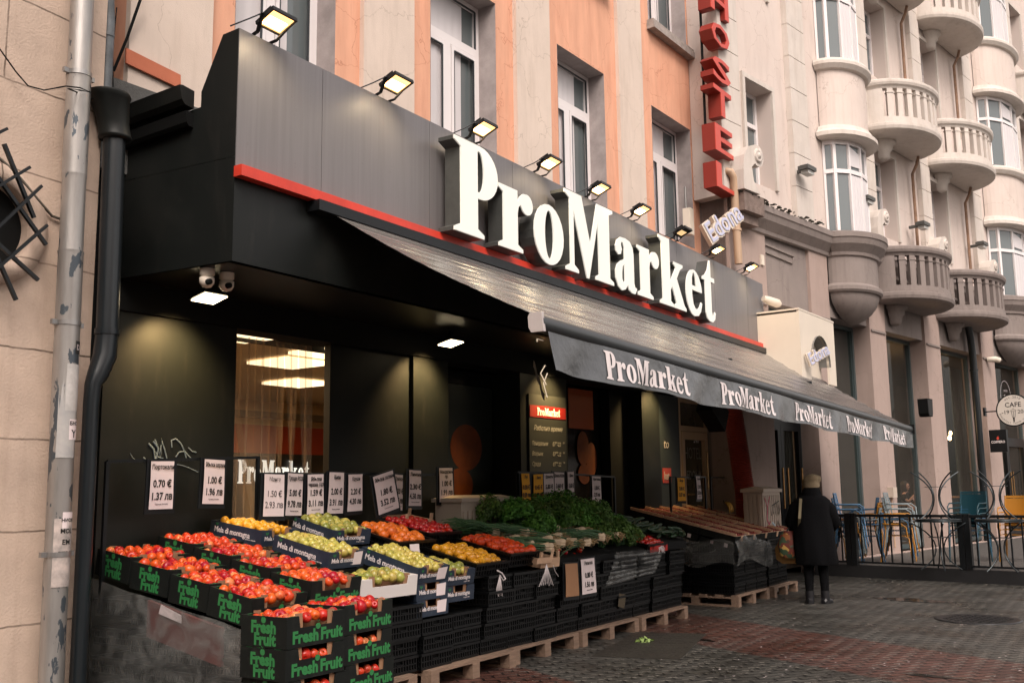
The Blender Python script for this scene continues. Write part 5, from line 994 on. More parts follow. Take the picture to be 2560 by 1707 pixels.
gpart('top', tp, M['black2']); gpart('hair', gl_([(0, .0, 1.22, .10, .08), (0, .01, 1.34, .125, .10), (0, .01, 1.44, .12, .11), (0, .0, 1.51, .09, .09), (0, .0, 1.54, .03, .03)]), mat('dark_hair', (.02, .014, .01), .7))
fc = MB(); fc.lathe([(0, -.10), (.045, -.085), (.068, -.03), (.07, .03), (.05, .08), (0, .09)], (0, -.075, 1.475), 16, sy=.7); gpart('face', fc, M['skin'])
for s_ in (-1, 1): gpart('eye', MB().lathe([(0, -.009), (.012, 0), (0, .009)], (s_*.027, -.122, 1.485), 8), M['black2'])
gpart('nose', MB().tube([(0, -.12, 1.485), (0, -.138, 1.455)], [.006, .011], 8), M['skin']); gpart('mouth', MB().tube([(-.02, -.122, 1.43), (.02, -.122, 1.43)], .005, 6), M['redside'])
cb = Thing(B, 'bottle', (gx-.06, 9.38, 1.2), 'small glass bottle with a white label on the cafe table', 'bottle'); cb.part('glass', MB().lathe([(0, 1.12), (.035, 1.12), (.035, 1.28), (.015, 1.34), (.012, 1.42), (0, 1.42)], (gx-.06, 9.38, 0), 12), M['print'])
# ================================================================= signs
C = Frame(R(133.3), 0)    # faces along the street towards the camera
def Cpt(x, y, D):         # a pixel on a vertical plane of frame B at depth D, expressed in frame C
    u, z = B.hit(x, y, D); return C.loc(B.w(u, D, z))
p = Cpt(2535, 1025, 7.55)
cs = Thing(C, 'cafe_sign', tuple(p), 'round white cafe sign with a lantern drawing on a wall bracket', 'sign')
r_ = .385
def disc(y, rr, n=48): return [(p.x+rr*math.cos(2*math.pi*i/n), y, p.z+rr*math.sin(2*math.pi*i/n)) for i in range(n)]
m_ = MB(); a_, b_ = disc(p.y-.05, r_), disc(p.y+.05, r_); m_.add(a_+b_, [tuple(range(48)), tuple(range(95, 47, -1))]+[(i, (i+1) % 48, (i+1) % 48+48, i+48) for i in range(48)]); bx = cs.part('sign_box', m_, M['blackmetal'])
cs.part('face', MB().add(disc(p.y-.055, r_-.03), [tuple(range(48))]), mat('cafe_white', (.62, .58, .53), .5), bx)
t = MB(); yy = p.y-.058
t.join(text_mesh('CAFE', .155, .001, bold=.0015), face(None, p.x, yy, p.z+.075)); t.join(text_mesh('-19', .13, .001, align='RIGHT'), face(None, p.x-.09, yy, p.z-.085)); t.join(text_mesh('20-', .13, .001, align='LEFT'), face(None, p.x+.09, yy, p.z-.085))
def arctext(s, rad, a0, step, size, top=True):
    for i, ch in enumerate(s):
        a = R(a0+step*i); x, z = p.x+rad*math.cos(a), p.z+rad*math.sin(a)
        if ch != ' ': t.join(text_mesh(ch, size, .001), face(None, x, yy, z, roll=a-math.pi/2 if top else a+math.pi/2))
arctext('est.2010', r_-.105, 122, -9, .075); arctext('breakfast lunch coffee', r_-.065, 196, 7.2, .062, False)
# lantern drawing
t.mapv(lambda v: v)
for (x0_, z0_, x1_, z1_) in ((-.045, .03, -.03, -.12), (.045, .03, .03, -.12), (0, .02, 0, -.12), (-.03, -.12, .03, -.12), (-.06, .03, .06, .03), (-.06, .03, -.03, .07), (.06, .03, .03, .07), (-.03, .07, .03, .07), (0, .07, 0, .10)): t.bar((p.x+x0_, yy, p.z-.05+z0_), (p.x+x1_, yy, p.z-.05+z1_), .008, .002)
t.prism([(p.x-.02, p.z-.17), (p.x+.02, p.z-.17), (p.x+.012, p.z-.28), (p.x-.012, p.z-.28)], yy-.001, yy+.001); cs.part('print', t, M['ink'], bx)
br = MB(); br.tube([(p.x-r_-.0, p.y, p.z-.0), (p.x-r_-.26, p.y, p.z)], .015, 8); br.box(p.x-r_-.29, p.x-r_-.25, p.y-.06, p.y+.06, p.z-.1, p.z+.1); cs.part('bracket', br, M['blackmetal'])
p2 = Cpt(2494, 1102, 7.9); bs_ = Thing(C, 'wall_sign', tuple(p2), 'small black square sign with white lettering and a red flame under the round cafe sign', 'sign')
bs_.part('sign_box', MB().box(p2.x-.16, p2.x+.22, p2.y-.06, p2.y+.06, p2.z-.26, p2.z+.26), M['blackmetal'])
t = MB(); t.join(text_mesh('COFFERO', .078, .001, bold=.002, wx=.9), face(None, p2.x+.03, p2.y-.063, p2.z-.05)); bs_.part('print', t, M['print'])
bs_.part('flame_mark', MB().add([(p2.x+.03+.035*x, p2.y-.063, p2.z+.07+.05*z) for x, z in ((0, -1), (.7, -.6), (.8, 0), (.4, .4), (.3, 1), (-.2, .4), (-.7, .1), (-.7, -.6))], [tuple(range(8))]), M['redsign'])
# round decal on the cafe door glass
u, z = B.hit(2514, 990, gy-.01); t = MB(); t.join(text_mesh('est.2010', .09, .001), face(None, u, gy-.02, z+.12)); t.join(text_mesh('CAFE', .16, .001, bold=.002), face(None, u, gy-.02, z-.08))
dc = Thing(B, 'window_decal', (u, gy-.02, z), 'round cafe decal with white ring on the door glass beside the wall sign', 'sign')
rgm = MB(); 
for i in range(40):
    a0, a1 = R(9*i), R(9*(i+1)); rgm.quad(*[(u+k_*math.cos(a), gy-.015, z+k_*math.sin(a)) for k_, a in ((.40, a0), (.40, a1), (.42, a1), (.42, a0))])
dc.part('ring', rgm, M['print']); dc.part('print', t, M['print'])
# speaker on pillar
u, z = B.hit(2306, 1020, bD-.05); sp_ = Thing(B, 'wall_speaker', (u-.35, bD-.1, z), 'black loudspeaker on the cafe pillar', 'speaker'); u -= .0
sb = MB(); sb.prism([(u-.15, z+.19), (u+.15, z+.19), (u+.13, z-.12), (u+.09, z-.19), (u-.09, z-.19), (u-.13, z-.12)], bD-.22, bD-.01); sp_.part('cabinet', sb, M['black2']); sp_.part('grille', MB().prism([(u-.13, z+.17), (u+.13, z+.17), (u+.11, z-.11), (u+.08, z-.17), (u-.08, z-.17), (u-.11, z-.11)], bD-.226, bD-.221), mat('speaker_mesh', (.02, .02, .02), .8), sp_.o.children[0])
u, z = B.hit(2490, 900, bD-.2); t = Thing(B, 'security_camera', (u, bD-.1, z), 'white dome camera on the last pillar above the cafe door', 'camera'); t.part('housing', MB().tube([(u-.12, bD-.02, z+.02), (u-.05, bD-.2, z+.02), (u+.06, bD-.25, z-.0)], [.06, .075, .07], 12), M['hotelwhite'])
u, z = B.hit(2236, 1230, bD-.05); t = Thing(B, 'socket_box', (u, bD-.05, z), 'grey and white electric socket box on the cafe pillar', 'box'); t.part('housing', MB().box(u-.22, u-.03, bD-.12, bD-.002, z-.10, z+.10), M['cabinet']); t.part('conduit', MB().tube([(u-.12, bD-.04, z-.1), (u-.12, bD-.04, .3)], .014, 6), M['beigepipe'])
# dark downpipe on the pale house
q0 = B.hit(2430, 800, bD-.1); q1 = B.hit(2468, 1300, bD-.1)
t = Thing(B, 'drainpipe', (24.9, bD-.1, 0), 'dark green-black downpipe beside the last cafe pillar', 'drainpipe'); pm_ = MB(); uu = 24.95
pm_.tube([(uu-.5, bD-.3, 5.52), (uu-.3, bD-.15, 5.3), (uu-.05, bD-.1, 5.0), (uu, bD-.1, 4.6), (uu, bD-.1, .2)], .085, 12); t.part('pipe', pm_, M['darkpipe']); t.part('collar', MB().tube([(uu, bD-.1, 4.2), (uu, bD-.1, 4.25)], .10, 12), M['darkpipe'])
t = Thing(W, 'drainpipe', (16.5, 6.8, 0), 'beige painted downpipe at the junction of the orange and pale houses', 'drainpipe')
def Bp(x, y, D): q = B.hit(x, y, D); return W.loc(B.w(q[0], D, q[1]))
pm_ = MB(); pm_.tube([Bp(1812, 428, 8.35), Bp(1826, 430, 8.25), Bp(1834, 445, 8.25), Bp(1838, 520, 8.25), Bp(1847, 660, 8.25)], .065, 12); t.part('pipe', pm_, M['beigepipe'])
pm_ = MB(); a, b_ = Bp(1842, 578, 8.25), Bp(1842, 572, 8.25); pm_.tube([a, b_], .078, 12); t.part('clamp', pm_, M['beigepipe'])
single(W, 'dark_pipe', tuple(Bp(1828, 500, 8.6)), MB().tube([Bp(1824, 440, 8.7), Bp(1832, 600, 8.7), Bp(1840, 760, 8.7)], .05, 8), M['black2'], 'dark pipe in the joint behind the beige downpipe', 'drainpipe')
t = Thing(W, 'corrugated_hose', (16.6, 6.3, 0), 'red brown corrugated hose hanging beside the hotel column', 'hose'); pts = [Bp(x, y, 7.9) for x, y in ((1822, 950), (1832, 1030), (1843, 1100), (1852, 1160), (1862, 1230), (1866, 1300))]
P2 = []; rs = []
for i in range(150):
    s_ = i/149*(len(pts)-1); k_ = min(int(s_), len(pts)-2); P2.append(pts[k_].lerp(pts[k_+1], s_-k_)); rs.append(.155 if i % 2 else .135)
t.part('hose', MB().tube(P2, rs, 16, smooth=False), M['pipebrown'])
# hotel column, canopy box, script signs
t = Thing(W, 'hotel_column', (16.2, 6.8, 0), 'glossy white column left of the corrugated hose', 'column'); t.part('shaft', MB().box(15.96, 16.5, 6.78, 7.1, 0, 3.2), M['hotelwhite']); t.part('joint_line', MB().box(15.958, 16.502, 6.777, 6.779, 1.60, 1.615), M['gasket'])
hb = Thing(W, 'hotel_canopy', (15.8, 5.5, 3.3), 'cream box canopy with an arched niche over the hotel entrance', 'canopy')
hx0, hx1, hy, hz0, hz1 = 15.80, 17.55, 5.5, 3.25, 4.37
ac = (hx0+hx1)/2+.05; ar = .47; outl = [(hx0, hz0), (ac-ar, hz0)]+[(ac+ar*math.cos(R(a)), 3.55+ar*1.05*math.sin(R(a))) for a in range(180, -1, -12)]+[(ac+ar, hz0), (hx1, hz0), (hx1, hz1), (hx0, hz1)]
me = curve_mesh([outl], .04); fm = MB(); fm.join(me, face(None, 0, hy, 0)); hb.part('front_panel', fm, M['hotelwhite'])
hb.part('side_panel', MB().box(hx0, hx0+.02, hy+.021, 6.88, hz0, hz1-.03), M['hotelwhite']); hb.part('top_cap', MB().box(hx0-.015, hx1+.01, hy-.025, 6.88, hz1+.002, hz1+.03), M['hotelwhite'])
hb.part('niche', MB().box(ac-ar-.1, ac+ar+.1, hy+.16, hy+.18, hz0, hz1-.1), M['hotelwhite']); ra = MB(); 
ra.add([(ac+ar*math.cos(R(a)), y, 3.55+ar*1.05*math.sin(R(a))) for y in (hy-.05, hy+.16) for a in range(180, -1, -12)], [(i, i+1, i+17, i+16) for i in range(15)]); hb.part('arch_lining', ra, mat('grey_arch', (.16, .155, .145), .5))
E_ = Frame(R(78), 0)     # the script signs are turned towards the street
def edona(P, size, roll, label, wx, dep=.12):
    p_ = E_.loc(P); x, y, z = p_; t = Thing(E_, 'hotel_sign', (x, y, z), label, 'sign')
    b_ = MB(); b_.join(text_mesh('Edona', size, dep, bold=.028*size/.5, shear=.3, align='LEFT', sp=1.0, wx=wx), face(None, x, y, z, roll=roll)); t.part('backing', b_, M['hotelwhite'])
    f_ = MB(); f_.join(text_mesh('Edona', size, .008, bold=.004, shear=.3, align='LEFT', sp=1.0, wx=wx), face(None, x+.012, y-dep/2-.012, z+.012, roll=roll)); t.part('letters', f_, M['bluep'])
q = W.hit(1775, 612, 6.1); edona(W.w(q[0], 6.1, q[1]), .44, R(38), 'white script sign with pale blue faces above the fascia end', .62)
q = W.hit(2024, 915, 5.40); edona(W.w(q[0], 5.40, q[1]), .27, R(30), 'small script sign inside the arched niche of the hotel canopy', .60, .05)
# vertical HOSTEL letters
hs_ = Thing(W, 'hostel_sign', (15.9, 6.6, 6.8), 'vertical red HOSTEL letters on the grey strip beside the orange house', 'sign')
for ch, (y0_, y1_) in zip('HOSTEL', ((-55, 32), (36, 114), (124, 205), (200, 292), (298, 388), (394, 480))):
    ym = (y0_+y1_)/2; xl = 1776+16*(ym+20)/460; ul, _ = W.hit(xl, ym, 6.20); ur, _ = W.hit(xl+43, ym, 6.20); zt = W.hit(xl, y0_+8, 6.20)[1]; zb = W.hit(xl, y1_-16, 6.20)[1]
    me = text_mesh(ch, 1, .22, bold=.016, align='LEFT'); xs_ = [v.co.x for v in me.vertices]; ys_ = [v.co.y for v in me.vertices]; kx = (ur-ul)/(max(xs_)-min(xs_)); ky = (zt-zb)/(max(ys_)-min(ys_))
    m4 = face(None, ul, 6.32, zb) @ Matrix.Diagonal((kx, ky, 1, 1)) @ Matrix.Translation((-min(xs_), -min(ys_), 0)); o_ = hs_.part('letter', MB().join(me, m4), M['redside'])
    me = text_mesh(ch, 1, .01, bold=.014, align='LEFT'); m4 = face(None, ul, 6.204, zb) @ Matrix.Diagonal((kx, ky, 1, 1)) @ Matrix.Translation((-min(xs_), -min(ys_), 0)); hs_.part('letter_face', MB().join(me, m4), M['redsign'], o_)
hs_.part('mounting_rail', MB().box(14.62, 14.66, 6.44, 6.47, 6.9, 10.2).box(14.62, 14.66, 6.471, 6.87, 9.9, 9.94), M['black2'])
t = Thing(W, 'meter_box', (15.2, 6.85, 6), 'small white meter box beside the third window', 'box'); q = W.hit(1722, 555, 6.82); t.part('housing', MB().box(q[0]-.07, q[0]+.07, 6.76, 6.89, q[1]-.22, q[1]+.22), M['hotelwhite']); t.part('conduit', MB().tube([(q[0], 6.86, q[1]+.2), (q[0], 6.86, q[1]+.6)], .02, 6), M['steel'])
# hotel entrance
he = Thing(W, 'hotel_entrance', (14.7, 7, 0), 'beige framed glass hotel door with a side window', 'door'); d0_, d1_ = 14.28, 15.24; zt = 2.40
fr = MB(); y0_, y1_ = 6.93, 7.0
fr.box(d0_-.05, d0_, y0_, y1_, 0, 2.92); fr.box(d1_, d1_+.05, y0_, y1_, 0, 2.92); fr.box(d0_, d1_, y0_, y1_, zt+.01, zt+.09); fr.box(d0_, d1_, y0_, y1_, 2.86, 2.92); he.part('frame', fr, M['doorbeige'])
dl = MB(); dl.box(d0_+.01, d0_+.11, y0_-.01, y1_, .05, zt); dl.box(d1_-.11, d1_-.01, y0_-.01, y1_, .05, zt); dl.box(d0_+.11, d1_-.11, y0_-.01, y1_, zt-.12, zt); dl.box(d0_+.11, d1_-.11, y0_-.01, y1_, .05, .25); do = he.part('door', dl, M['doorbeige'])
he.part('door_handle', MB().tube([(d0_+.08, y0_-.05, 1.42), (d0_+.30, y0_-.05, 1.42)], .014, 8).tube([(d1_-.16, y0_-.06, 1.5), (d1_-.16, y0_-.06, 2.1)], .014, 8), mat('brass_handle', (.5, .34, .16), .25, metal=.9), do)
gm = mat('hall_glass', (.075, .062, .035), .06, col2=(.045, .038, .024), vs=1.1)
he.part('pane', MB().quad((d0_, 6.985, 0), (d1_, 6.985, 0), (d1_, 6.985, 2.9), (d0_, 6.985, 2.9)), gm, do); he.part('side_window', MB().quad((d1_+.05, 6.98, 0), (15.96, 6.98, 0), (15.96, 6.98, 3.1), (d1_+.05, 6.98, 3.1)), gm)
t = MB(); gr = mat('etched_letter', (.17, .15, .12), .6); t.join(text_mesh('HOTEL', .26, .001, wx=.75), face(None, 14.78, 6.978, 1.98)); t.join(text_mesh('EDONA', .19, .001, bold=.003, wx=.8), face(None, 14.80, 6.978, 1.66)); he.part('door_lettering', t, gr, do)
t = MB(); t.join(text_mesh('LOTTO', .24, .001, wx=.7), face(None, 15.62, 6.97, 1.99)); he.part('window_lettering', t, mat('etched_letter_b', (.10, .085, .05), .6))
he.part('window_plaque', MB().box(15.33, 15.93, 6.965, 6.97, 1.52, 1.80), mat('dark_plaque', (.055, .015, .012), .5)); t = MB(); t.join(text_mesh('24h', .13, .001), face(None, 14.92, 6.978, 2.24)); he.part('door_sticker', t, M['print'], do)
# sign panes next to the fourth pillar
ws = Thing(W, 'welcome_panel', (13.8, 6.9, 2), 'dark panel with white script and a red strip beside the hotel door', 'sign')
ws.part('panel', MB().box(13.502, 14.22, 6.93, 6.99, 0, 2.925), mat('slate_panel', (.028, .038, .042), .5)); ws.part('red_strip', MB().box(13.60, 13.88, 6.922, 6.929, 1.60, 1.82), M['redsign'])
t = MB(); t.join(text_mesh('to', .20, .001, shear=.2), face(None, 13.74, 6.92, 2.12)); t.join(text_mesh('ket', .17, .001, bold=.004, wx=.8), face(None, 13.72, 6.918, 1.65)); t.join(text_mesh('re', .20, .001, shear=.2), face(None, 13.72, 6.92, 1.14)); ws.part('lettering', t, M['print'])
# opening hours board
M['heading'] = mat('heading_red', (.20, .01, .008), .5)
ob = Thing(W, 'opening_hours_board', (10.4, 6.88, 2), 'black board with red heading and chalk written opening hours on the third pillar', 'sign')
ob.part('panel', MB().box(10.02, 10.85, 6.875, 6.898, .9, 2.68), mat('board_black', (.022, .024, .022), .45)); ob.part('red_heading', MB().box(10.03, 10.84, 6.868, 6.8745, 2.40, 2.545), M['heading'])
t = logo(MB(), 10.18, 6.864, 2.425, .52, .095); hd = ob.part('heading_lettering', t, M['print'])
t = MB(); t.join(text_mesh('Работно време', .088, .001, shear=.3), face(None, 10.43, 6.87, 2.24))
for i, dname in enumerate(('Понеделник', 'Вторник', 'Сряда', 'Четвъртък', 'Петък', 'Събота', 'Неделя')):
    z = 2.055-.125*i; t.join(text_mesh(dname, .075, .001, shear=.3, align='LEFT', wx=.8), face(None, 10.06, 6.87, z)); t.join(text_mesh('07  -22', .078, .001, shear=.2, align='LEFT', wx=.85), face(None, 10.52, 6.87, z)); t.join(text_mesh('00', .036, .001, align='LEFT'), face(None, 10.60, 6.87, z+.035)); t.join(text_mesh('00', .036, .001, align='LEFT'), face(None, 10.765, 6.87, z+.035))
ob.part('chalk_writing', t, mat('chalk', (.26, .26, .25), .8))
# graffiti on the left pillar
gr_ = Thing(W, 'graffiti', (5.0, 6.895, 2), 'pale blue scribbled tag on the black left pillar', 'graffiti'); gt_ = MB()
def gpt(x, y): q = W.hit(x, y, 6.893); return (q[0], 6.893, q[1])
for st, r_ in (([(358, 1143), (368, 1153), (376, 1149)], .008), ([(371, 1108), (384, 1122), (387, 1149), (392, 1146), (396, 1120), (383, 1103)], .010), ([(388, 1098), (396, 1125), (404, 1150), (402, 1122), (404, 1097), (412, 1125), (418, 1150)], .008), ([(430, 1118), (429, 1100), (440, 1097), (452, 1108), (462, 1130), (466, 1148)], .008), ([(440, 1142), (448, 1130), (462, 1128), (470, 1138), (478, 1146)], .007), ([(470, 1118), (480, 1128), (491, 1131)], .007), ([(436, 1160), (450, 1162), (470, 1168), (495, 1180)], .005), ([(325, 1132), (332, 1145), (345, 1152)], .004), ([(388, 1128), (396, 1143), (408, 1146)], .007)): gt_.tube([gpt(*q) for q in st], r_, 5)
gt_.mapv(lambda v: Vector((v.x, 6.893+(v.y-6.893)*.15, v.z))); gr_.part('strokes', gt_, mat('faint_marker', (.10, .13, .15), .6))
# cream street cabinet
q = W.hit(1904, 1213, 5.6); cx1 = 14.15; ct = Thing(W, 'street_cabinet', (14.4, 5.8, 0), 'cream ribbed street cabinet with pink and black graffiti beside the far stall', 'cabinet')
cD, cD2, cu0, cu1, ch_ = 5.6, 5.90, 14.15, 14.84, 1.50
b_ = MB(); b_.box(cu0, cu1, cD, cD2, 0, ch_-.06)
for k_ in range(9): x = cu0+.04+k_*.074; b_.box(x, x+.035, cD-.012, cD-.001, .1, ch_-.1)
for k_ in range(4): y = cD+.03+k_*.065; b_.box(cu0-.012, cu0-.001, y, y+.04, .1, ch_-.1)
bo = ct.part('body', b_, M['cabinet']); l_ = MB(); e = .03; l_.hexa([(cu0-e, cD-e, ch_-.058), (cu1+e, cD-e, ch_-.058), (cu1+e, cD2+e, ch_-.058), (cu0-e, cD2+e, ch_-.058), (cu0-e, cD-e, ch_-.01), (cu1+e, cD-e, ch_-.01), (cu1+e, cD2+e, ch_-.01), (cu0-e, cD2+e, ch_-.01)]); l_.hexa([(cu0-e, cD-e, ch_-.009), (cu1+e, cD-e, ch_-.009), (cu1+e, cD2+e, ch_-.009), (cu0-e, cD2+e, ch_-.009), (cu0+.15, cD+.12, ch_+.03), (cu1-.15, cD+.12, ch_+.03), (cu1-.15, cD2-.12, ch_+.03), (cu0+.15, cD2-.12, ch_+.03)]); ct.part('lid', l_, M['cabinet'])
def ctt(P, r_, m, nm): g = MB(); g.tube([(cu0+x, cD-.014, z) for x, z in P], r_, 6); g.mapv(lambda v: Vector((v.x, cD-.014+(v.y-cD+.014)*.1, v.z))); ct.part(nm, g, m, bo)
pk = mat('pink_spray', (.40, .05, .10), .6); ctt([(.04, 1.36), (.14, 1.22), (.24, 1.38)], .016, pk, 'graffiti'); ctt([(.14, 1.22), (.10, 1.05), (.16, .98), (.09, .86), (.22, 1.02)], .016, pk, 'graffiti'); ctt([(.08, .84), (.24, .78), (.12, .70)], .016, pk, 'graffiti')
bkp = M['ink']; ctt([(.28, 1.10), (.33, 1.24), (.36, 1.12), (.42, 1.28), (.44, 1.12), (.52, 1.30), (.50, 1.1), (.60, 1.26), (.56, 1.1), (.64, 1.2)], .012, bkp, 'graffiti'); ctt([(.30, 1.24), (.62, 1.31)], .008, bkp, 'graffiti'); ctt([(.46, .92), (.52, 1.02), (.60, .93)], .012, bkp, 'graffiti'); ctt([(.30, 1.0), (.40, .95), (.38, .82), (.34, .92)], .02, mat('pale_blue_spray', (.35, .48, .55), .6), 'graffiti')
# ================================================================= TERRACE
dk = MB(); du0, du1, dd0, dd1 = 16.50, 42, 2.0, 8.4
nb = 64
dkT = Thing(B, 'cafe_terrace', (17, 5, 0), 'low dark wooden cafe terrace platform', 'terrace')
for i in range(nb):
    y = dd0+(dd1-dd0)*i/nb; dk.box(du0+.03, du1, y+.008, y+(dd1-dd0)/nb-.004, .165, .20)
dkT.part('decking', dk, M['deck']); dkT.part('fascia', MB().box(du0, du0+.028, dd0, dd1, 0, .205).box(du0+.03, du1, dd0-.03, dd0-.001, 0, .205).box(du0+.06, du1, dd0+.02, dd1-.01, 0.0, .15), M['deckedge'])
single(B, 'pavement_edge', (22, 8.2, .2), MB().box(17.0, 42, 8.25, 8.399, .201, .215), M['b2mid'], 'pale strip along the foot of the pale house', kind='structure')
def railing(u, y0_, y1_, label, along=True):
    t = Thing(B, 'railing', (u, y0_, .2), label, 'railing'); L_ = y1_-y0_; P = (lambda s, z, du=0: (u+du, y0_+s, z)) if along else (lambda s, z, du=0: (u+s, y0_, z))
    def bx(s0, s1, w_, z0_, z1_): return (u-w_, u+w_, y0_+s0, y0_+s1, z0_, z1_)
    t.part('top_rail', MB().box(*bx(0, L_, .025, 1.0, 1.045)), M['blackmetal']); t.part('bottom_rail', MB().box(*bx(0, L_, .015, .235, .265)), M['blackmetal'])
    n = max(2, int(L_/.155))
    for k_ in range(1, n): s_ = L_*k_/n; t.part('picket', MB().box(*bx(s_-.011, s_+.011, .011, .266, .999)), M['blackmetal'])
    for s_ in (0.04, L_-.04): t.part('post', MB().box(*bx(s_-.045, s_+.045, .04, .2, 1.06)), M['blackmetal'])
    return t
railing(16.53, 5.85, 7.70, 'black picket railing on the terrace edge left of the thick post'); railing(16.53, 7.72, 8.38, 'short black railing section against the house wall'); railing(16.53, 3.98, 5.83, 'black picket railing right of the thick post'); railing(16.53, 2.05, 3.96, 'black picket railing at the right edge of the view')
# stacked chairs: metal frame, slatted seat and back, arms
def chair_mesh(m):
    legs = []; 
    for sx in (-1, 1):
        legs.append(MB().tube([(sx*.25, -.26, 0), (sx*.235, -.22, .42), (sx*.235, -.16, .45)], .012, 6)); legs.append(MB().tube([(sx*.25, .26, 0), (sx*.235, .20, .44), (sx*.22, .27, .86)], .012, 6))
    seat = MB(); 
    for k_ in range(9): y = -.21+k_*.052; seat.box(-.215, .215, y-.021, y+.021, .45, .458)
    back = MB()
    for k_ in range(6):
        z = .60+k_*.048; back.grid(lambda i, j: ((i-.5)*.44, .225+(z-.6)*.17+.035*(1-(2*i-1)**2)*1.0, z-.019+.038*j), 8, 1)
    arms = [MB().tube([(sx*.235, -.20, .44), (sx*.26, -.19, .60), (sx*.26, -.12, .655), (sx*.26, .10, .655), (sx*.225, .24, .66)], .012, 6) for sx in (-1, 1)]
    return legs, seat, back, arms
def mk_chair(name, m, label, grp='stacked terrace chairs'):
    e = bpy.data.objects.new(name, None); sc.collection.objects.link(e); props(e, label, 'chair', grp); legs, seat, back, arms = chair_mesh(m)
    for nm, ms in [('leg', l) for l in legs]+[('seat', seat), ('backrest', back)]+[('armrest', a) for a in arms]:
        o = bpy.data.objects.new(nm, ms.mesh(nm, m)); sc.collection.objects.link(o); o.parent = e
    return e
cols = {'blue': M['blue'], 'teal': M['teal'], 'yellow': M['yellow'], 'pale': M['palec'], 'lblue': mat('light_blue_paint', (.10, .24, .42), .4)}
cname = {'blue': 'blue', 'teal': 'dark teal', 'yellow': 'yellow', 'pale': 'pale grey', 'lblue': 'light blue'}
protos = {}
order_ = 0
spots = [((2112, 1290), 8.02, ['blue', 'yellow', 'pale', 'lblue', 'lblue'], 20, 'left stack against the pale pillar'), ((2165, 1300), 7.72, ['blue', 'pale', 'yellow', 'blue'], -160, 'low stack beside the left one'), ((2240, 1300), 7.35, ['yellow', 'blue', 'yellow', 'pale', 'pale'], 15, 'stack before the seated guest'), ((2420, 1300), 6.35, ['teal', 'blue', 'teal', 'teal', 'teal'], -95, 'stack in the middle of the terrace'), ((2540, 1300), 5.75, ['yellow', 'yellow', 'yellow', 'yellow'], -85, 'stack at the right edge'), ((2088, 1300), 8.2, ['yellow', 'blue', 'blue'], 5, 'stack behind the railing by the house wall')]
order = ['lowest', 'second', 'third', 'fourth', 'topmost']
for (px, py), D, cl__, rot, lab in spots:
    u = B.hit(px, py, D)[0]
    for i, cc in enumerate(cl__):
        l_ = '%s metal chair, %s in the %s' % (cname[cc], order[i] if i < len(cl__)-1 else 'topmost', lab)
        if cc not in protos: protos[cc] = e = mk_chair('terrace_chair', cols[cc], l_)
        else: e = dup(protos[cc], label=l_)
        e.location = B.w(u+.012*i, D-.028*i*math.cos(R(rot)), .2+.085*i); e.rotation_euler = (0, 0, B.rz+R(rot))
# tables with curved rod bases, one upside down on another
def rod_table(u, D, z0, flip, label, a0=0):
    t = Thing(B, 'rod_base_table', (u, D, z0), label, 'table', 'terrace tables with curved rod bases'); s_ = -1 if flip else 1; zt = z0+(.74 if not flip else 0)
    t.part('tabletop', MB().lathe([(0, zt), (.34, zt), (.35, zt+.01), (.34, zt+.02), (0, zt+.02)], (u, D, 0), 24), M['rod'])
    zb = z0+.021 if flip else z0
    for k_ in range(4):
        a = R(a0+90*k_+20); pts = []
        for j in range(11):
            h = j/10; rr = .06+.30*abs(2*h-.9)**2.1; pts.append((u+rr*math.cos(a), D+rr*math.sin(a), zb+.735*h if not flip else zb+.735*h))
        t.part('rod_leg', MB().tube(pts, .011, 6), M['rod'])
    rg_ = MB(); rr = .16; n = 20
    rg_.tube([(u+rr*math.cos(2*math.pi*i/n), D+rr*math.sin(2*math.pi*i/n), zb+.50) for i in range(n+1)], .005, 5); t.part('ring', rg_, M['rod'])
for i, (px, D, lab) in enumerate(((2345, 6.15, 'left'), (2497, 5.3, 'right'))):
    u = B.hit(px, 1300, D)[0]; rod_table(u, D, .2, False, 'table with curved rod legs standing under the upturned one, %s terrace pair' % lab, 10+30*i); rod_table(u, D, .965, True, 'upturned table with curved rods pointing up, %s terrace pair' % lab, 35+20*i)
# ================================================================= houses on the other side of the street (seen as reflections)
def facade_house(x0_, x1_, y_, h_, m, label, n):
    t = Thing(G, 'street_house', ((x0_+x1_)/2, y_, 0), label, 'building', 'houses across the street'); t.part('wall', MB().box(x0_, x1_, y_-6, y_, 0, h_), m); w_ = (x1_-x0_)/n; zz = 1.0
    k_ = 0
    while zz < h_-2:
        for i in range(n): xx = x0_+w_*(i+.5); f = t.part('window', MB().box(xx-w_*.24, xx+w_*.24, y_+.005, y_+.04, zz, zz+2.0), M['pvc']); t.part('pane', MB().box(xx-w_*.21, xx+w_*.21, y_+.041, y_+.05, zz+.08, zz+1.92), M['glassup'], f)
        zz += 3.3
facade_house(-32, -6, -17, 13, mat('far_ochre', (.42, .30, .20), .85), 'ochre house across the street behind the camera', 7)
facade_house(-5, 14, -19, 15, mat('far_grey', (.33, .31, .30), .85), 'grey house across the street behind the camera', 6)
facade_house(15, 34, -16, 14, mat('far_orange', (.52, .26, .12), .85), 'orange house across the street behind the camera', 6)
# ================================================================= STALLS (S frame)
def empty(name, loc, rot, label, cat, group=None):
    o = bpy.data.objects.new(name, None); o.empty_display_size = .1; sc.collection.objects.link(o); o.location = loc; o.rotation_euler = rot; return props(o, label, cat, group)
def child(name, mb, m, parent, label=None, kind=None):
    me = mb if isinstance(mb, bpy.types.Mesh) else mb.mesh(name, m); o = bpy.data.objects.new(name, me); sc.collection.objects.link(o); o.parent = parent; return props(o, label, kind=kind)
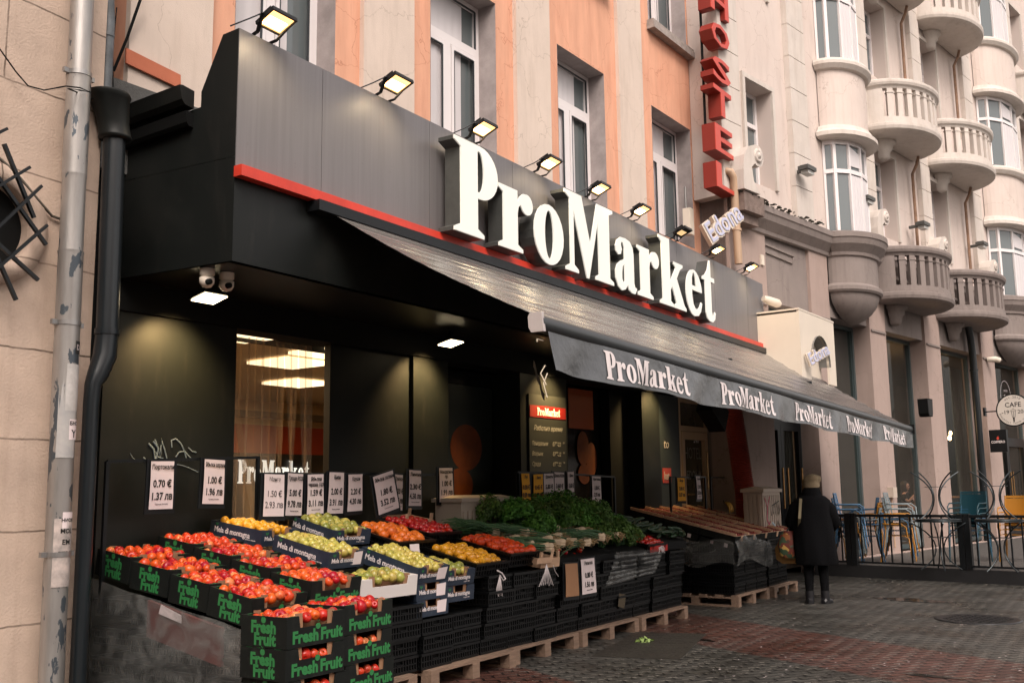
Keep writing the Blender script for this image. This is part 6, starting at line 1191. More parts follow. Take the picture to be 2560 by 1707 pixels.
# ---- pallets
def pallet(u, D, L_, W_, label, yaw=0):
    e = empty('pallet', S.w(u, D, 0), (0, 0, S.rz+yaw), label, 'pallet', 'wooden pallets under the stalls')
    for k in range(3):
        for j in range(3):
            x = (-L_/2+.05, 0, L_/2-.05)[k]; y = (.05, W_/2, W_-.05)[j]; child('block', MB().box(x-.05, x+.05, y-.05, y+.05, .022, .10), M['wood'], e)
    for k in range(3): x = (-L_/2+.05, 0, L_/2-.05)[k]; child('bottom_board', MB().box(x-.05, x+.05, 0, W_, 0, .021), M['wood'], e)
    for k in range(3): x = (-L_/2+.05, 0, L_/2-.05)[k]; child('stringer_board', MB().box(x-.05, x+.05, 0, W_, .101, .121), M['wood'], e)
    for j in range(6): y = .05+(W_-.1)*j/5; child('top_board', MB().box(-L_/2, L_/2, y-.05, y+.05, .122, .144), M['wood'], e)
    return e
pallet(6.95, 4.88, 1.2, .8, 'wooden pallet under the black crates at the bottom centre of the view'); pallet(8.16, 4.92, 1.16, .8, 'wooden pallet left of the double joint under the long crate stack'); pallet(9.40, 4.90, 1.24, .8, 'wooden pallet under the crates below the parsley'); pallet(10.68, 4.88, 1.24, .8, 'last wooden pallet at the right end of the main stall')
pallet(5.6, 4.9, 1.2, .8, 'wooden pallet under the crates behind the apple box stack')
pallet(13.20, 4.74, 1.2, 1.2, 'left wooden pallet of the far stall with its dark side showing'); pallet(14.42, 4.70, 1.05, 1.0, 'right wooden pallet of the far stall behind the standing person')
# ---- black lattice crates
def crate_mb(L_=.39, W_=.57, h=.128, front=True):
    m = MB(); t = .012
    for (y0_, y1_) in ((0, t), (W_-t, W_)):
        m.box(0, L_, y0_, y1_, 0, .018); m.box(-.008, L_+.008, y0_-.010, y1_+.010, h-.026, h-.004)
        n = 12
        for i in range(n+1):
            x = i*(L_-.012)/n; w_ = .012
            if .40*L_ < x < .56*L_: m.box(x, x+w_, y0_+.002, y1_-.002, .018, h*.5)
            else: m.box(x, x+w_, y0_+.002, y1_-.002, .018, h-.022)
        m.box(.38*L_, .60*L_, y0_, y1_, h*.5, h*.5+.008); m.box(0, L_, y0_+.001, y1_-.001, h*.42, h*.42+.007)
    for (x0_, x1_) in ((0, t), (L_-t, L_)):
        m.box(x0_, x1_, t, W_-t, 0, .018); m.box(x0_-.010, x1_+.010, t, W_-t, h-.026, h-.004); n = 16
        for i in range(1, n): y = i*W_/n; m.box(x0_+.002, x1_-.002, y-.006, y+.006, .018, h-.022)
        m.box(x0_+.001, x1_-.001, t, W_-t, h*.42, h*.42+.007)
    m.box(t, L_-t, t, W_-t, .002, .010); return m
crate_me = crate_mb().mesh('crate', M['crate'])
dark_in = MB().box(.016, .374, .016, .554, .011, .119).mesh('contents', M['black2'])
crate_me.materials.append(M['black2'])
def crate(u, D, z, label, group, yaw=0, tx=0, full=True):
    o = bpy.data.objects.new('plastic_crate', crate_me); sc.collection.objects.link(o); o.location = S.w(u, D, z); o.rotation_euler = (tx, 0, S.rz+yaw); props(o, label, 'crate', group)
    if full: c = bpy.data.objects.new('liner', dark_in); sc.collection.objects.link(c); c.parent = o
    return o
ordn = ['bottom', 'second', 'third', 'fourth', 'fifth', 'sixth']
cols_ = ['first', 'second', 'third', 'fourth', 'fifth', 'sixth', 'seventh', 'eighth', 'ninth', 'tenth']
cols_ = ['first', 'second', 'third', 'fourth', 'fifth', 'sixth', 'seventh', 'eighth', 'ninth', 'tenth', 'eleventh', 'twelfth', 'thirteenth', 'fourteenth']
for c_ in range(14):
    u = 5.50+.4155*c_; lean = random.uniform(-.008, .012); ya = random.uniform(-.03, .03); du = random.uniform(-.012, .012); lean = random.uniform(-.012, .018)
    for k in range(4 if u < 6.05 else 3 if u < 7.0 else 5):
        crate(u+du+lean*k+random.uniform(-.006, .006), 4.965+random.uniform(-.02, .02)-.012*k, .146+.130*k, 'black crate, %s layer of the %s column from the left, main stall front' % (ordn[k], cols_[c_]), 'black crates of the main stall', ya+random.uniform(-.012, .012))
for k in range(6): crate(10.93+.003*k, 5.56, .146+.130*k, 'black crate, %s layer of the rear stack, right end of the main stall' % ordn[k], 'black crates of the main stall', .01)
for c_ in range(5):
    for k in range(5): crate(12.64+.425*c_+random.uniform(-.006, .006)+(.06 if c_ > 2 else 0), 4.80, .146+.130*k, 'black crate, %s layer of the %s column from the left, far stall' % (ordn[k], cols_[c_]), 'black crates of the far stall', random.uniform(-.012, .012))
for j in range(1):
    for k in range(5): crate(12.64, 5.39+.385*j, .146+.130*k, 'black crate, %s layer, rear stack on the left side of the far stall' % ordn[k], 'black crates of the far stall')
# ---- left wrapped pile under the red apples
for j in range(4):
    for k in range(4): crate(4.56, 5.34+.40*j, .06+.145*k+.055*j*(k/3), 'black crate, %s layer of the %s stack under the left apple boxes' % (ordn[k], cols_[j]), 'black crates under the left apple boxes', R(-90))
wr = MB()
def lefttop(D): return .67+(D-4.95)*.165
wr.grid(lambda i, j: (4.50-.02*math.sin(math.pi*j)+.012*math.sin(i*17+j*5), 4.93+1.62*i, (.10+(lefttop(4.93+1.62*i)-.10)*j)), 40, 14)
wr.grid(lambda i, j: (4.52+.75*i, 4.93-.012*math.sin(i*9+j*7), .10+(.60-.06*i)*j), 20, 14)
single(S, 'stretch_film', (4.5, 5.6, 0), wr, M['film'], 'clear stretch film wrapped around the crates under the left apple boxes', 'plastic film')
rc = MB(); rc.box(4.535, 4.56, 5.02+.22, 5.02+.95, .47, .72); 
single(S, 'red_carton', (4.55, 5.5, .5), MB().hexa([(4.53, 5.18, .42), (4.56, 5.18, .42), (4.56, 5.92, .56), (4.53, 5.92, .56), (4.53, 5.18, .66), (4.56, 5.18, .66), (4.56, 5.92, .80), (4.53, 5.92, .80)]), mat('dull_red_carton', (.11, .022, .018), .6), 'dull red carton panel showing through the stretch film', 'box')
st = MB(); st.hexa([(4.515, 5.55, .67), (4.519, 5.55, .67), (4.519, 5.78, .72), (4.515, 5.78, .72), (4.515, 5.55, .72), (4.519, 5.55, .72), (4.519, 5.76, .78), (4.515, 5.76, .78)])
single(S, 'paper_tag', (4.49, 5.6, .7), st, M['paper'], 'crumpled white paper tag with a handwritten 27 on the red carton', 'label')
# ---- cardboard fruit boxes
def tray_mb(L_, W_, h, cut=.62, sidecut=False):
    m = MB(); t = .006; c = .10
    def wall(p0, p1, yes):
        """vertical wall from p0 to p1 with a lowered middle"""
        (x0_, y0_), (x1_, y1_) = p0, p1; d = Vector((x1_-x0_, y1_-y0_, 0)); l = d.length; d.normalize(); nn = Vector((-d.y, d.x, 0))*t
        pf = [(0, 0), (l, 0), (l, h), (l-c, h), (l-c-.012, h*cut), (c+.012, h*cut), (c, h), (0, h)] if yes else [(0, 0), (l, 0), (l, h), (0, h)]
        a = [Vector((x0_, y0_, 0))+d*s+Vector((0, 0, z)) for s, z in pf]; b = [p+nn for p in a]; n = len(a); m.add(a+b, [tuple(range(n)), tuple(range(2*n-1, n-1, -1))]+[(i, (i+1) % n, (i+1) % n+n, i+n) for i in range(n)])
    wall((0, 0), (L_, 0), True); wall((L_, W_), (0, W_), True); wall((L_, t+.0005), (L_, W_-t-.0005), sidecut); wall((0, W_-t-.0005), (0, t+.0005), sidecut)
    m.box(t, L_-t, t, W_-t, .001, .006)
    for (x0_, x1_) in ((t, c), (L_-c, L_-t)):     # folded corner ledges
        m.box(x0_, x1_, t+.001, .035, h-.004, h); m.box(x0_, x1_, W_-.035, W_-t-.001, h-.004, h)
    return m
def tabs_mb(L_, W_, h):
    m = MB(); t = .007
    for x in (.11, L_-.11):
        for (y, s_) in ((t+.004, 1), (W_-t-.008, -1)): m.add([(x-.035, y, h*.5), (x+.035, y, h*.5), (x+.032, y+.004*s_, h+.014), (x-.028, y+.004*s_, h+.016)], [(0, 1, 2, 3)]).add([(x-.035, y+.003, h*.5), (x+.035, y+.003, h*.5), (x+.032, y+.007*s_, h+.014), (x-.028, y+.007*s_, h+.016)], [(0, 3, 2, 1)])
    m.box(.0075, L_-.0075, .0075, W_-.0075, .0065, .008)
    # brown inner lining
    m.quad((t+.001, t+.001, .01), (L_-t-.001, t+.001, .01), (L_-t-.001, t+.001, h*.60), (t+.001, t+.001, h*.60)); m.quad((t+.001, W_-t-.001, .01), (L_-t-.001, W_-t-.001, .01), (L_-t-.001, W_-t-.001, h*.60), (t+.001, W_-t-.001, h*.60))
    m.quad((t+.001, t+.001, .01), (t+.001, W_-t-.001, .01), (t+.001, W_-t-.001, h-.006), (t+.001, t+.001, h-.006)); m.quad((L_-t-.001, t+.001, .01), (L_-t-.001, W_-t-.001, .01), (L_-t-.001, W_-t-.001, h-.006), (L_-t-.001, t+.001, h-.006)); return m
def apple_mark(m, x, y, z, r_, sidef=None):
    f = sidef or (lambda a, b: (a, y, b))
    pts = [(x+r_*math.cos(t)*(1+.0*math.cos(t)), z+r_*.95*math.sin(t)-(.16*r_ if abs(t-math.pi/2) < .35 else 0)) for t in [2*math.pi*i/24 for i in range(24)]]
    m.add([f(*p) for p in pts], [tuple(range(24))]); m.add([f(x+dx*r_, z+dz*r_) for dx, dz in ((.05, 1.0), (.35, 1.25), (.75, 1.75), (.3, 1.65))], [(0, 1, 2, 3)]); m.add([f(x+dx*r_, z+dz*r_) for dx, dz in ((-.08, 1.0), (.0, 1.0), (-.1, 1.6), (-.2, 1.55))], [(0, 1, 2, 3)])
RL, RW, RH = .50, .40, .185
def rot_side(L_):  # maps text-plane mesh onto the x=0 side, reading from outside (-x)
    return lambda me, y, z, s=1: Matrix.Translation((-.0015, y, z)) @ Matrix.Rotation(-math.pi/2, 4, 'Z') @ Matrix.Rotation(math.pi/2, 4, 'X') @ Matrix.Scale(s, 4)
def red_letter_mb():
    m = MB(); B_ = .0045
    m.join(text_mesh('Fresh', .098, .001, bold=B_, sp=1.02, align='LEFT'), Matrix.Translation((.045, -.0015, .028)) @ Matrix.Rotation(math.pi/2, 4, 'X') @ Matrix.Rotation(0, 4, 'Z'))
    m.join(text_mesh('Fruit', .098, .001, bold=B_, sp=1.02, align='LEFT'), Matrix.Translation((.285, -.0015, .028)) @ Matrix.Rotation(math.pi/2, 4, 'X'))
    apple_mark(m, .262, -.0018, .112, .021)
    m2 = m; m = MB()
    rs = rot_side(RL)
    m.join(text_mesh('Fresh', .098, .001, bold=B_, align='CENTER'), rs(None, RW/2, .088)); m.join(text_mesh('Fruit', .098, .001, bold=B_, align='CENTER'), rs(None, RW/2-.012, .016))
    apple_mark(m, RW/2, 0, .163, .021, lambda a, b: (-.002, a, b))
    m3 = m; m = MB()
    for x in (.02, RL-.09): m.box(x+.01, x+.06, .010, .017, RH+.0005, RH+.0015); m.box(x+.012, x+.05, RW-.03, RW-.024, RH+.0005, RH+.0015)
    for y in (.05, .20, .30): m.box(.0008, .0045, y, y+.05, RH+.0003, RH+.001)
    return m2, m3, m
red_tray = tray_mb(RL, RW, RH).mesh('tray', M['box']); red_tabs = tabs_mb(RL, RW, RH).mesh('corner_tabs', M['boxtab']); red_let, red_let2, red_let3 = [q.mesh('lettering', M['green']) for q in red_letter_mb()]
LH, LW_, LHH = .60, .40, .125
# navy boxes: long axis along D; local x = short side (.40), y = long side (.60)
def navy_letter_mb():
    m = MB(); m.join(text_mesh('Mela di montagna', .047, .0008, bold=.0008, align='LEFT', sp=.92), Matrix.Translation((.03, -.0015, .045)) @ Matrix.Rotation(math.pi/2, 4, 'X')); m.join(text_mesh('il sapore delle', .015, .0008, align='LEFT'), Matrix.Translation((.25, -.0015, .02)) @ Matrix.Rotation(math.pi/2, 4, 'X'))
    m.join(text_mesh('Mela di montagna', .062, .0008, bold=.001, align='CENTER', sp=.95), rot_side(0)(None, .34, .045)); m.join(text_mesh('passione naturale', .016, .0008, align='CENTER'), rot_side(0)(None, .12, .03)); return m
def navy_leaf_mb():
    m = MB()
    for f, x, z in ((lambda a, b: (a, -.002, b), .055, .10), (lambda a, b: (-.002, a, b), .52, .105)):
        for s_ in (-1, 1): m.add([f(x, z-.012), f(x+s_*.016, z), f(x+s_*.010, z+.014), f(x+s_*.001, z+.003)], [(0, 1, 2, 3)])
    return m
def navy_tray_mb():
    m = MB(); tr = tray_mb(.60, .40, LHH); m.v = tr.v; m.f = tr.f; m.sm = tr.sm; m.mi = tr.mi; return m.mapv(lambda p: Vector((p.y, .60-p.x, p.z)))
nt_ = tray_mb(.40, .60, LHH, cut=.55).mesh('tray', M['navy']); ntabs = tabs_mb(.40, .60, LHH).mesh('corner_tabs', M['boxtab']); nlet = navy_letter_mb().mesh('lettering', M['print']); nleaf = navy_leaf_mb().mesh('leaf_mark', M['green'])
wt_ = tray_mb(.60, .36, .15, cut=.6).mesh('tray', mat('white_cardboard', (.62, .58, .56), .6)); wtabs = tabs_mb(.60, .36, .15).mesh('corner_tabs', M['boxtab'])
def fbox(kind, u, D, z, tilt, label, yaw=0, name='fruit_box', group='cardboard fruit boxes'):
    e = empty(name, S.w(u, D, z), (tilt, 0, S.rz+yaw), label, 'fruit box', group)
    if kind == 'red':
        child('tray', red_tray, None, e); child('corner_tabs', red_tabs, None, e); child('lettering', red_let, None, e); child('side_lettering', red_let2, None, e); child('rim_print', red_let3, None, e)
    elif kind == 'navy':
        child('tray', nt_, None, e); child('corner_tabs', ntabs, None, e); child('lettering', nlet, None, e); child('leaf_mark', nleaf, None, e)
    elif kind == 'white': child('tray', wt_, None, e); child('corner_tabs', wtabs, None, e)
    return e
# ---- fruit meshes
def fruit_me(name, m, r_, prof=None, stem=True, sy=1):
    mb = MB(); P = prof or [(0, -.80), (.16, -.86), (.38, -.93), (.66, -.80), (.90, -.42), (1.0, .02), (.97, .35), (.80, .68), (.52, .84), (.26, .80), (.10, .66), (0, .58)]
    mb.lathe([(a*r_, b*r_) for a, b in P], n=16, sy=sy)
    me = mb.mesh(name, m)
    if stem:
        s_ = MB(); s_.v = mb.v; s_.f = mb.f; s_.sm = mb.sm; s_.mi = list(mb.mi); s_.cur = 1; s_.tube([(0, 0, .58*r_), (.05*r_, 0, 1.0*r_)], .045*r_, 4, smooth=False); me = s_.mesh(name, [m, M['stemwood']])
    return me
M['stemwood'] = mat('stem_wood', (.08, .05, .02), .8)
AP = [fruit_me('apple', M['apple'], .0395), fruit_me('apple', M['apple'], .037, sy=.95), fruit_me('apple', M['apple2'], .038)]
YP = [fruit_me('apple', M['yapple'], .038), fruit_me('apple', M['yapple'], .036)]; GP = [fruit_me('apple', M['gapple'], .041), fruit_me('apple', M['yapple'], .039)]
RND = [(0, -1), (.3, -.96), (.6, -.81), (.85, -.53), (.98, -.15), (.98, .2), (.86, .52), (.6, .79), (.3, .93), (.08, .95), (0, .93)]
OR = [fruit_me('orange', M['orangef'], .050, [(a, b*.92) for a, b in RND], False)]; PE = [fruit_me('orange', M['pers'], .047, RND, False)]
LE = [fruit_me('orange', M['lemon'], .042, [(0, -1.05), (.12, -1.0), (.35, -.9), (.68, -.7), (.92, -.35), (1, 0), (.92, .4), (.66, .75), (.32, .98), (.15, 1.12), (0, 1.16)], False)]
TO = [fruit_me('tomato', M['tomato'], .040, [(a, b*.82) for a, b in RND], False)]
nfruit = 0
def fill(e, L_, W_, z, r_, mes, label, cat, group, name, mound=.015, layers=1, yrange=(0, 1), spread=1.0, p2=None, xr=None):
    global nfruit
    bpy.context.view_layer.update() if False else None
    mw = Matrix.LocRotScale(e.location, e.rotation_euler, None); dx = 2*r_*.97; dy = 2*r_*.86; row = 0; y = r_+.010
    while y < W_-r_-.004:
        x = r_+.012+(row % 2)*dx*.5
        while x < L_-r_-.010:
            if yrange[0] <= y/W_ <= yrange[1] and (xr is None or xr[0] < x/L_ < xr[1]):
                me = random.choice(mes) if random.random() > .0 else mes[0]
                o = bpy.data.objects.new(name, me); sc.collection.objects.link(o)
                zz = z+mound*(1-((x/L_-.5)*2)**2)*(1-((y/W_-.5)*2)**2)+random.uniform(-.009, .012)
                o.location = mw @ Vector((x+random.uniform(-.005, .005), y+random.uniform(-.005, .005), zz)); o.rotation_euler = (random.uniform(-1.3, 1.3), random.uniform(-1.1, 1.1), random.uniform(0, 6.28)); sc_ = random.uniform(.80, 1.15); o.scale = (sc_, sc_*random.uniform(.94, 1.04), sc_*random.uniform(.86, 1.03))
                props(o, label, cat, group); nfruit += 1
            x += dx
        y += dy; row += 1
# red apple rows
rows = ['front', 'second', 'third', 'rear']
APR = [AP[0]]*5+[AP[1]]*5+[AP[2]]
for r_i, (u0, zb) in enumerate(((4.555, 0), (5.085, .065))):
    for j in range(4):
        D = 4.96+.402*j; z = .665+zb+.085*j*.9; lab = 'black box of red apples, %s in the %s row at the left end' % (rows[j], ('left', 'right')[r_i])
        e = fbox('red', u0+random.uniform(-.010, .010), D+random.uniform(-.006, .006), z, R(8.5+random.uniform(-1.2, 1.2)), lab, random.uniform(-.03, .03)); e['group'] = 'black apple boxes with green lettering'
        fill(e, RL, RW, RH-.026, .0400, APR, 'red apple in the %s box of the %s row, left stall end' % (rows[j], ('left', 'right')[r_i]), 'apple', 'red apples in the %s %s box' % (('left', 'right')[r_i], rows[j]), 'apple', .012)
# front stacks
for s_, (u0, D0, zt, yw) in enumerate(((4.44, 4.50, .77, R(-1)), (4.965, 4.52, .785, R(1.5)))):
    for k in range(4):
        z = zt-RH-(RH+.004)*k
        if z < -.001: z = 0.0
        lab = 'black box of red apples, %s of the %s stack at the front left corner' % (('topmost', 'second', 'third', 'lowest')[k], ('left', 'right')[s_])
        e = fbox('red', u0+random.uniform(-.012, .012)*k, D0, z, 0, lab, yw+random.uniform(-.01, .01)); e['group'] = 'black apple boxes with green lettering'
        l2 = 'red apple in the %s box of the %s front stack' % (('topmost', 'second', 'third', 'lowest')[k], ('left', 'right')[s_])
        if k == 0: fill(e, RL, RW, RH-.030, .0400, APR, l2, 'apple', 'red apples in the %s front stack' % ('left', 'right')[s_], 'apple', .02)
        elif k < 3: fill(e, RL, RW, RH-.065, .038, [AP[0], AP[1], AP[2]], l2, 'apple', 'red apples in the %s front stack' % ('left', 'right')[s_], 'apple', .0, yrange=(0, .25), xr=(.2, .8))
# crates carrying the second red row and navy boxes
for k in range(5): crate(5.09, 4.99, .08+.130*k, 'black crate, %s layer behind the front apple stacks' % ordn[k], 'black crates of the main stall')
# navy boxes
def navy(u, D, z, tilt, label, mes, r_, what, full=1, yaw=0):
    e = fbox('navy', u, D, z, tilt, label, yaw); e['group'] = 'navy apple boxes with white lettering'
    if full: fill(e, .40, .60, LHH-.022 if full == 1 else LHH-.05, r_, mes, what, 'apple', what+' group', 'apple', .018)
    return e
A = navy(5.63, 5.30, .945, R(12), 'navy box of yellow apples with a white sticker, right of the red rows', YP, .037, 'yellow apple in the navy box right of the red rows')
child('sticker', MB().hexa([(.27, -.004, .02), (.36, -.004, .02), (.36, -.002, .02), (.27, -.002, .02), (.27, -.004, .115), (.365, -.004, .12), (.365, -.002, .12), (.27, -.002, .115)]), M['paper'], A)
for k, nm in enumerate(('topmost', 'second', 'lowest')):
    b_ = navy(6.205+.008*k, 4.92, .805-.128*k, R(15) if k == 0 else R(2), 'navy box of yellow apples, %s in the stack right of the white box' % nm, YP, .037, 'yellow apple in the topmost navy box of the stack right of the white box', 1 if k == 0 else 0)
    child('sticker', MB().hexa([(.25, -.004, .02), (.36, -.004, .02), (.36, -.002, .02), (.25, -.002, .02), (.25, -.004, .11), (.37, -.004, .115), (.37, -.002, .115), (.25, -.002, .11)]), M['paper'], b_)
navy(6.62, 4.95, .75, R(10), 'navy box of green apples with white lettering beside the stickered stack', GP, .039, 'green apple in the navy box below the lemons')
navy(6.635, 4.96, .62, R(3), 'navy box under the green apples, pale fruit showing at its rim', GP, .039, 'green apple peeping from the lower navy box', 0)
navy(6.20, 5.78, 1.08, R(12), 'rear navy box of green apples under the price cards', GP, .038, 'green apple in the rear navy box under the price cards', 1, R(-7))
navy(5.60, 5.98, 1.10, R(8), 'dim navy box of mangoes behind the yellow apples', [fruit_me('mango', M['lemon'], .042, [(a*.8, b*1.15) for a, b in RND], False)], .04, 'yellow mango in the dim box behind the yellow apples', 1)
wb = fbox('white', 5.585, 4.93, .735, R(6), 'white cardboard box of green apples between the red rows and the navy stack', R(-3)); fill(wb, .60, .36, .115, .041, [GP[0], GP[1], YP[0]], 'large green apple in the white box', 'apple', 'green apples in the white box', 'apple', .035)
crate(5.62, 5.32, .81, 'black crate under the navy yellow apple box', 'black crates of the main stall', 0, R(12)); crate(5.62, 5.32, .67, 'second black crate under the navy yellow apple box', 'black crates of the main stall', 0, R(12)); crate(6.20, 5.80, .94, 'black crate under the rear navy box', 'black crates of the main stall', R(-7), R(12))
# black display trays with loose fruit
tray_me = crate_mb(.50, .60, .13).mesh('crate', M['crate'])
def dtray(u, D, z, tilt, L_, W_, label, mes, r_, what, cat, nm, yaw=0, mound=.03):
    e = bpy.data.objects.new('display_crate', tray_me); sc.collection.objects.link(e); e.location = S.w(u, D, z); e.rotation_euler = (tilt, 0, S.rz+yaw); e.scale = (1, 1, 1); props(e, label, 'crate', 'black display crates')
    c = bpy.data.objects.new('liner', tray_liner); sc.collection.objects.link(c); c.parent = e
    if mes: fill(e, .50, .60, .115, r_, mes, what, cat, what+' group', nm, mound)
    return e
tray_liner = MB().box(.015, .485, .015, .585, .012, .095).mesh('liner', M['black2'])
dtray(6.70, 5.52, .97, R(13), .5, .6, 'black display crate heaped with oranges', OR, .049, 'orange in the crate behind the navy apple stack', 'orange', 'orange')
dtray(7.24, 5.62, 1.02, R(12), .5, .6, 'black display crate of tomatoes behind the blood oranges', TO, .041, 'red tomato in the small rear crate', 'tomato', 'tomato', mound=.02)
dtray(7.06, 4.97, .78, R(13), .5, .6, 'black display crate of yellow lemons and oranges beside the green apples', LE, .042, 'yellow lemon in the front crate beside the green apples', 'lemon', 'lemon')
dtray(7.62, 4.99, .83, R(12), .5, .6, 'black display crate of blood oranges with a cardboard rim', PE, .047, 'deep red orange in the front crate right of the lemons', 'orange', 'orange')
single(S, 'small_price_tag', (6.75, 5.35, 1.0), MB().hexa([(6.62, 5.30, 1.0), (6.74, 5.30, 1.0), (6.74, 5.304, 1.0), (6.62, 5.304, 1.0), (6.62, 5.31, 1.08), (6.74, 5.31, 1.08), (6.74, 5.314, 1.08), (6.62, 5.314, 1.08)]), M['paper'], 'small handwritten white price tag above the navy stack', 'label')
# wooden slatted boxes
def wbox(u, D, z, tilt, L_, W_, label, yaw=0):
    e = empty('wooden_box', S.w(u, D, z), (tilt, 0, S.rz+yaw), label, 'box', 'small wooden fruit boxes')
    for nm, b_ in (('side_board', MB().box(0, L_, 0, .008, 0, .085)), ('side_board', MB().box(0, L_, W_-.008, W_, 0, .085)), ('side_board', MB().box(0, .008, .009, W_-.009, 0, .085)), ('side_board', MB().box(L_-.008, L_, .009, W_-.009, 0, .085)), ('base', MB().box(.009, L_-.009, .009, W_-.009, 0, .006))): child(nm, b_, M['cratewood'], e)
    for (x, y) in ((.0, .0), (L_-.03, 0), (0, W_-.03), (L_-.03, W_-.03)): child('corner_post', MB().box(x+.0, x+.03, y+.009, y+.028, 0, .145), M['cratewood'], e)
    return e
wbox(7.42, 6.0, 1.16, R(10), .4, .3, 'empty wooden box with upright corner posts behind the oranges')
w2 = wbox(8.02, 4.90, .80, R(8), .30, .50, 'thin wooden box with a pale end board at the front of the spring onions', R(-4))
# spring onions: bunches
def onion_bunch():
    lv, bl, rt = MB(), MB(), MB(); rr = random.Random(3)
    for k in range(16):
        a = rr.uniform(-.10, .10); y0_ = rr.uniform(-.05, .05); z0_ = rr.uniform(0, .05); x0_ = .0
        lv.tube([(x0_+.06, y0_*.6, z0_), (.20, y0_+a*.3, z0_+.012), (.34, y0_*1.3+a*.7, z0_+rr.uniform(0, .03)), (.48+rr.uniform(-.05, .05), y0_*1.5+a, z0_+rr.uniform(-.03, .03))], [.006, .0055, .005, .002], 5)
        bl.tube([(.09, y0_*.6, z0_), (.03, y0_*.55, z0_), (.0, y0_*.6, z0_), (-.018, y0_*.6, z0_)], [.008, .012, .020, .008], 6)
        for q_ in range(3): rt.tube([(-.015, y0_*.6, z0_), (-.05+rr.uniform(-.01, .01), y0_*.6+rr.uniform(-.03, .03), z0_+rr.uniform(-.03, .015)), (-.08, y0_*.6+rr.uniform(-.04, .04), z0_+rr.uniform(-.04, .01))], .0028, 3, smooth=False)
    return lv, bl, rt
lv, bl, rt = onion_bunch(); lvm, blm, rtm = lv.mesh('leaves', M['leaf2']), bl.mesh('bulbs', M['onion']), rt.mesh('roots', mat('onion_roots', (.50, .36, .20), .8))
ob_pos = []
for row_ in range(6):
    for col in range(6):
        u = 8.35+.27*row_+random.uniform(-.04, .04); D = 5.08+.19*col+random.uniform(-.03, .03)
        if u > 9.0+.9*(1-(D-5.0)) or D > 6.0: continue
        ob_pos.append((u, D, .90+.20*(D-5.0)+.012*row_+.05*random.random(), math.pi-random.uniform(R(5), R(50))))
for k, (u, D, z, ya) in enumerate(ob_pos):
    e = empty('spring_onions', S.w(u+.1, D, z), (random.uniform(-.1, .1), random.uniform(-.18, .1), S.rz+ya), 'bunch of spring onions with pale bulbs and long green leaves in the onion heap', 'spring onions', 'bunches in the spring onion heap'); e.scale = (1.25,)*3; child('leaves', lvm, None, e); child('bulbs', blm, None, e); child('roots', rtm, None, e)
onb = MB(); onb.hexa([(8.12, 5.0, .72), (9.75, 5.0, .72), (9.75, 6.2, .98), (8.12, 6.2, .98), (8.12, 5.0, .86), (9.75, 5.0, .84), (9.75, 6.2, 1.08), (8.12, 6.2, 1.10)])
single(S, 'onion_tray', (8.9, 5.4, .7), onb, M['black2'], 'dark sloping tray under the spring onion heap', 'crate')
for k, (x, y) in enumerate(((1398, 1374), (1435, 1388), (1444, 1375), (1404, 1380))):
    q = S.hit(x, y, 5.1+.02*k); o = bpy.data.objects.new('radish', TO[0]); sc.collection.objects.link(o); o.location = S.w(q[0], 5.12, q[1]); o.scale = (.8,)*3; props(o, 'red radish among the spring onions', 'radish', 'radishes among the onions')
# parsley
def leaf_cloud(n, a, b_, c_, size, seed):
    rr = random.Random(seed); m = MB()
    for k in range(n):
        th_ = rr.uniform(0, 6.28); ph = math.acos(rr.uniform(-.35, 1)); rad = rr.uniform(.70, 1.05)*(1+.12*math.sin(5*th_+seed)); p = Vector((a*rad*math.sin(ph)*math.cos(th_), b_*rad*math.sin(ph)*math.sin(th_), c_*rad*math.cos(ph)))
        nrm = Vector((p.x/a/a, p.y/b_/b_, p.z/c_/c_)).normalized()+Vector((rr.uniform(-.8, .8), rr.uniform(-.8, .8), rr.uniform(-.5, .8))); nrm.normalize(); t1 = nrm.orthogonal().normalized(); t1.rotate(Matrix.Rotation(rr.uniform(0, 6.28), 3, nrm)); t2 = nrm.cross(t1); s_ = size*rr.uniform(.6, 1.2)
        m.add([p-t1*s_, p-t2*s_*.6-t1*s_*.1, p+t1*s_*.9+nrm*s_*.3, p+t2*s_*.6], [(0, 1, 2, 3)])
    return m
pmx = leaf_cloud(1300, .165, .15, .135, .018, 1).mesh('leaves', M['leaf']); stemm = MB()
for k in range(22): stemm.tube([(random.uniform(-.03, .03), random.uniform(-.03, .03), -.10), (random.uniform(-.1, .1), random.uniform(-.1, .1), .04)], .003, 4)
stmm = stemm.mesh('stems', M['leaf2'])
for k, (u, D, z) in enumerate(((8.75, 6.0, 1.20), (8.95, 5.75, 1.17), (9.15, 6.0, 1.21), (9.2, 5.6, 1.14), (9.42, 5.85, 1.19), (9.45, 5.45, 1.08), (9.68, 5.7, 1.17), (9.72, 5.38, 1.05), (9.93, 5.6, 1.19), (9.98, 5.3, 1.08), (10.18, 5.5, 1.16), (10.2, 5.22, 1.02), (10.38, 5.35, 1.02), (9.75, 5.95, 1.22), (10.05, 5.85, 1.24), (10.0, 5.12, .96), (9.7, 5.16, .95), (9.0, 5.5, 1.06), (10.32, 5.1, .92))):
    e = empty('parsley', S.w(u, D, z+.05+.05*(D-5)), (random.uniform(-.3, .3), random.uniform(-.3, .3), random.uniform(0, 6)), 'curly green parsley bunch in the tall green heap', 'parsley', 'parsley bunches in the heap'); e.scale = (random.uniform(.9, 1.25),)*3; child('leaves', pmx, None, e); child('stems', stmm, None, e)
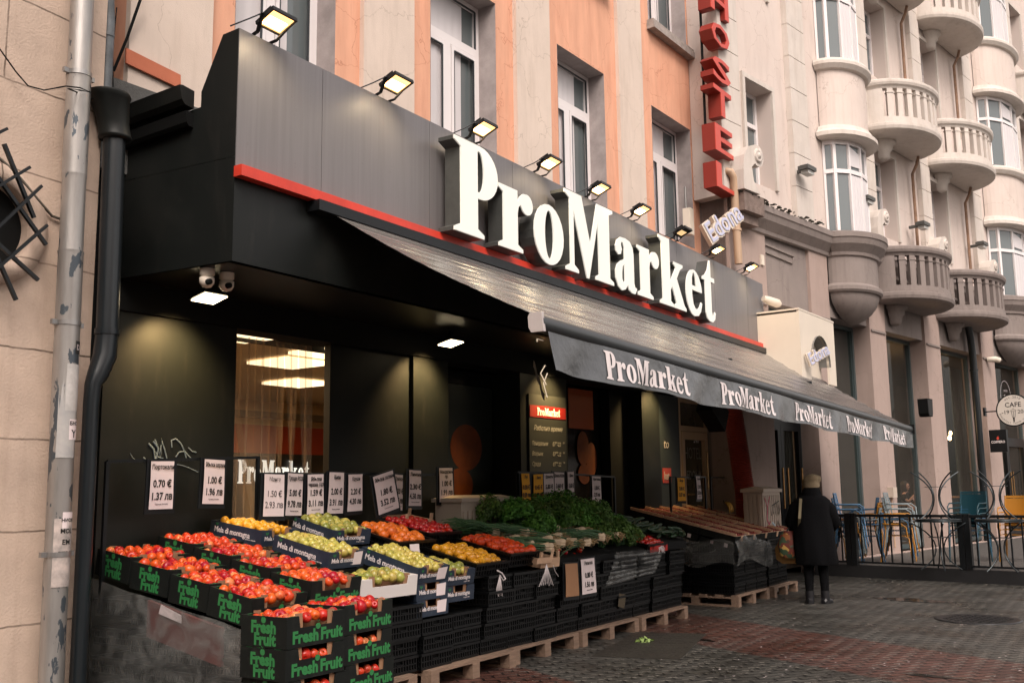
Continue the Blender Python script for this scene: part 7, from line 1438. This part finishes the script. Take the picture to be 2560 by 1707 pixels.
single(S, 'parsley_tray', (9.6, 5.4, .8), MB().hexa([(9.78, 4.99, .79), (10.72, 4.99, .79), (10.72, 6.2, 1.06), (8.7, 6.2, 1.06), (9.78, 4.99, .85), (10.72, 4.99, .85), (10.6, 6.1, 1.12), (8.8, 6.1, 1.12)]), M['black2'], 'dark tray under the parsley heap', 'crate')
# red peppers
pd = dtray(10.42, 4.97, .77, R(9), .5, .6, 'black display crate of red peppers right of the parsley', TO, .043, 'shiny red pepper in the crate right of the parsley', 'pepper', 'pepper', mound=.04)
rb = MB(); rb.grid(lambda i, j: (10.48+.48*i, 4.955+.008*math.sin(i*9), .80+.10*j*(1+.1*math.sin(i*12))), 12, 3); single(S, 'red_bag', (10.6, 4.96, .8), rb, mat('red_plastic', (.50, .02, .015), .25), 'red printed plastic bag edge at the front of the pepper crate', 'bag')
# cucumbers
cm_ = MB(); cm_.tube([(-.15, .012, 0), (-.10, .003, 0), (0, 0, 0), (.10, .003, 0), (.15, .012, 0)], [.010, .019, .021, .019, .010], 10); cuc = cm_.mesh('cucumber', M['cuc'])
for k in range(95):
    u = 10.55+random.random()*1.25; D = 5.15+random.random()*1.0-.25*(u-10.5)*.5
    if u < 10.98 and D < 5.65: D += .55
    o = bpy.data.objects.new('cucumber', cuc); sc.collection.objects.link(o); o.location = S.w(u, D, .93+.20*(D-5.0)+random.uniform(0, .06)); o.rotation_euler = (random.uniform(-.15, .15), random.uniform(-.2, .2), S.rz+random.gauss(0, .35)); props(o, 'dark green cucumber in the dim heap right of the parsley', 'cucumber', 'cucumbers in the heap')
single(S, 'cucumber_tray', (11.3, 5.4, .8), MB().hexa([(10.95, 5.0, .80), (11.6, 5.0, .80), (11.9, 6.1, 1.02), (10.5, 6.1, 1.02), (10.95, 5.0, .90), (11.6, 5.0, .88), (11.9, 6.1, 1.10), (10.5, 6.1, 1.10)]), M['black2'], 'dark sloping tray under the cucumbers', 'crate')
# hanging bits: twine, film, notice cards on the crate fronts
def Sp(x, y, D): q = S.hit(x, y, D); return (q[0], D, q[1])
tw = MB(); tw.tube([Sp(1243, 1425, 4.93), Sp(1255, 1432, 4.92), Sp(1264, 1446, 4.91), Sp(1258, 1450, 4.91), Sp(1250, 1437, 4.91), Sp(1246, 1460, 4.92), Sp(1250, 1475, 4.92)], .007, 6)
for k in range(6): tw.tube([Sp(1250, 1437, 4.91), Sp(1243+k*2.2, 1465, 4.90), Sp(1240+k*3.2, 1484+k % 3*3, 4.92)], .004, 4)
single(S, 'twine_bundle', Sp(1250, 1450, 4.93), tw, M['print'], 'white knotted twine hanging from the crates below the lemons', 'twine')
tw = MB()
for k in range(8): tw.tube([Sp(1366, 1410, 4.86), Sp(1368+(k-4)*1.5, 1430, 4.85), Sp(1368+(k-4)*5, 1452+random.uniform(0, 14), 4.87)], .004, 4)
tw.tube([Sp(1383, 1412, 4.86), Sp(1388, 1428, 4.85), Sp(1396, 1440, 4.87)], .004, 4)
single(S, 'twine_bundle', Sp(1366, 1430, 4.86), tw, M['print'], 'white frayed twine hanging below the wooden box of onions', 'twine')
a, b_ = Sp(1340, 1394, 4.85), Sp(1383, 1412, 4.85)
single(S, 'end_board', a, MB().hexa([Sp(1341, 1410, 4.86), Sp(1379, 1406, 4.86), Sp(1379, 1406, 4.88), Sp(1341, 1410, 4.88), Sp(1345, 1394, 4.86), Sp(1383, 1391, 4.86), Sp(1383, 1391, 4.88), Sp(1345, 1394, 4.88)]), M['cratewood'], 'pale wooden board with upright tab at the front of the spring onions', 'board')
single(S, 'wood_tab', Sp(1383, 1380, 4.86), MB().hexa([Sp(1375, 1393, 4.87), Sp(1382, 1392, 4.87), Sp(1382, 1392, 4.89), Sp(1375, 1393, 4.89), Sp(1380, 1371, 4.87), Sp(1387, 1371, 4.87), Sp(1387, 1371, 4.89), Sp(1380, 1371, 4.89)]), M['cratewood'], 'upright wooden tab behind the pale board', 'board')
fm = MB()
def f1(i, j):
    top = [Sp(1539, 1380, 4.90), Sp(1660, 1371, 4.90)]; bot = [Sp(1513, 1465, 4.92), Sp(1634, 1432, 4.92)]
    t_ = Vector(top[0]).lerp(Vector(top[1]), i); b2 = Vector(bot[0]).lerp(Vector(bot[1]), i); p_ = b2.lerp(t_, j); return p_+Vector((0, -.012*math.sin(i*7+j*3)-.006*math.sin(j*40), 0))
fm.grid(f1, 30, 24); single(S, 'stretch_film', Sp(1580, 1420, 4.9), fm, M['film'], 'torn clear film stretched over the crates below the red peppers', 'plastic film')
tf = MB()
for k in range(14): p_ = Vector(Sp(1655, 1372, 4.89)); tf.tube([p_, p_+Vector((random.uniform(-.08, .02), -.01, random.uniform(-.03, .04))), p_+Vector((random.uniform(-.14, .05), -.015, random.uniform(-.05, .03)))], .004, 4)
single(S, 'film_knot', Sp(1655, 1372, 4.89), tf, M['print'], 'crumpled white knot of film at the pepper crate corner', 'plastic film')
# ---- price cards on black rails
def rail(pts, D, posts, label):
    t = Thing(S, 'price_rail', (S.hit(*pts[0], D)[0], D, 1.6), label, 'rail', 'thin black rails carrying the price cards'); P_ = [Sp(x, y, D) for x, y in pts]; m = MB()
    for a, b_ in zip(P_, P_[1:]): m.bar(a, b_, .022, .022)
    t.part('top_bar', m, M['blackmetal'])
    for (x, y, zb) in posts: q = S.hit(x, y, D); t.part('post', MB().box(q[0]-.014, q[0]+.014, D-.013, D+.013, zb, q[1]), M['blackmetal'])
rail([(268, 1153), (648, 1143)], 6.42, [(268, 1153, .70), (645, 1143, 1.0)], 'left black rail above the red apples')
rail([(652, 1184), (946, 1184), (1130, 1187)], 6.30, [(653, 1184, 1.0), (1130, 1187, 1.1)], 'middle black rail carrying most of the white price cards')
rail([(1292, 1180), (1400, 1183), (1535, 1192)], 6.05, [(1292, 1180, 1.0), (1535, 1192, 1.0)], 'black rail above the parsley'); rail([(1675, 1192), (1762, 1192)], 5.95, [(1675, 1192, .9), (1762, 1192, .9)], 'short black rail above the strawberries'); rail([(1776, 1193), (1866, 1193)], 5.98, [(1776, 1193, .9), (1866, 1193, .9)], 'empty black rail left of the street cabinet')
# slanted near post in front of the left boxes
def card(x0_, x1_, yt, yb, D, name, p1, p2_, label, roll=0, col='paper', bold=True, foot=True, yaw=0, holder=True):
    ul, zt = S.hit(x0_, yt, D); ur, _ = S.hit(x1_, yt, D); zb = S.hit((x0_+x1_)/2, yb, D)[1]; w_ = ur-ul; h_ = zt-zb; uc = (ul+ur)/2
    e = empty('price_card', S.w(uc, D, zt), (0, 0, S.rz+yaw), label, 'price card', 'price cards of the stall'); 
    e.rotation_euler = (random.uniform(-.03, .05), roll+random.uniform(-.035, .035), S.rz+yaw+random.uniform(-.12, .12))
    if holder: child('holder', MB().box(-w_/2-.028, w_/2+.028, 0, .010, -h_-.035, .012), M['blackmetal'], e)
    sh_ = child('sheet', MB().grid(lambda i, j: (-w_/2+w_*i, -.010-.005*math.sin(j*3.0+i*1.5), -h_+h_*j), 4, 8), M[col], e)
    t_ = MB(); ty = -.018
    def tx(s, size, z, al='CENTER', x=0, bd=.0):
        me = text_mesh(s, size, .0006, bold=bd, align=al); xs_ = [v.co.x for v in me.vertices] or [0, 1]; wd = max(xs_)-min(xs_); k_ = min(.80, .92*w_/wd); t_.join(me, Matrix.Translation((x, ty, z)) @ Matrix.Rotation(math.pi/2, 4, 'X') @ Matrix.Diagonal((k_, 1, 1, 1)))
    s_ = h_/.40
    for i, ln in enumerate(name.split('|')): tx(ln, .055*s_, -.065*s_-.055*s_*i, bd=.0012 if bold else 0)
    tx(p1, .085*s_, -.215*s_, bd=.0020 if bold else 0); tx(p2_, .085*s_, -.320*s_, bd=.0020 if bold else 0)
    if foot: tx('Произход: България', .016*s_, -.362*s_)
    child('print', t_, M['ink'], sh_); return e
card(377, 434, 1152, 1272, 6.38, 'Портокали', '0.70 €', '1.37 лв', 'white price card for oranges, leftmost, reading 0.70 and 1.37', yaw=R(0))
card(508, 563, 1148, 1259, 6.38, 'Ябълки шарени', '1.00 €', '1.96 лв', 'white price card reading 1.00 and 1.96 on the left rail')
card(662, 708, 1185, 1290, 6.26, 'Манго', '1.50 €', '2.93 лв', 'white price card for mango in thin lettering, 1.50 and 2.93', bold=False, foot=False)
card(715, 760, 1183, 1288, 6.26, 'Грозде РОЗЕ', '5.00 €', '9.78 лв', 'white price card for rose grapes, 5.00 and 9.78'); card(767, 808, 1185, 1284, 6.26, 'Ябълки|червени, сорт', '1.59 €', '3.11 лв', 'white price card for red apples, 1.59 and 3.11')
card(819, 862, 1180, 1283, 6.26, 'Киви', '2.00 €', '3.91 лв', 'white price card for kiwi, 2.00 and 3.91'); card(867, 907, 1185, 1277, 6.26, 'Круши', '2.20 €', '4.30 лв', 'white price card for pears, 2.20 and 4.30', foot=False)
card(984, 1008, 1186, 1275, 6.28, 'Грейпфрут', '1.20 €', '2.35 лв', 'white price card for grapefruit half hidden behind the slanted card'); card(932, 979, 1183, 1281, 6.20, 'Ябълки зелени', '1.80 €', '3.52 лв', 'slanted white price card for green apples, 1.80 and 3.52', roll=R(-14))
card(1023, 1050, 1175, 1264, 6.26, 'Лимони', '2.30 €', '4.50 лв', 'white price card for lemons, 2.30 and 4.50'); card(1098, 1128, 1169, 1253, 6.26, 'Мандарини|пр.', '1.00 €', '1.91 лв', 'white price card at the right end of the middle rail, 1.00 and 1.91')
card(1301, 1322, 1183, 1257, 6.0, 'Лук', '0.30 €', '0.59 лв', 'yellow price card reading 0.30, leftmost above the parsley', col='ypaper', foot=False); card(1333, 1355, 1185, 1255, 6.0, 'Зеле', '0.45 €', '0.88 лв', 'yellow price card reading 0.45, second above the parsley', col='ypaper', foot=False)
card(1359, 1381, 1183, 1254, 6.0, 'Домати', '5.80 €', '11.34 лв', 'white price card for tomatoes reading 5.80'); card(1384, 1408, 1180, 1254, 6.0, 'Домати РОЗОВИ', '3.60 €', '7.04 лв', 'white price card for pink tomatoes reading 3.60'); card(1415, 1435, 1179, 1253, 6.0, 'Дини', '3.60 €', '7.04 лв', 'white price card reading 3.60, rightmost of the tight group above the parsley'); card(1477, 1501, 1190, 1253, 6.0, 'Краставици', '1.50 €', '2.93 лв', 'white price card hanging alone at the right end of the parsley rail')
card(1693, 1709, 1194, 1252, 5.9, 'Ягоди', '3.00 €', '5.87 лв', 'yellow price card on the short rail above the strawberries', col='ypaper', foot=False); card(1737, 1750, 1190, 1247, 5.9, 'Банани', '1.20 €', '2.35 лв', 'narrow white price card on the short rail before the hotel door')
card(1451, 1483, 1398, 1483, 4.90, 'Репички', '0.80 €', '1.56 лв', 'white price card hanging on the crate fronts, 0.80 and 1.56'); card(1410, 1443, 1410, 1490, 4.905, ' ', ' ', ' ', 'blank brown card in a black holder on the crate fronts', col='bpaper', foot=False)
single(S, 'hanging_tag', Sp(1560, 1500, 4.93), MB().hexa([Sp(1545, 1515, 4.93), Sp(1561, 1520, 4.93), Sp(1561, 1520, 4.94), Sp(1545, 1515, 4.94), Sp(1548, 1482, 4.93), Sp(1565, 1486, 4.93), Sp(1565, 1486, 4.94), Sp(1548, 1482, 4.94)]), mat('dim_card', (.06, .045, .025), .8), 'dim brown tag hanging low on the crates under the peppers', 'label')
# cream chest behind the onions
q0 = S.hit(1153, 1252, 6.35); ch = Thing(S, 'storage_chest', (8.9, 6.3, .9), 'cream ribbed plastic chest standing behind the spring onions', 'chest'); c = MB(); u0, u1 = 8.62, 9.50; zt = 1.40
q1 = S.hit(1153, 1255, 6.02); q2 = S.hit(1292, 1252, 6.02); u0, u1, zt = q1[0], q2[0]-.1, q1[1]
c.box(u0, u1, 6.02, 6.35, 0, zt)
for k in range(12): x = u0+.03+k*(u1-u0-.03)/12; c.box(x, x+.045, 6.005, 6.019, .6, zt-.09)
ch.part('body', c, M['cabinet']); l_ = MB(); l_.box(u0-.03, u1+.03, 5.99, 6.38, zt+.001, zt+.04); l_.hexa([(u0-.02, 6.0, zt+.041), (u1+.02, 6.0, zt+.041), (u1+.02, 6.37, zt+.041), (u0-.02, 6.37, zt+.041), (u0+.15, 6.1, zt+.07), (u1-.1, 6.1, zt+.07), (u1-.1, 6.3, zt+.07), (u0+.15, 6.3, zt+.07)]); ch.part('lid', l_, M['cabinet'])
# stool and speaker behind
spk = Thing(S, 'hanging_speaker', (12.6, 5.0, 2.6), 'black boxy heater hanging under the awning before the hotel door', 'heater')
c0 = Vector(Sp(1782, 1028, 5.3)); xx = Vector((.85, 0, -.52)); yy = Vector((0, 1, 0)); zz = Vector((.52, 0, .85))
def bxx(w_, d_, h_): return [c0+xx*(sx*w_)+yy*(sy*d_)+zz*(sz*h_) for sz in (-1, 1) for sx, sy in ((-1, -1), (1, -1), (1, 1), (-1, 1))]
spk.part('housing', MB().hexa(bxx(.27, .12, .17)), M['black2']); spk.part('bracket', MB().tube([c0+Vector((-.1, 0, .1)), c0+Vector((-.35, .1, .4)), c0+Vector((-.4, .2, .9))], .02, 8), M['blackmetal'])
# ---- far stall: sloping wooden edged trays of berries
berry_m = None
def berries(L_, W_, seed, m, r_=.016):
    rr = random.Random(seed); mb = MB(); x = .02
    while x < L_-.015:
        y = .02
        while y < W_-.015:
            mb.lathe([(0, -r_*1.2), (r_*.7, -r_*.5), (r_, r_*.2), (r_*.6, r_*.8), (0, r_)], (x+rr.uniform(-.005, .005), y+rr.uniform(-.005, .005), .075+rr.uniform(-.008, .016)), 6); y += r_*2
        x += r_*2
    return mb.mesh('berries', m)
ber = [berries(.46, .30, i, M['berry']) for i in range(2)]
def berry_tray(u, D, z, label):
    e = empty('berry_tray', S.w(u, D, z), (R(13), 0, S.rz), label, 'berry tray', 'wooden edged berry trays of the far stall'); L_, W_ = .47, .50
    child('side_board', fsb, None, e); child('rim_strip', frim, None, e)
    o = child('berries', random.choice(ber), None, e, kind='stuff'); o.location = (0, 0, 0); o2 = child('berries', random.choice(ber), None, e, kind='stuff'); o2.location = (0, .19, 0.0); return e
fsb = MB().box(0, .47, 0, .008, 0, .09).box(0, .47, .492, .5, 0, .09).box(0, .008, .009, .491, 0, .085).box(.462, .47, .009, .491, 0, .085).box(.009, .461, .009, .491, 0, .02).mesh('side_board', M['box'])
frim = MB().box(-.008, .020, 0, .5, .0905, .125).box(.452, .470, 0, .5, .0905, .108).box(.02, .45, -.004, .004, .0905, .0955).box(.2, .27, -.005, -.001, .02, .09).mesh('rim_strip', M['cratewood'])
for c_ in range(5):
    for j in range(3):
        berry_tray(12.60+.478*c_, 4.76+.505*j, .80+.118*j, 'tray of dark red berries, %s from the front, %s column of the far stall' % (('first', 'second', 'third')[j], cols_[c_]))
        if c_ == 0:
            e = empty('berry_tray', S.w(12.60, 4.77+.505*j, .695+.118*j), (R(13), 0, S.rz), 'lower tray with white labels, %s from the front, left side of the far stall' % ('first', 'second', 'third')[j], 'berry tray', 'wooden edged berry trays of the far stall'); child('side_board', fsb, None, e); child('label', MB().box(-.003, -.001, .1, .15, .03, .08).box(-.003, -.001, .3, .34, .03, .07), M['paper'], e)
# bananas
def banana_bunch():
    m = MB(); tip = MB()
    for k in range(6):
        a = R(-40+16*k); pts = []
        for j in range(7): t_ = j/6; rr = .02+.14*math.sin(t_*1.5); pts.append((math.sin(a)*rr, -math.cos(a)*rr*.8, .10-.15*t_*t_))
        m.tube(pts, [.008, .014, .018, .019, .018, .014, .006], 7)
    tip.tube([(0, 0, .09), (0, .01, .14)], .014, 6); return m.mesh('bananas', M['banana']), tip.mesh('stalk', M['stemwood'])
bm1, bm2 = banana_bunch()
for k, (x, y) in enumerate(((1812, 1268), (1830, 1275), (1846, 1278), (1872, 1285), (1886, 1290), (1905, 1296), (1918, 1294))):
    D = 5.95-.06*k; q = S.hit(x, y, D); e = empty('banana_bunch', S.w(q[0], D, q[1]-.02), (0, random.uniform(-.2, .2), S.rz+random.uniform(-.5, .5)), 'bunch of bananas at the back edge of the berry trays before the street cabinet', 'bananas', 'banana bunches of the far stall'); child('bananas', bm1, None, e); child('stalk', bm2, None, e)
fm = MB(); fm.grid(lambda i, j: (12.62+1.35*i, 4.755-.03*math.sin(j*3)-.01*math.sin(i*20+j*4), .50+.07*math.sin(i*5)+.34*j), 40, 14); fm.grid(lambda i, j: (12.60-.02*math.sin(j*3), 4.76+.9*i, .52+.04*math.sin(i*8)+(.28+.10*i)*j), 24, 12)
single(S, 'stretch_film', (12.6, 4.8, .5), fm, M['film'], 'clear film sagging over the crates of the far stall', 'plastic film')
# lettuce scrap and litter on the paving
for (x, y, a, lab) in ((1610, 1605, .055, 'torn green lettuce scrap lying on the paving'), (2075, 1437, .035, 'small green leaf scrap near the terrace edge')):
    g = ground(x, y); l_ = leaf_cloud(60, a*1.6, a, a*.5, .022, 9).mapv(lambda p: p+g+Vector((0, 0, a*.3))); single(G, 'leaf_scrap', tuple(g), l_, mat('pale_lettuce_%d' % x, (.22, .32, .09), .6), lab, 'litter')
lt_ = MB(); rr = random.Random(5)
for k in range(60):
    g = ground(rr.uniform(1650, 2550), rr.uniform(1540, 1700)); s_ = rr.uniform(.004, .012); a = rr.uniform(0, 3); lt_.add([g+Vector((s_*math.cos(a+t_)*(1+.5*(t_ > 2)), s_*math.sin(a+t_), .006)) for t_ in (0, 1.5, 3, 4.5)], [(0, 1, 2, 3)])
single(G, 'crumbs', tuple(ground(2000, 1600)), lt_, M['paper'], 'scattered pale crumbs and specks on the paving', kind='stuff')
# only the 300 nearest apples stay single, the far ones become one heap
ap_ = sorted([o for o in sc.objects if o.name.startswith('apple') and o.get('category') == 'apple'], key=lambda o: o.location.length)
if len(ap_) > 298:
    hm = MB(); ms = []
    for o in ap_[298:]:
        mw = Matrix.LocRotScale(o.location, o.rotation_euler, o.scale); mm = list(o.data.materials); base_ = len(hm.v); hm.v += [mw @ v.co for v in o.data.vertices]
        for p in o.data.polygons:
            m_ = mm[p.material_index]
            if m_ not in ms: ms.append(m_)
            hm.f.append(tuple(i+base_ for i in p.vertices)); hm.sm.append(True); hm.mi.append(ms.index(m_))
        bpy.data.objects.remove(o)
    single(G, 'apples', tuple(hm.v[0]), hm, ms, 'red, yellow and green apples in the boxes farther back', 'apples', kind='stuff')
for o in sc.objects:
    if o.get('label') and o.parent is None and len(o['label'].split()) > 16: print('LONG', len(o['label'].split()), o['label'])
print('fruit count', nfruit, 'objects', len(sc.objects))
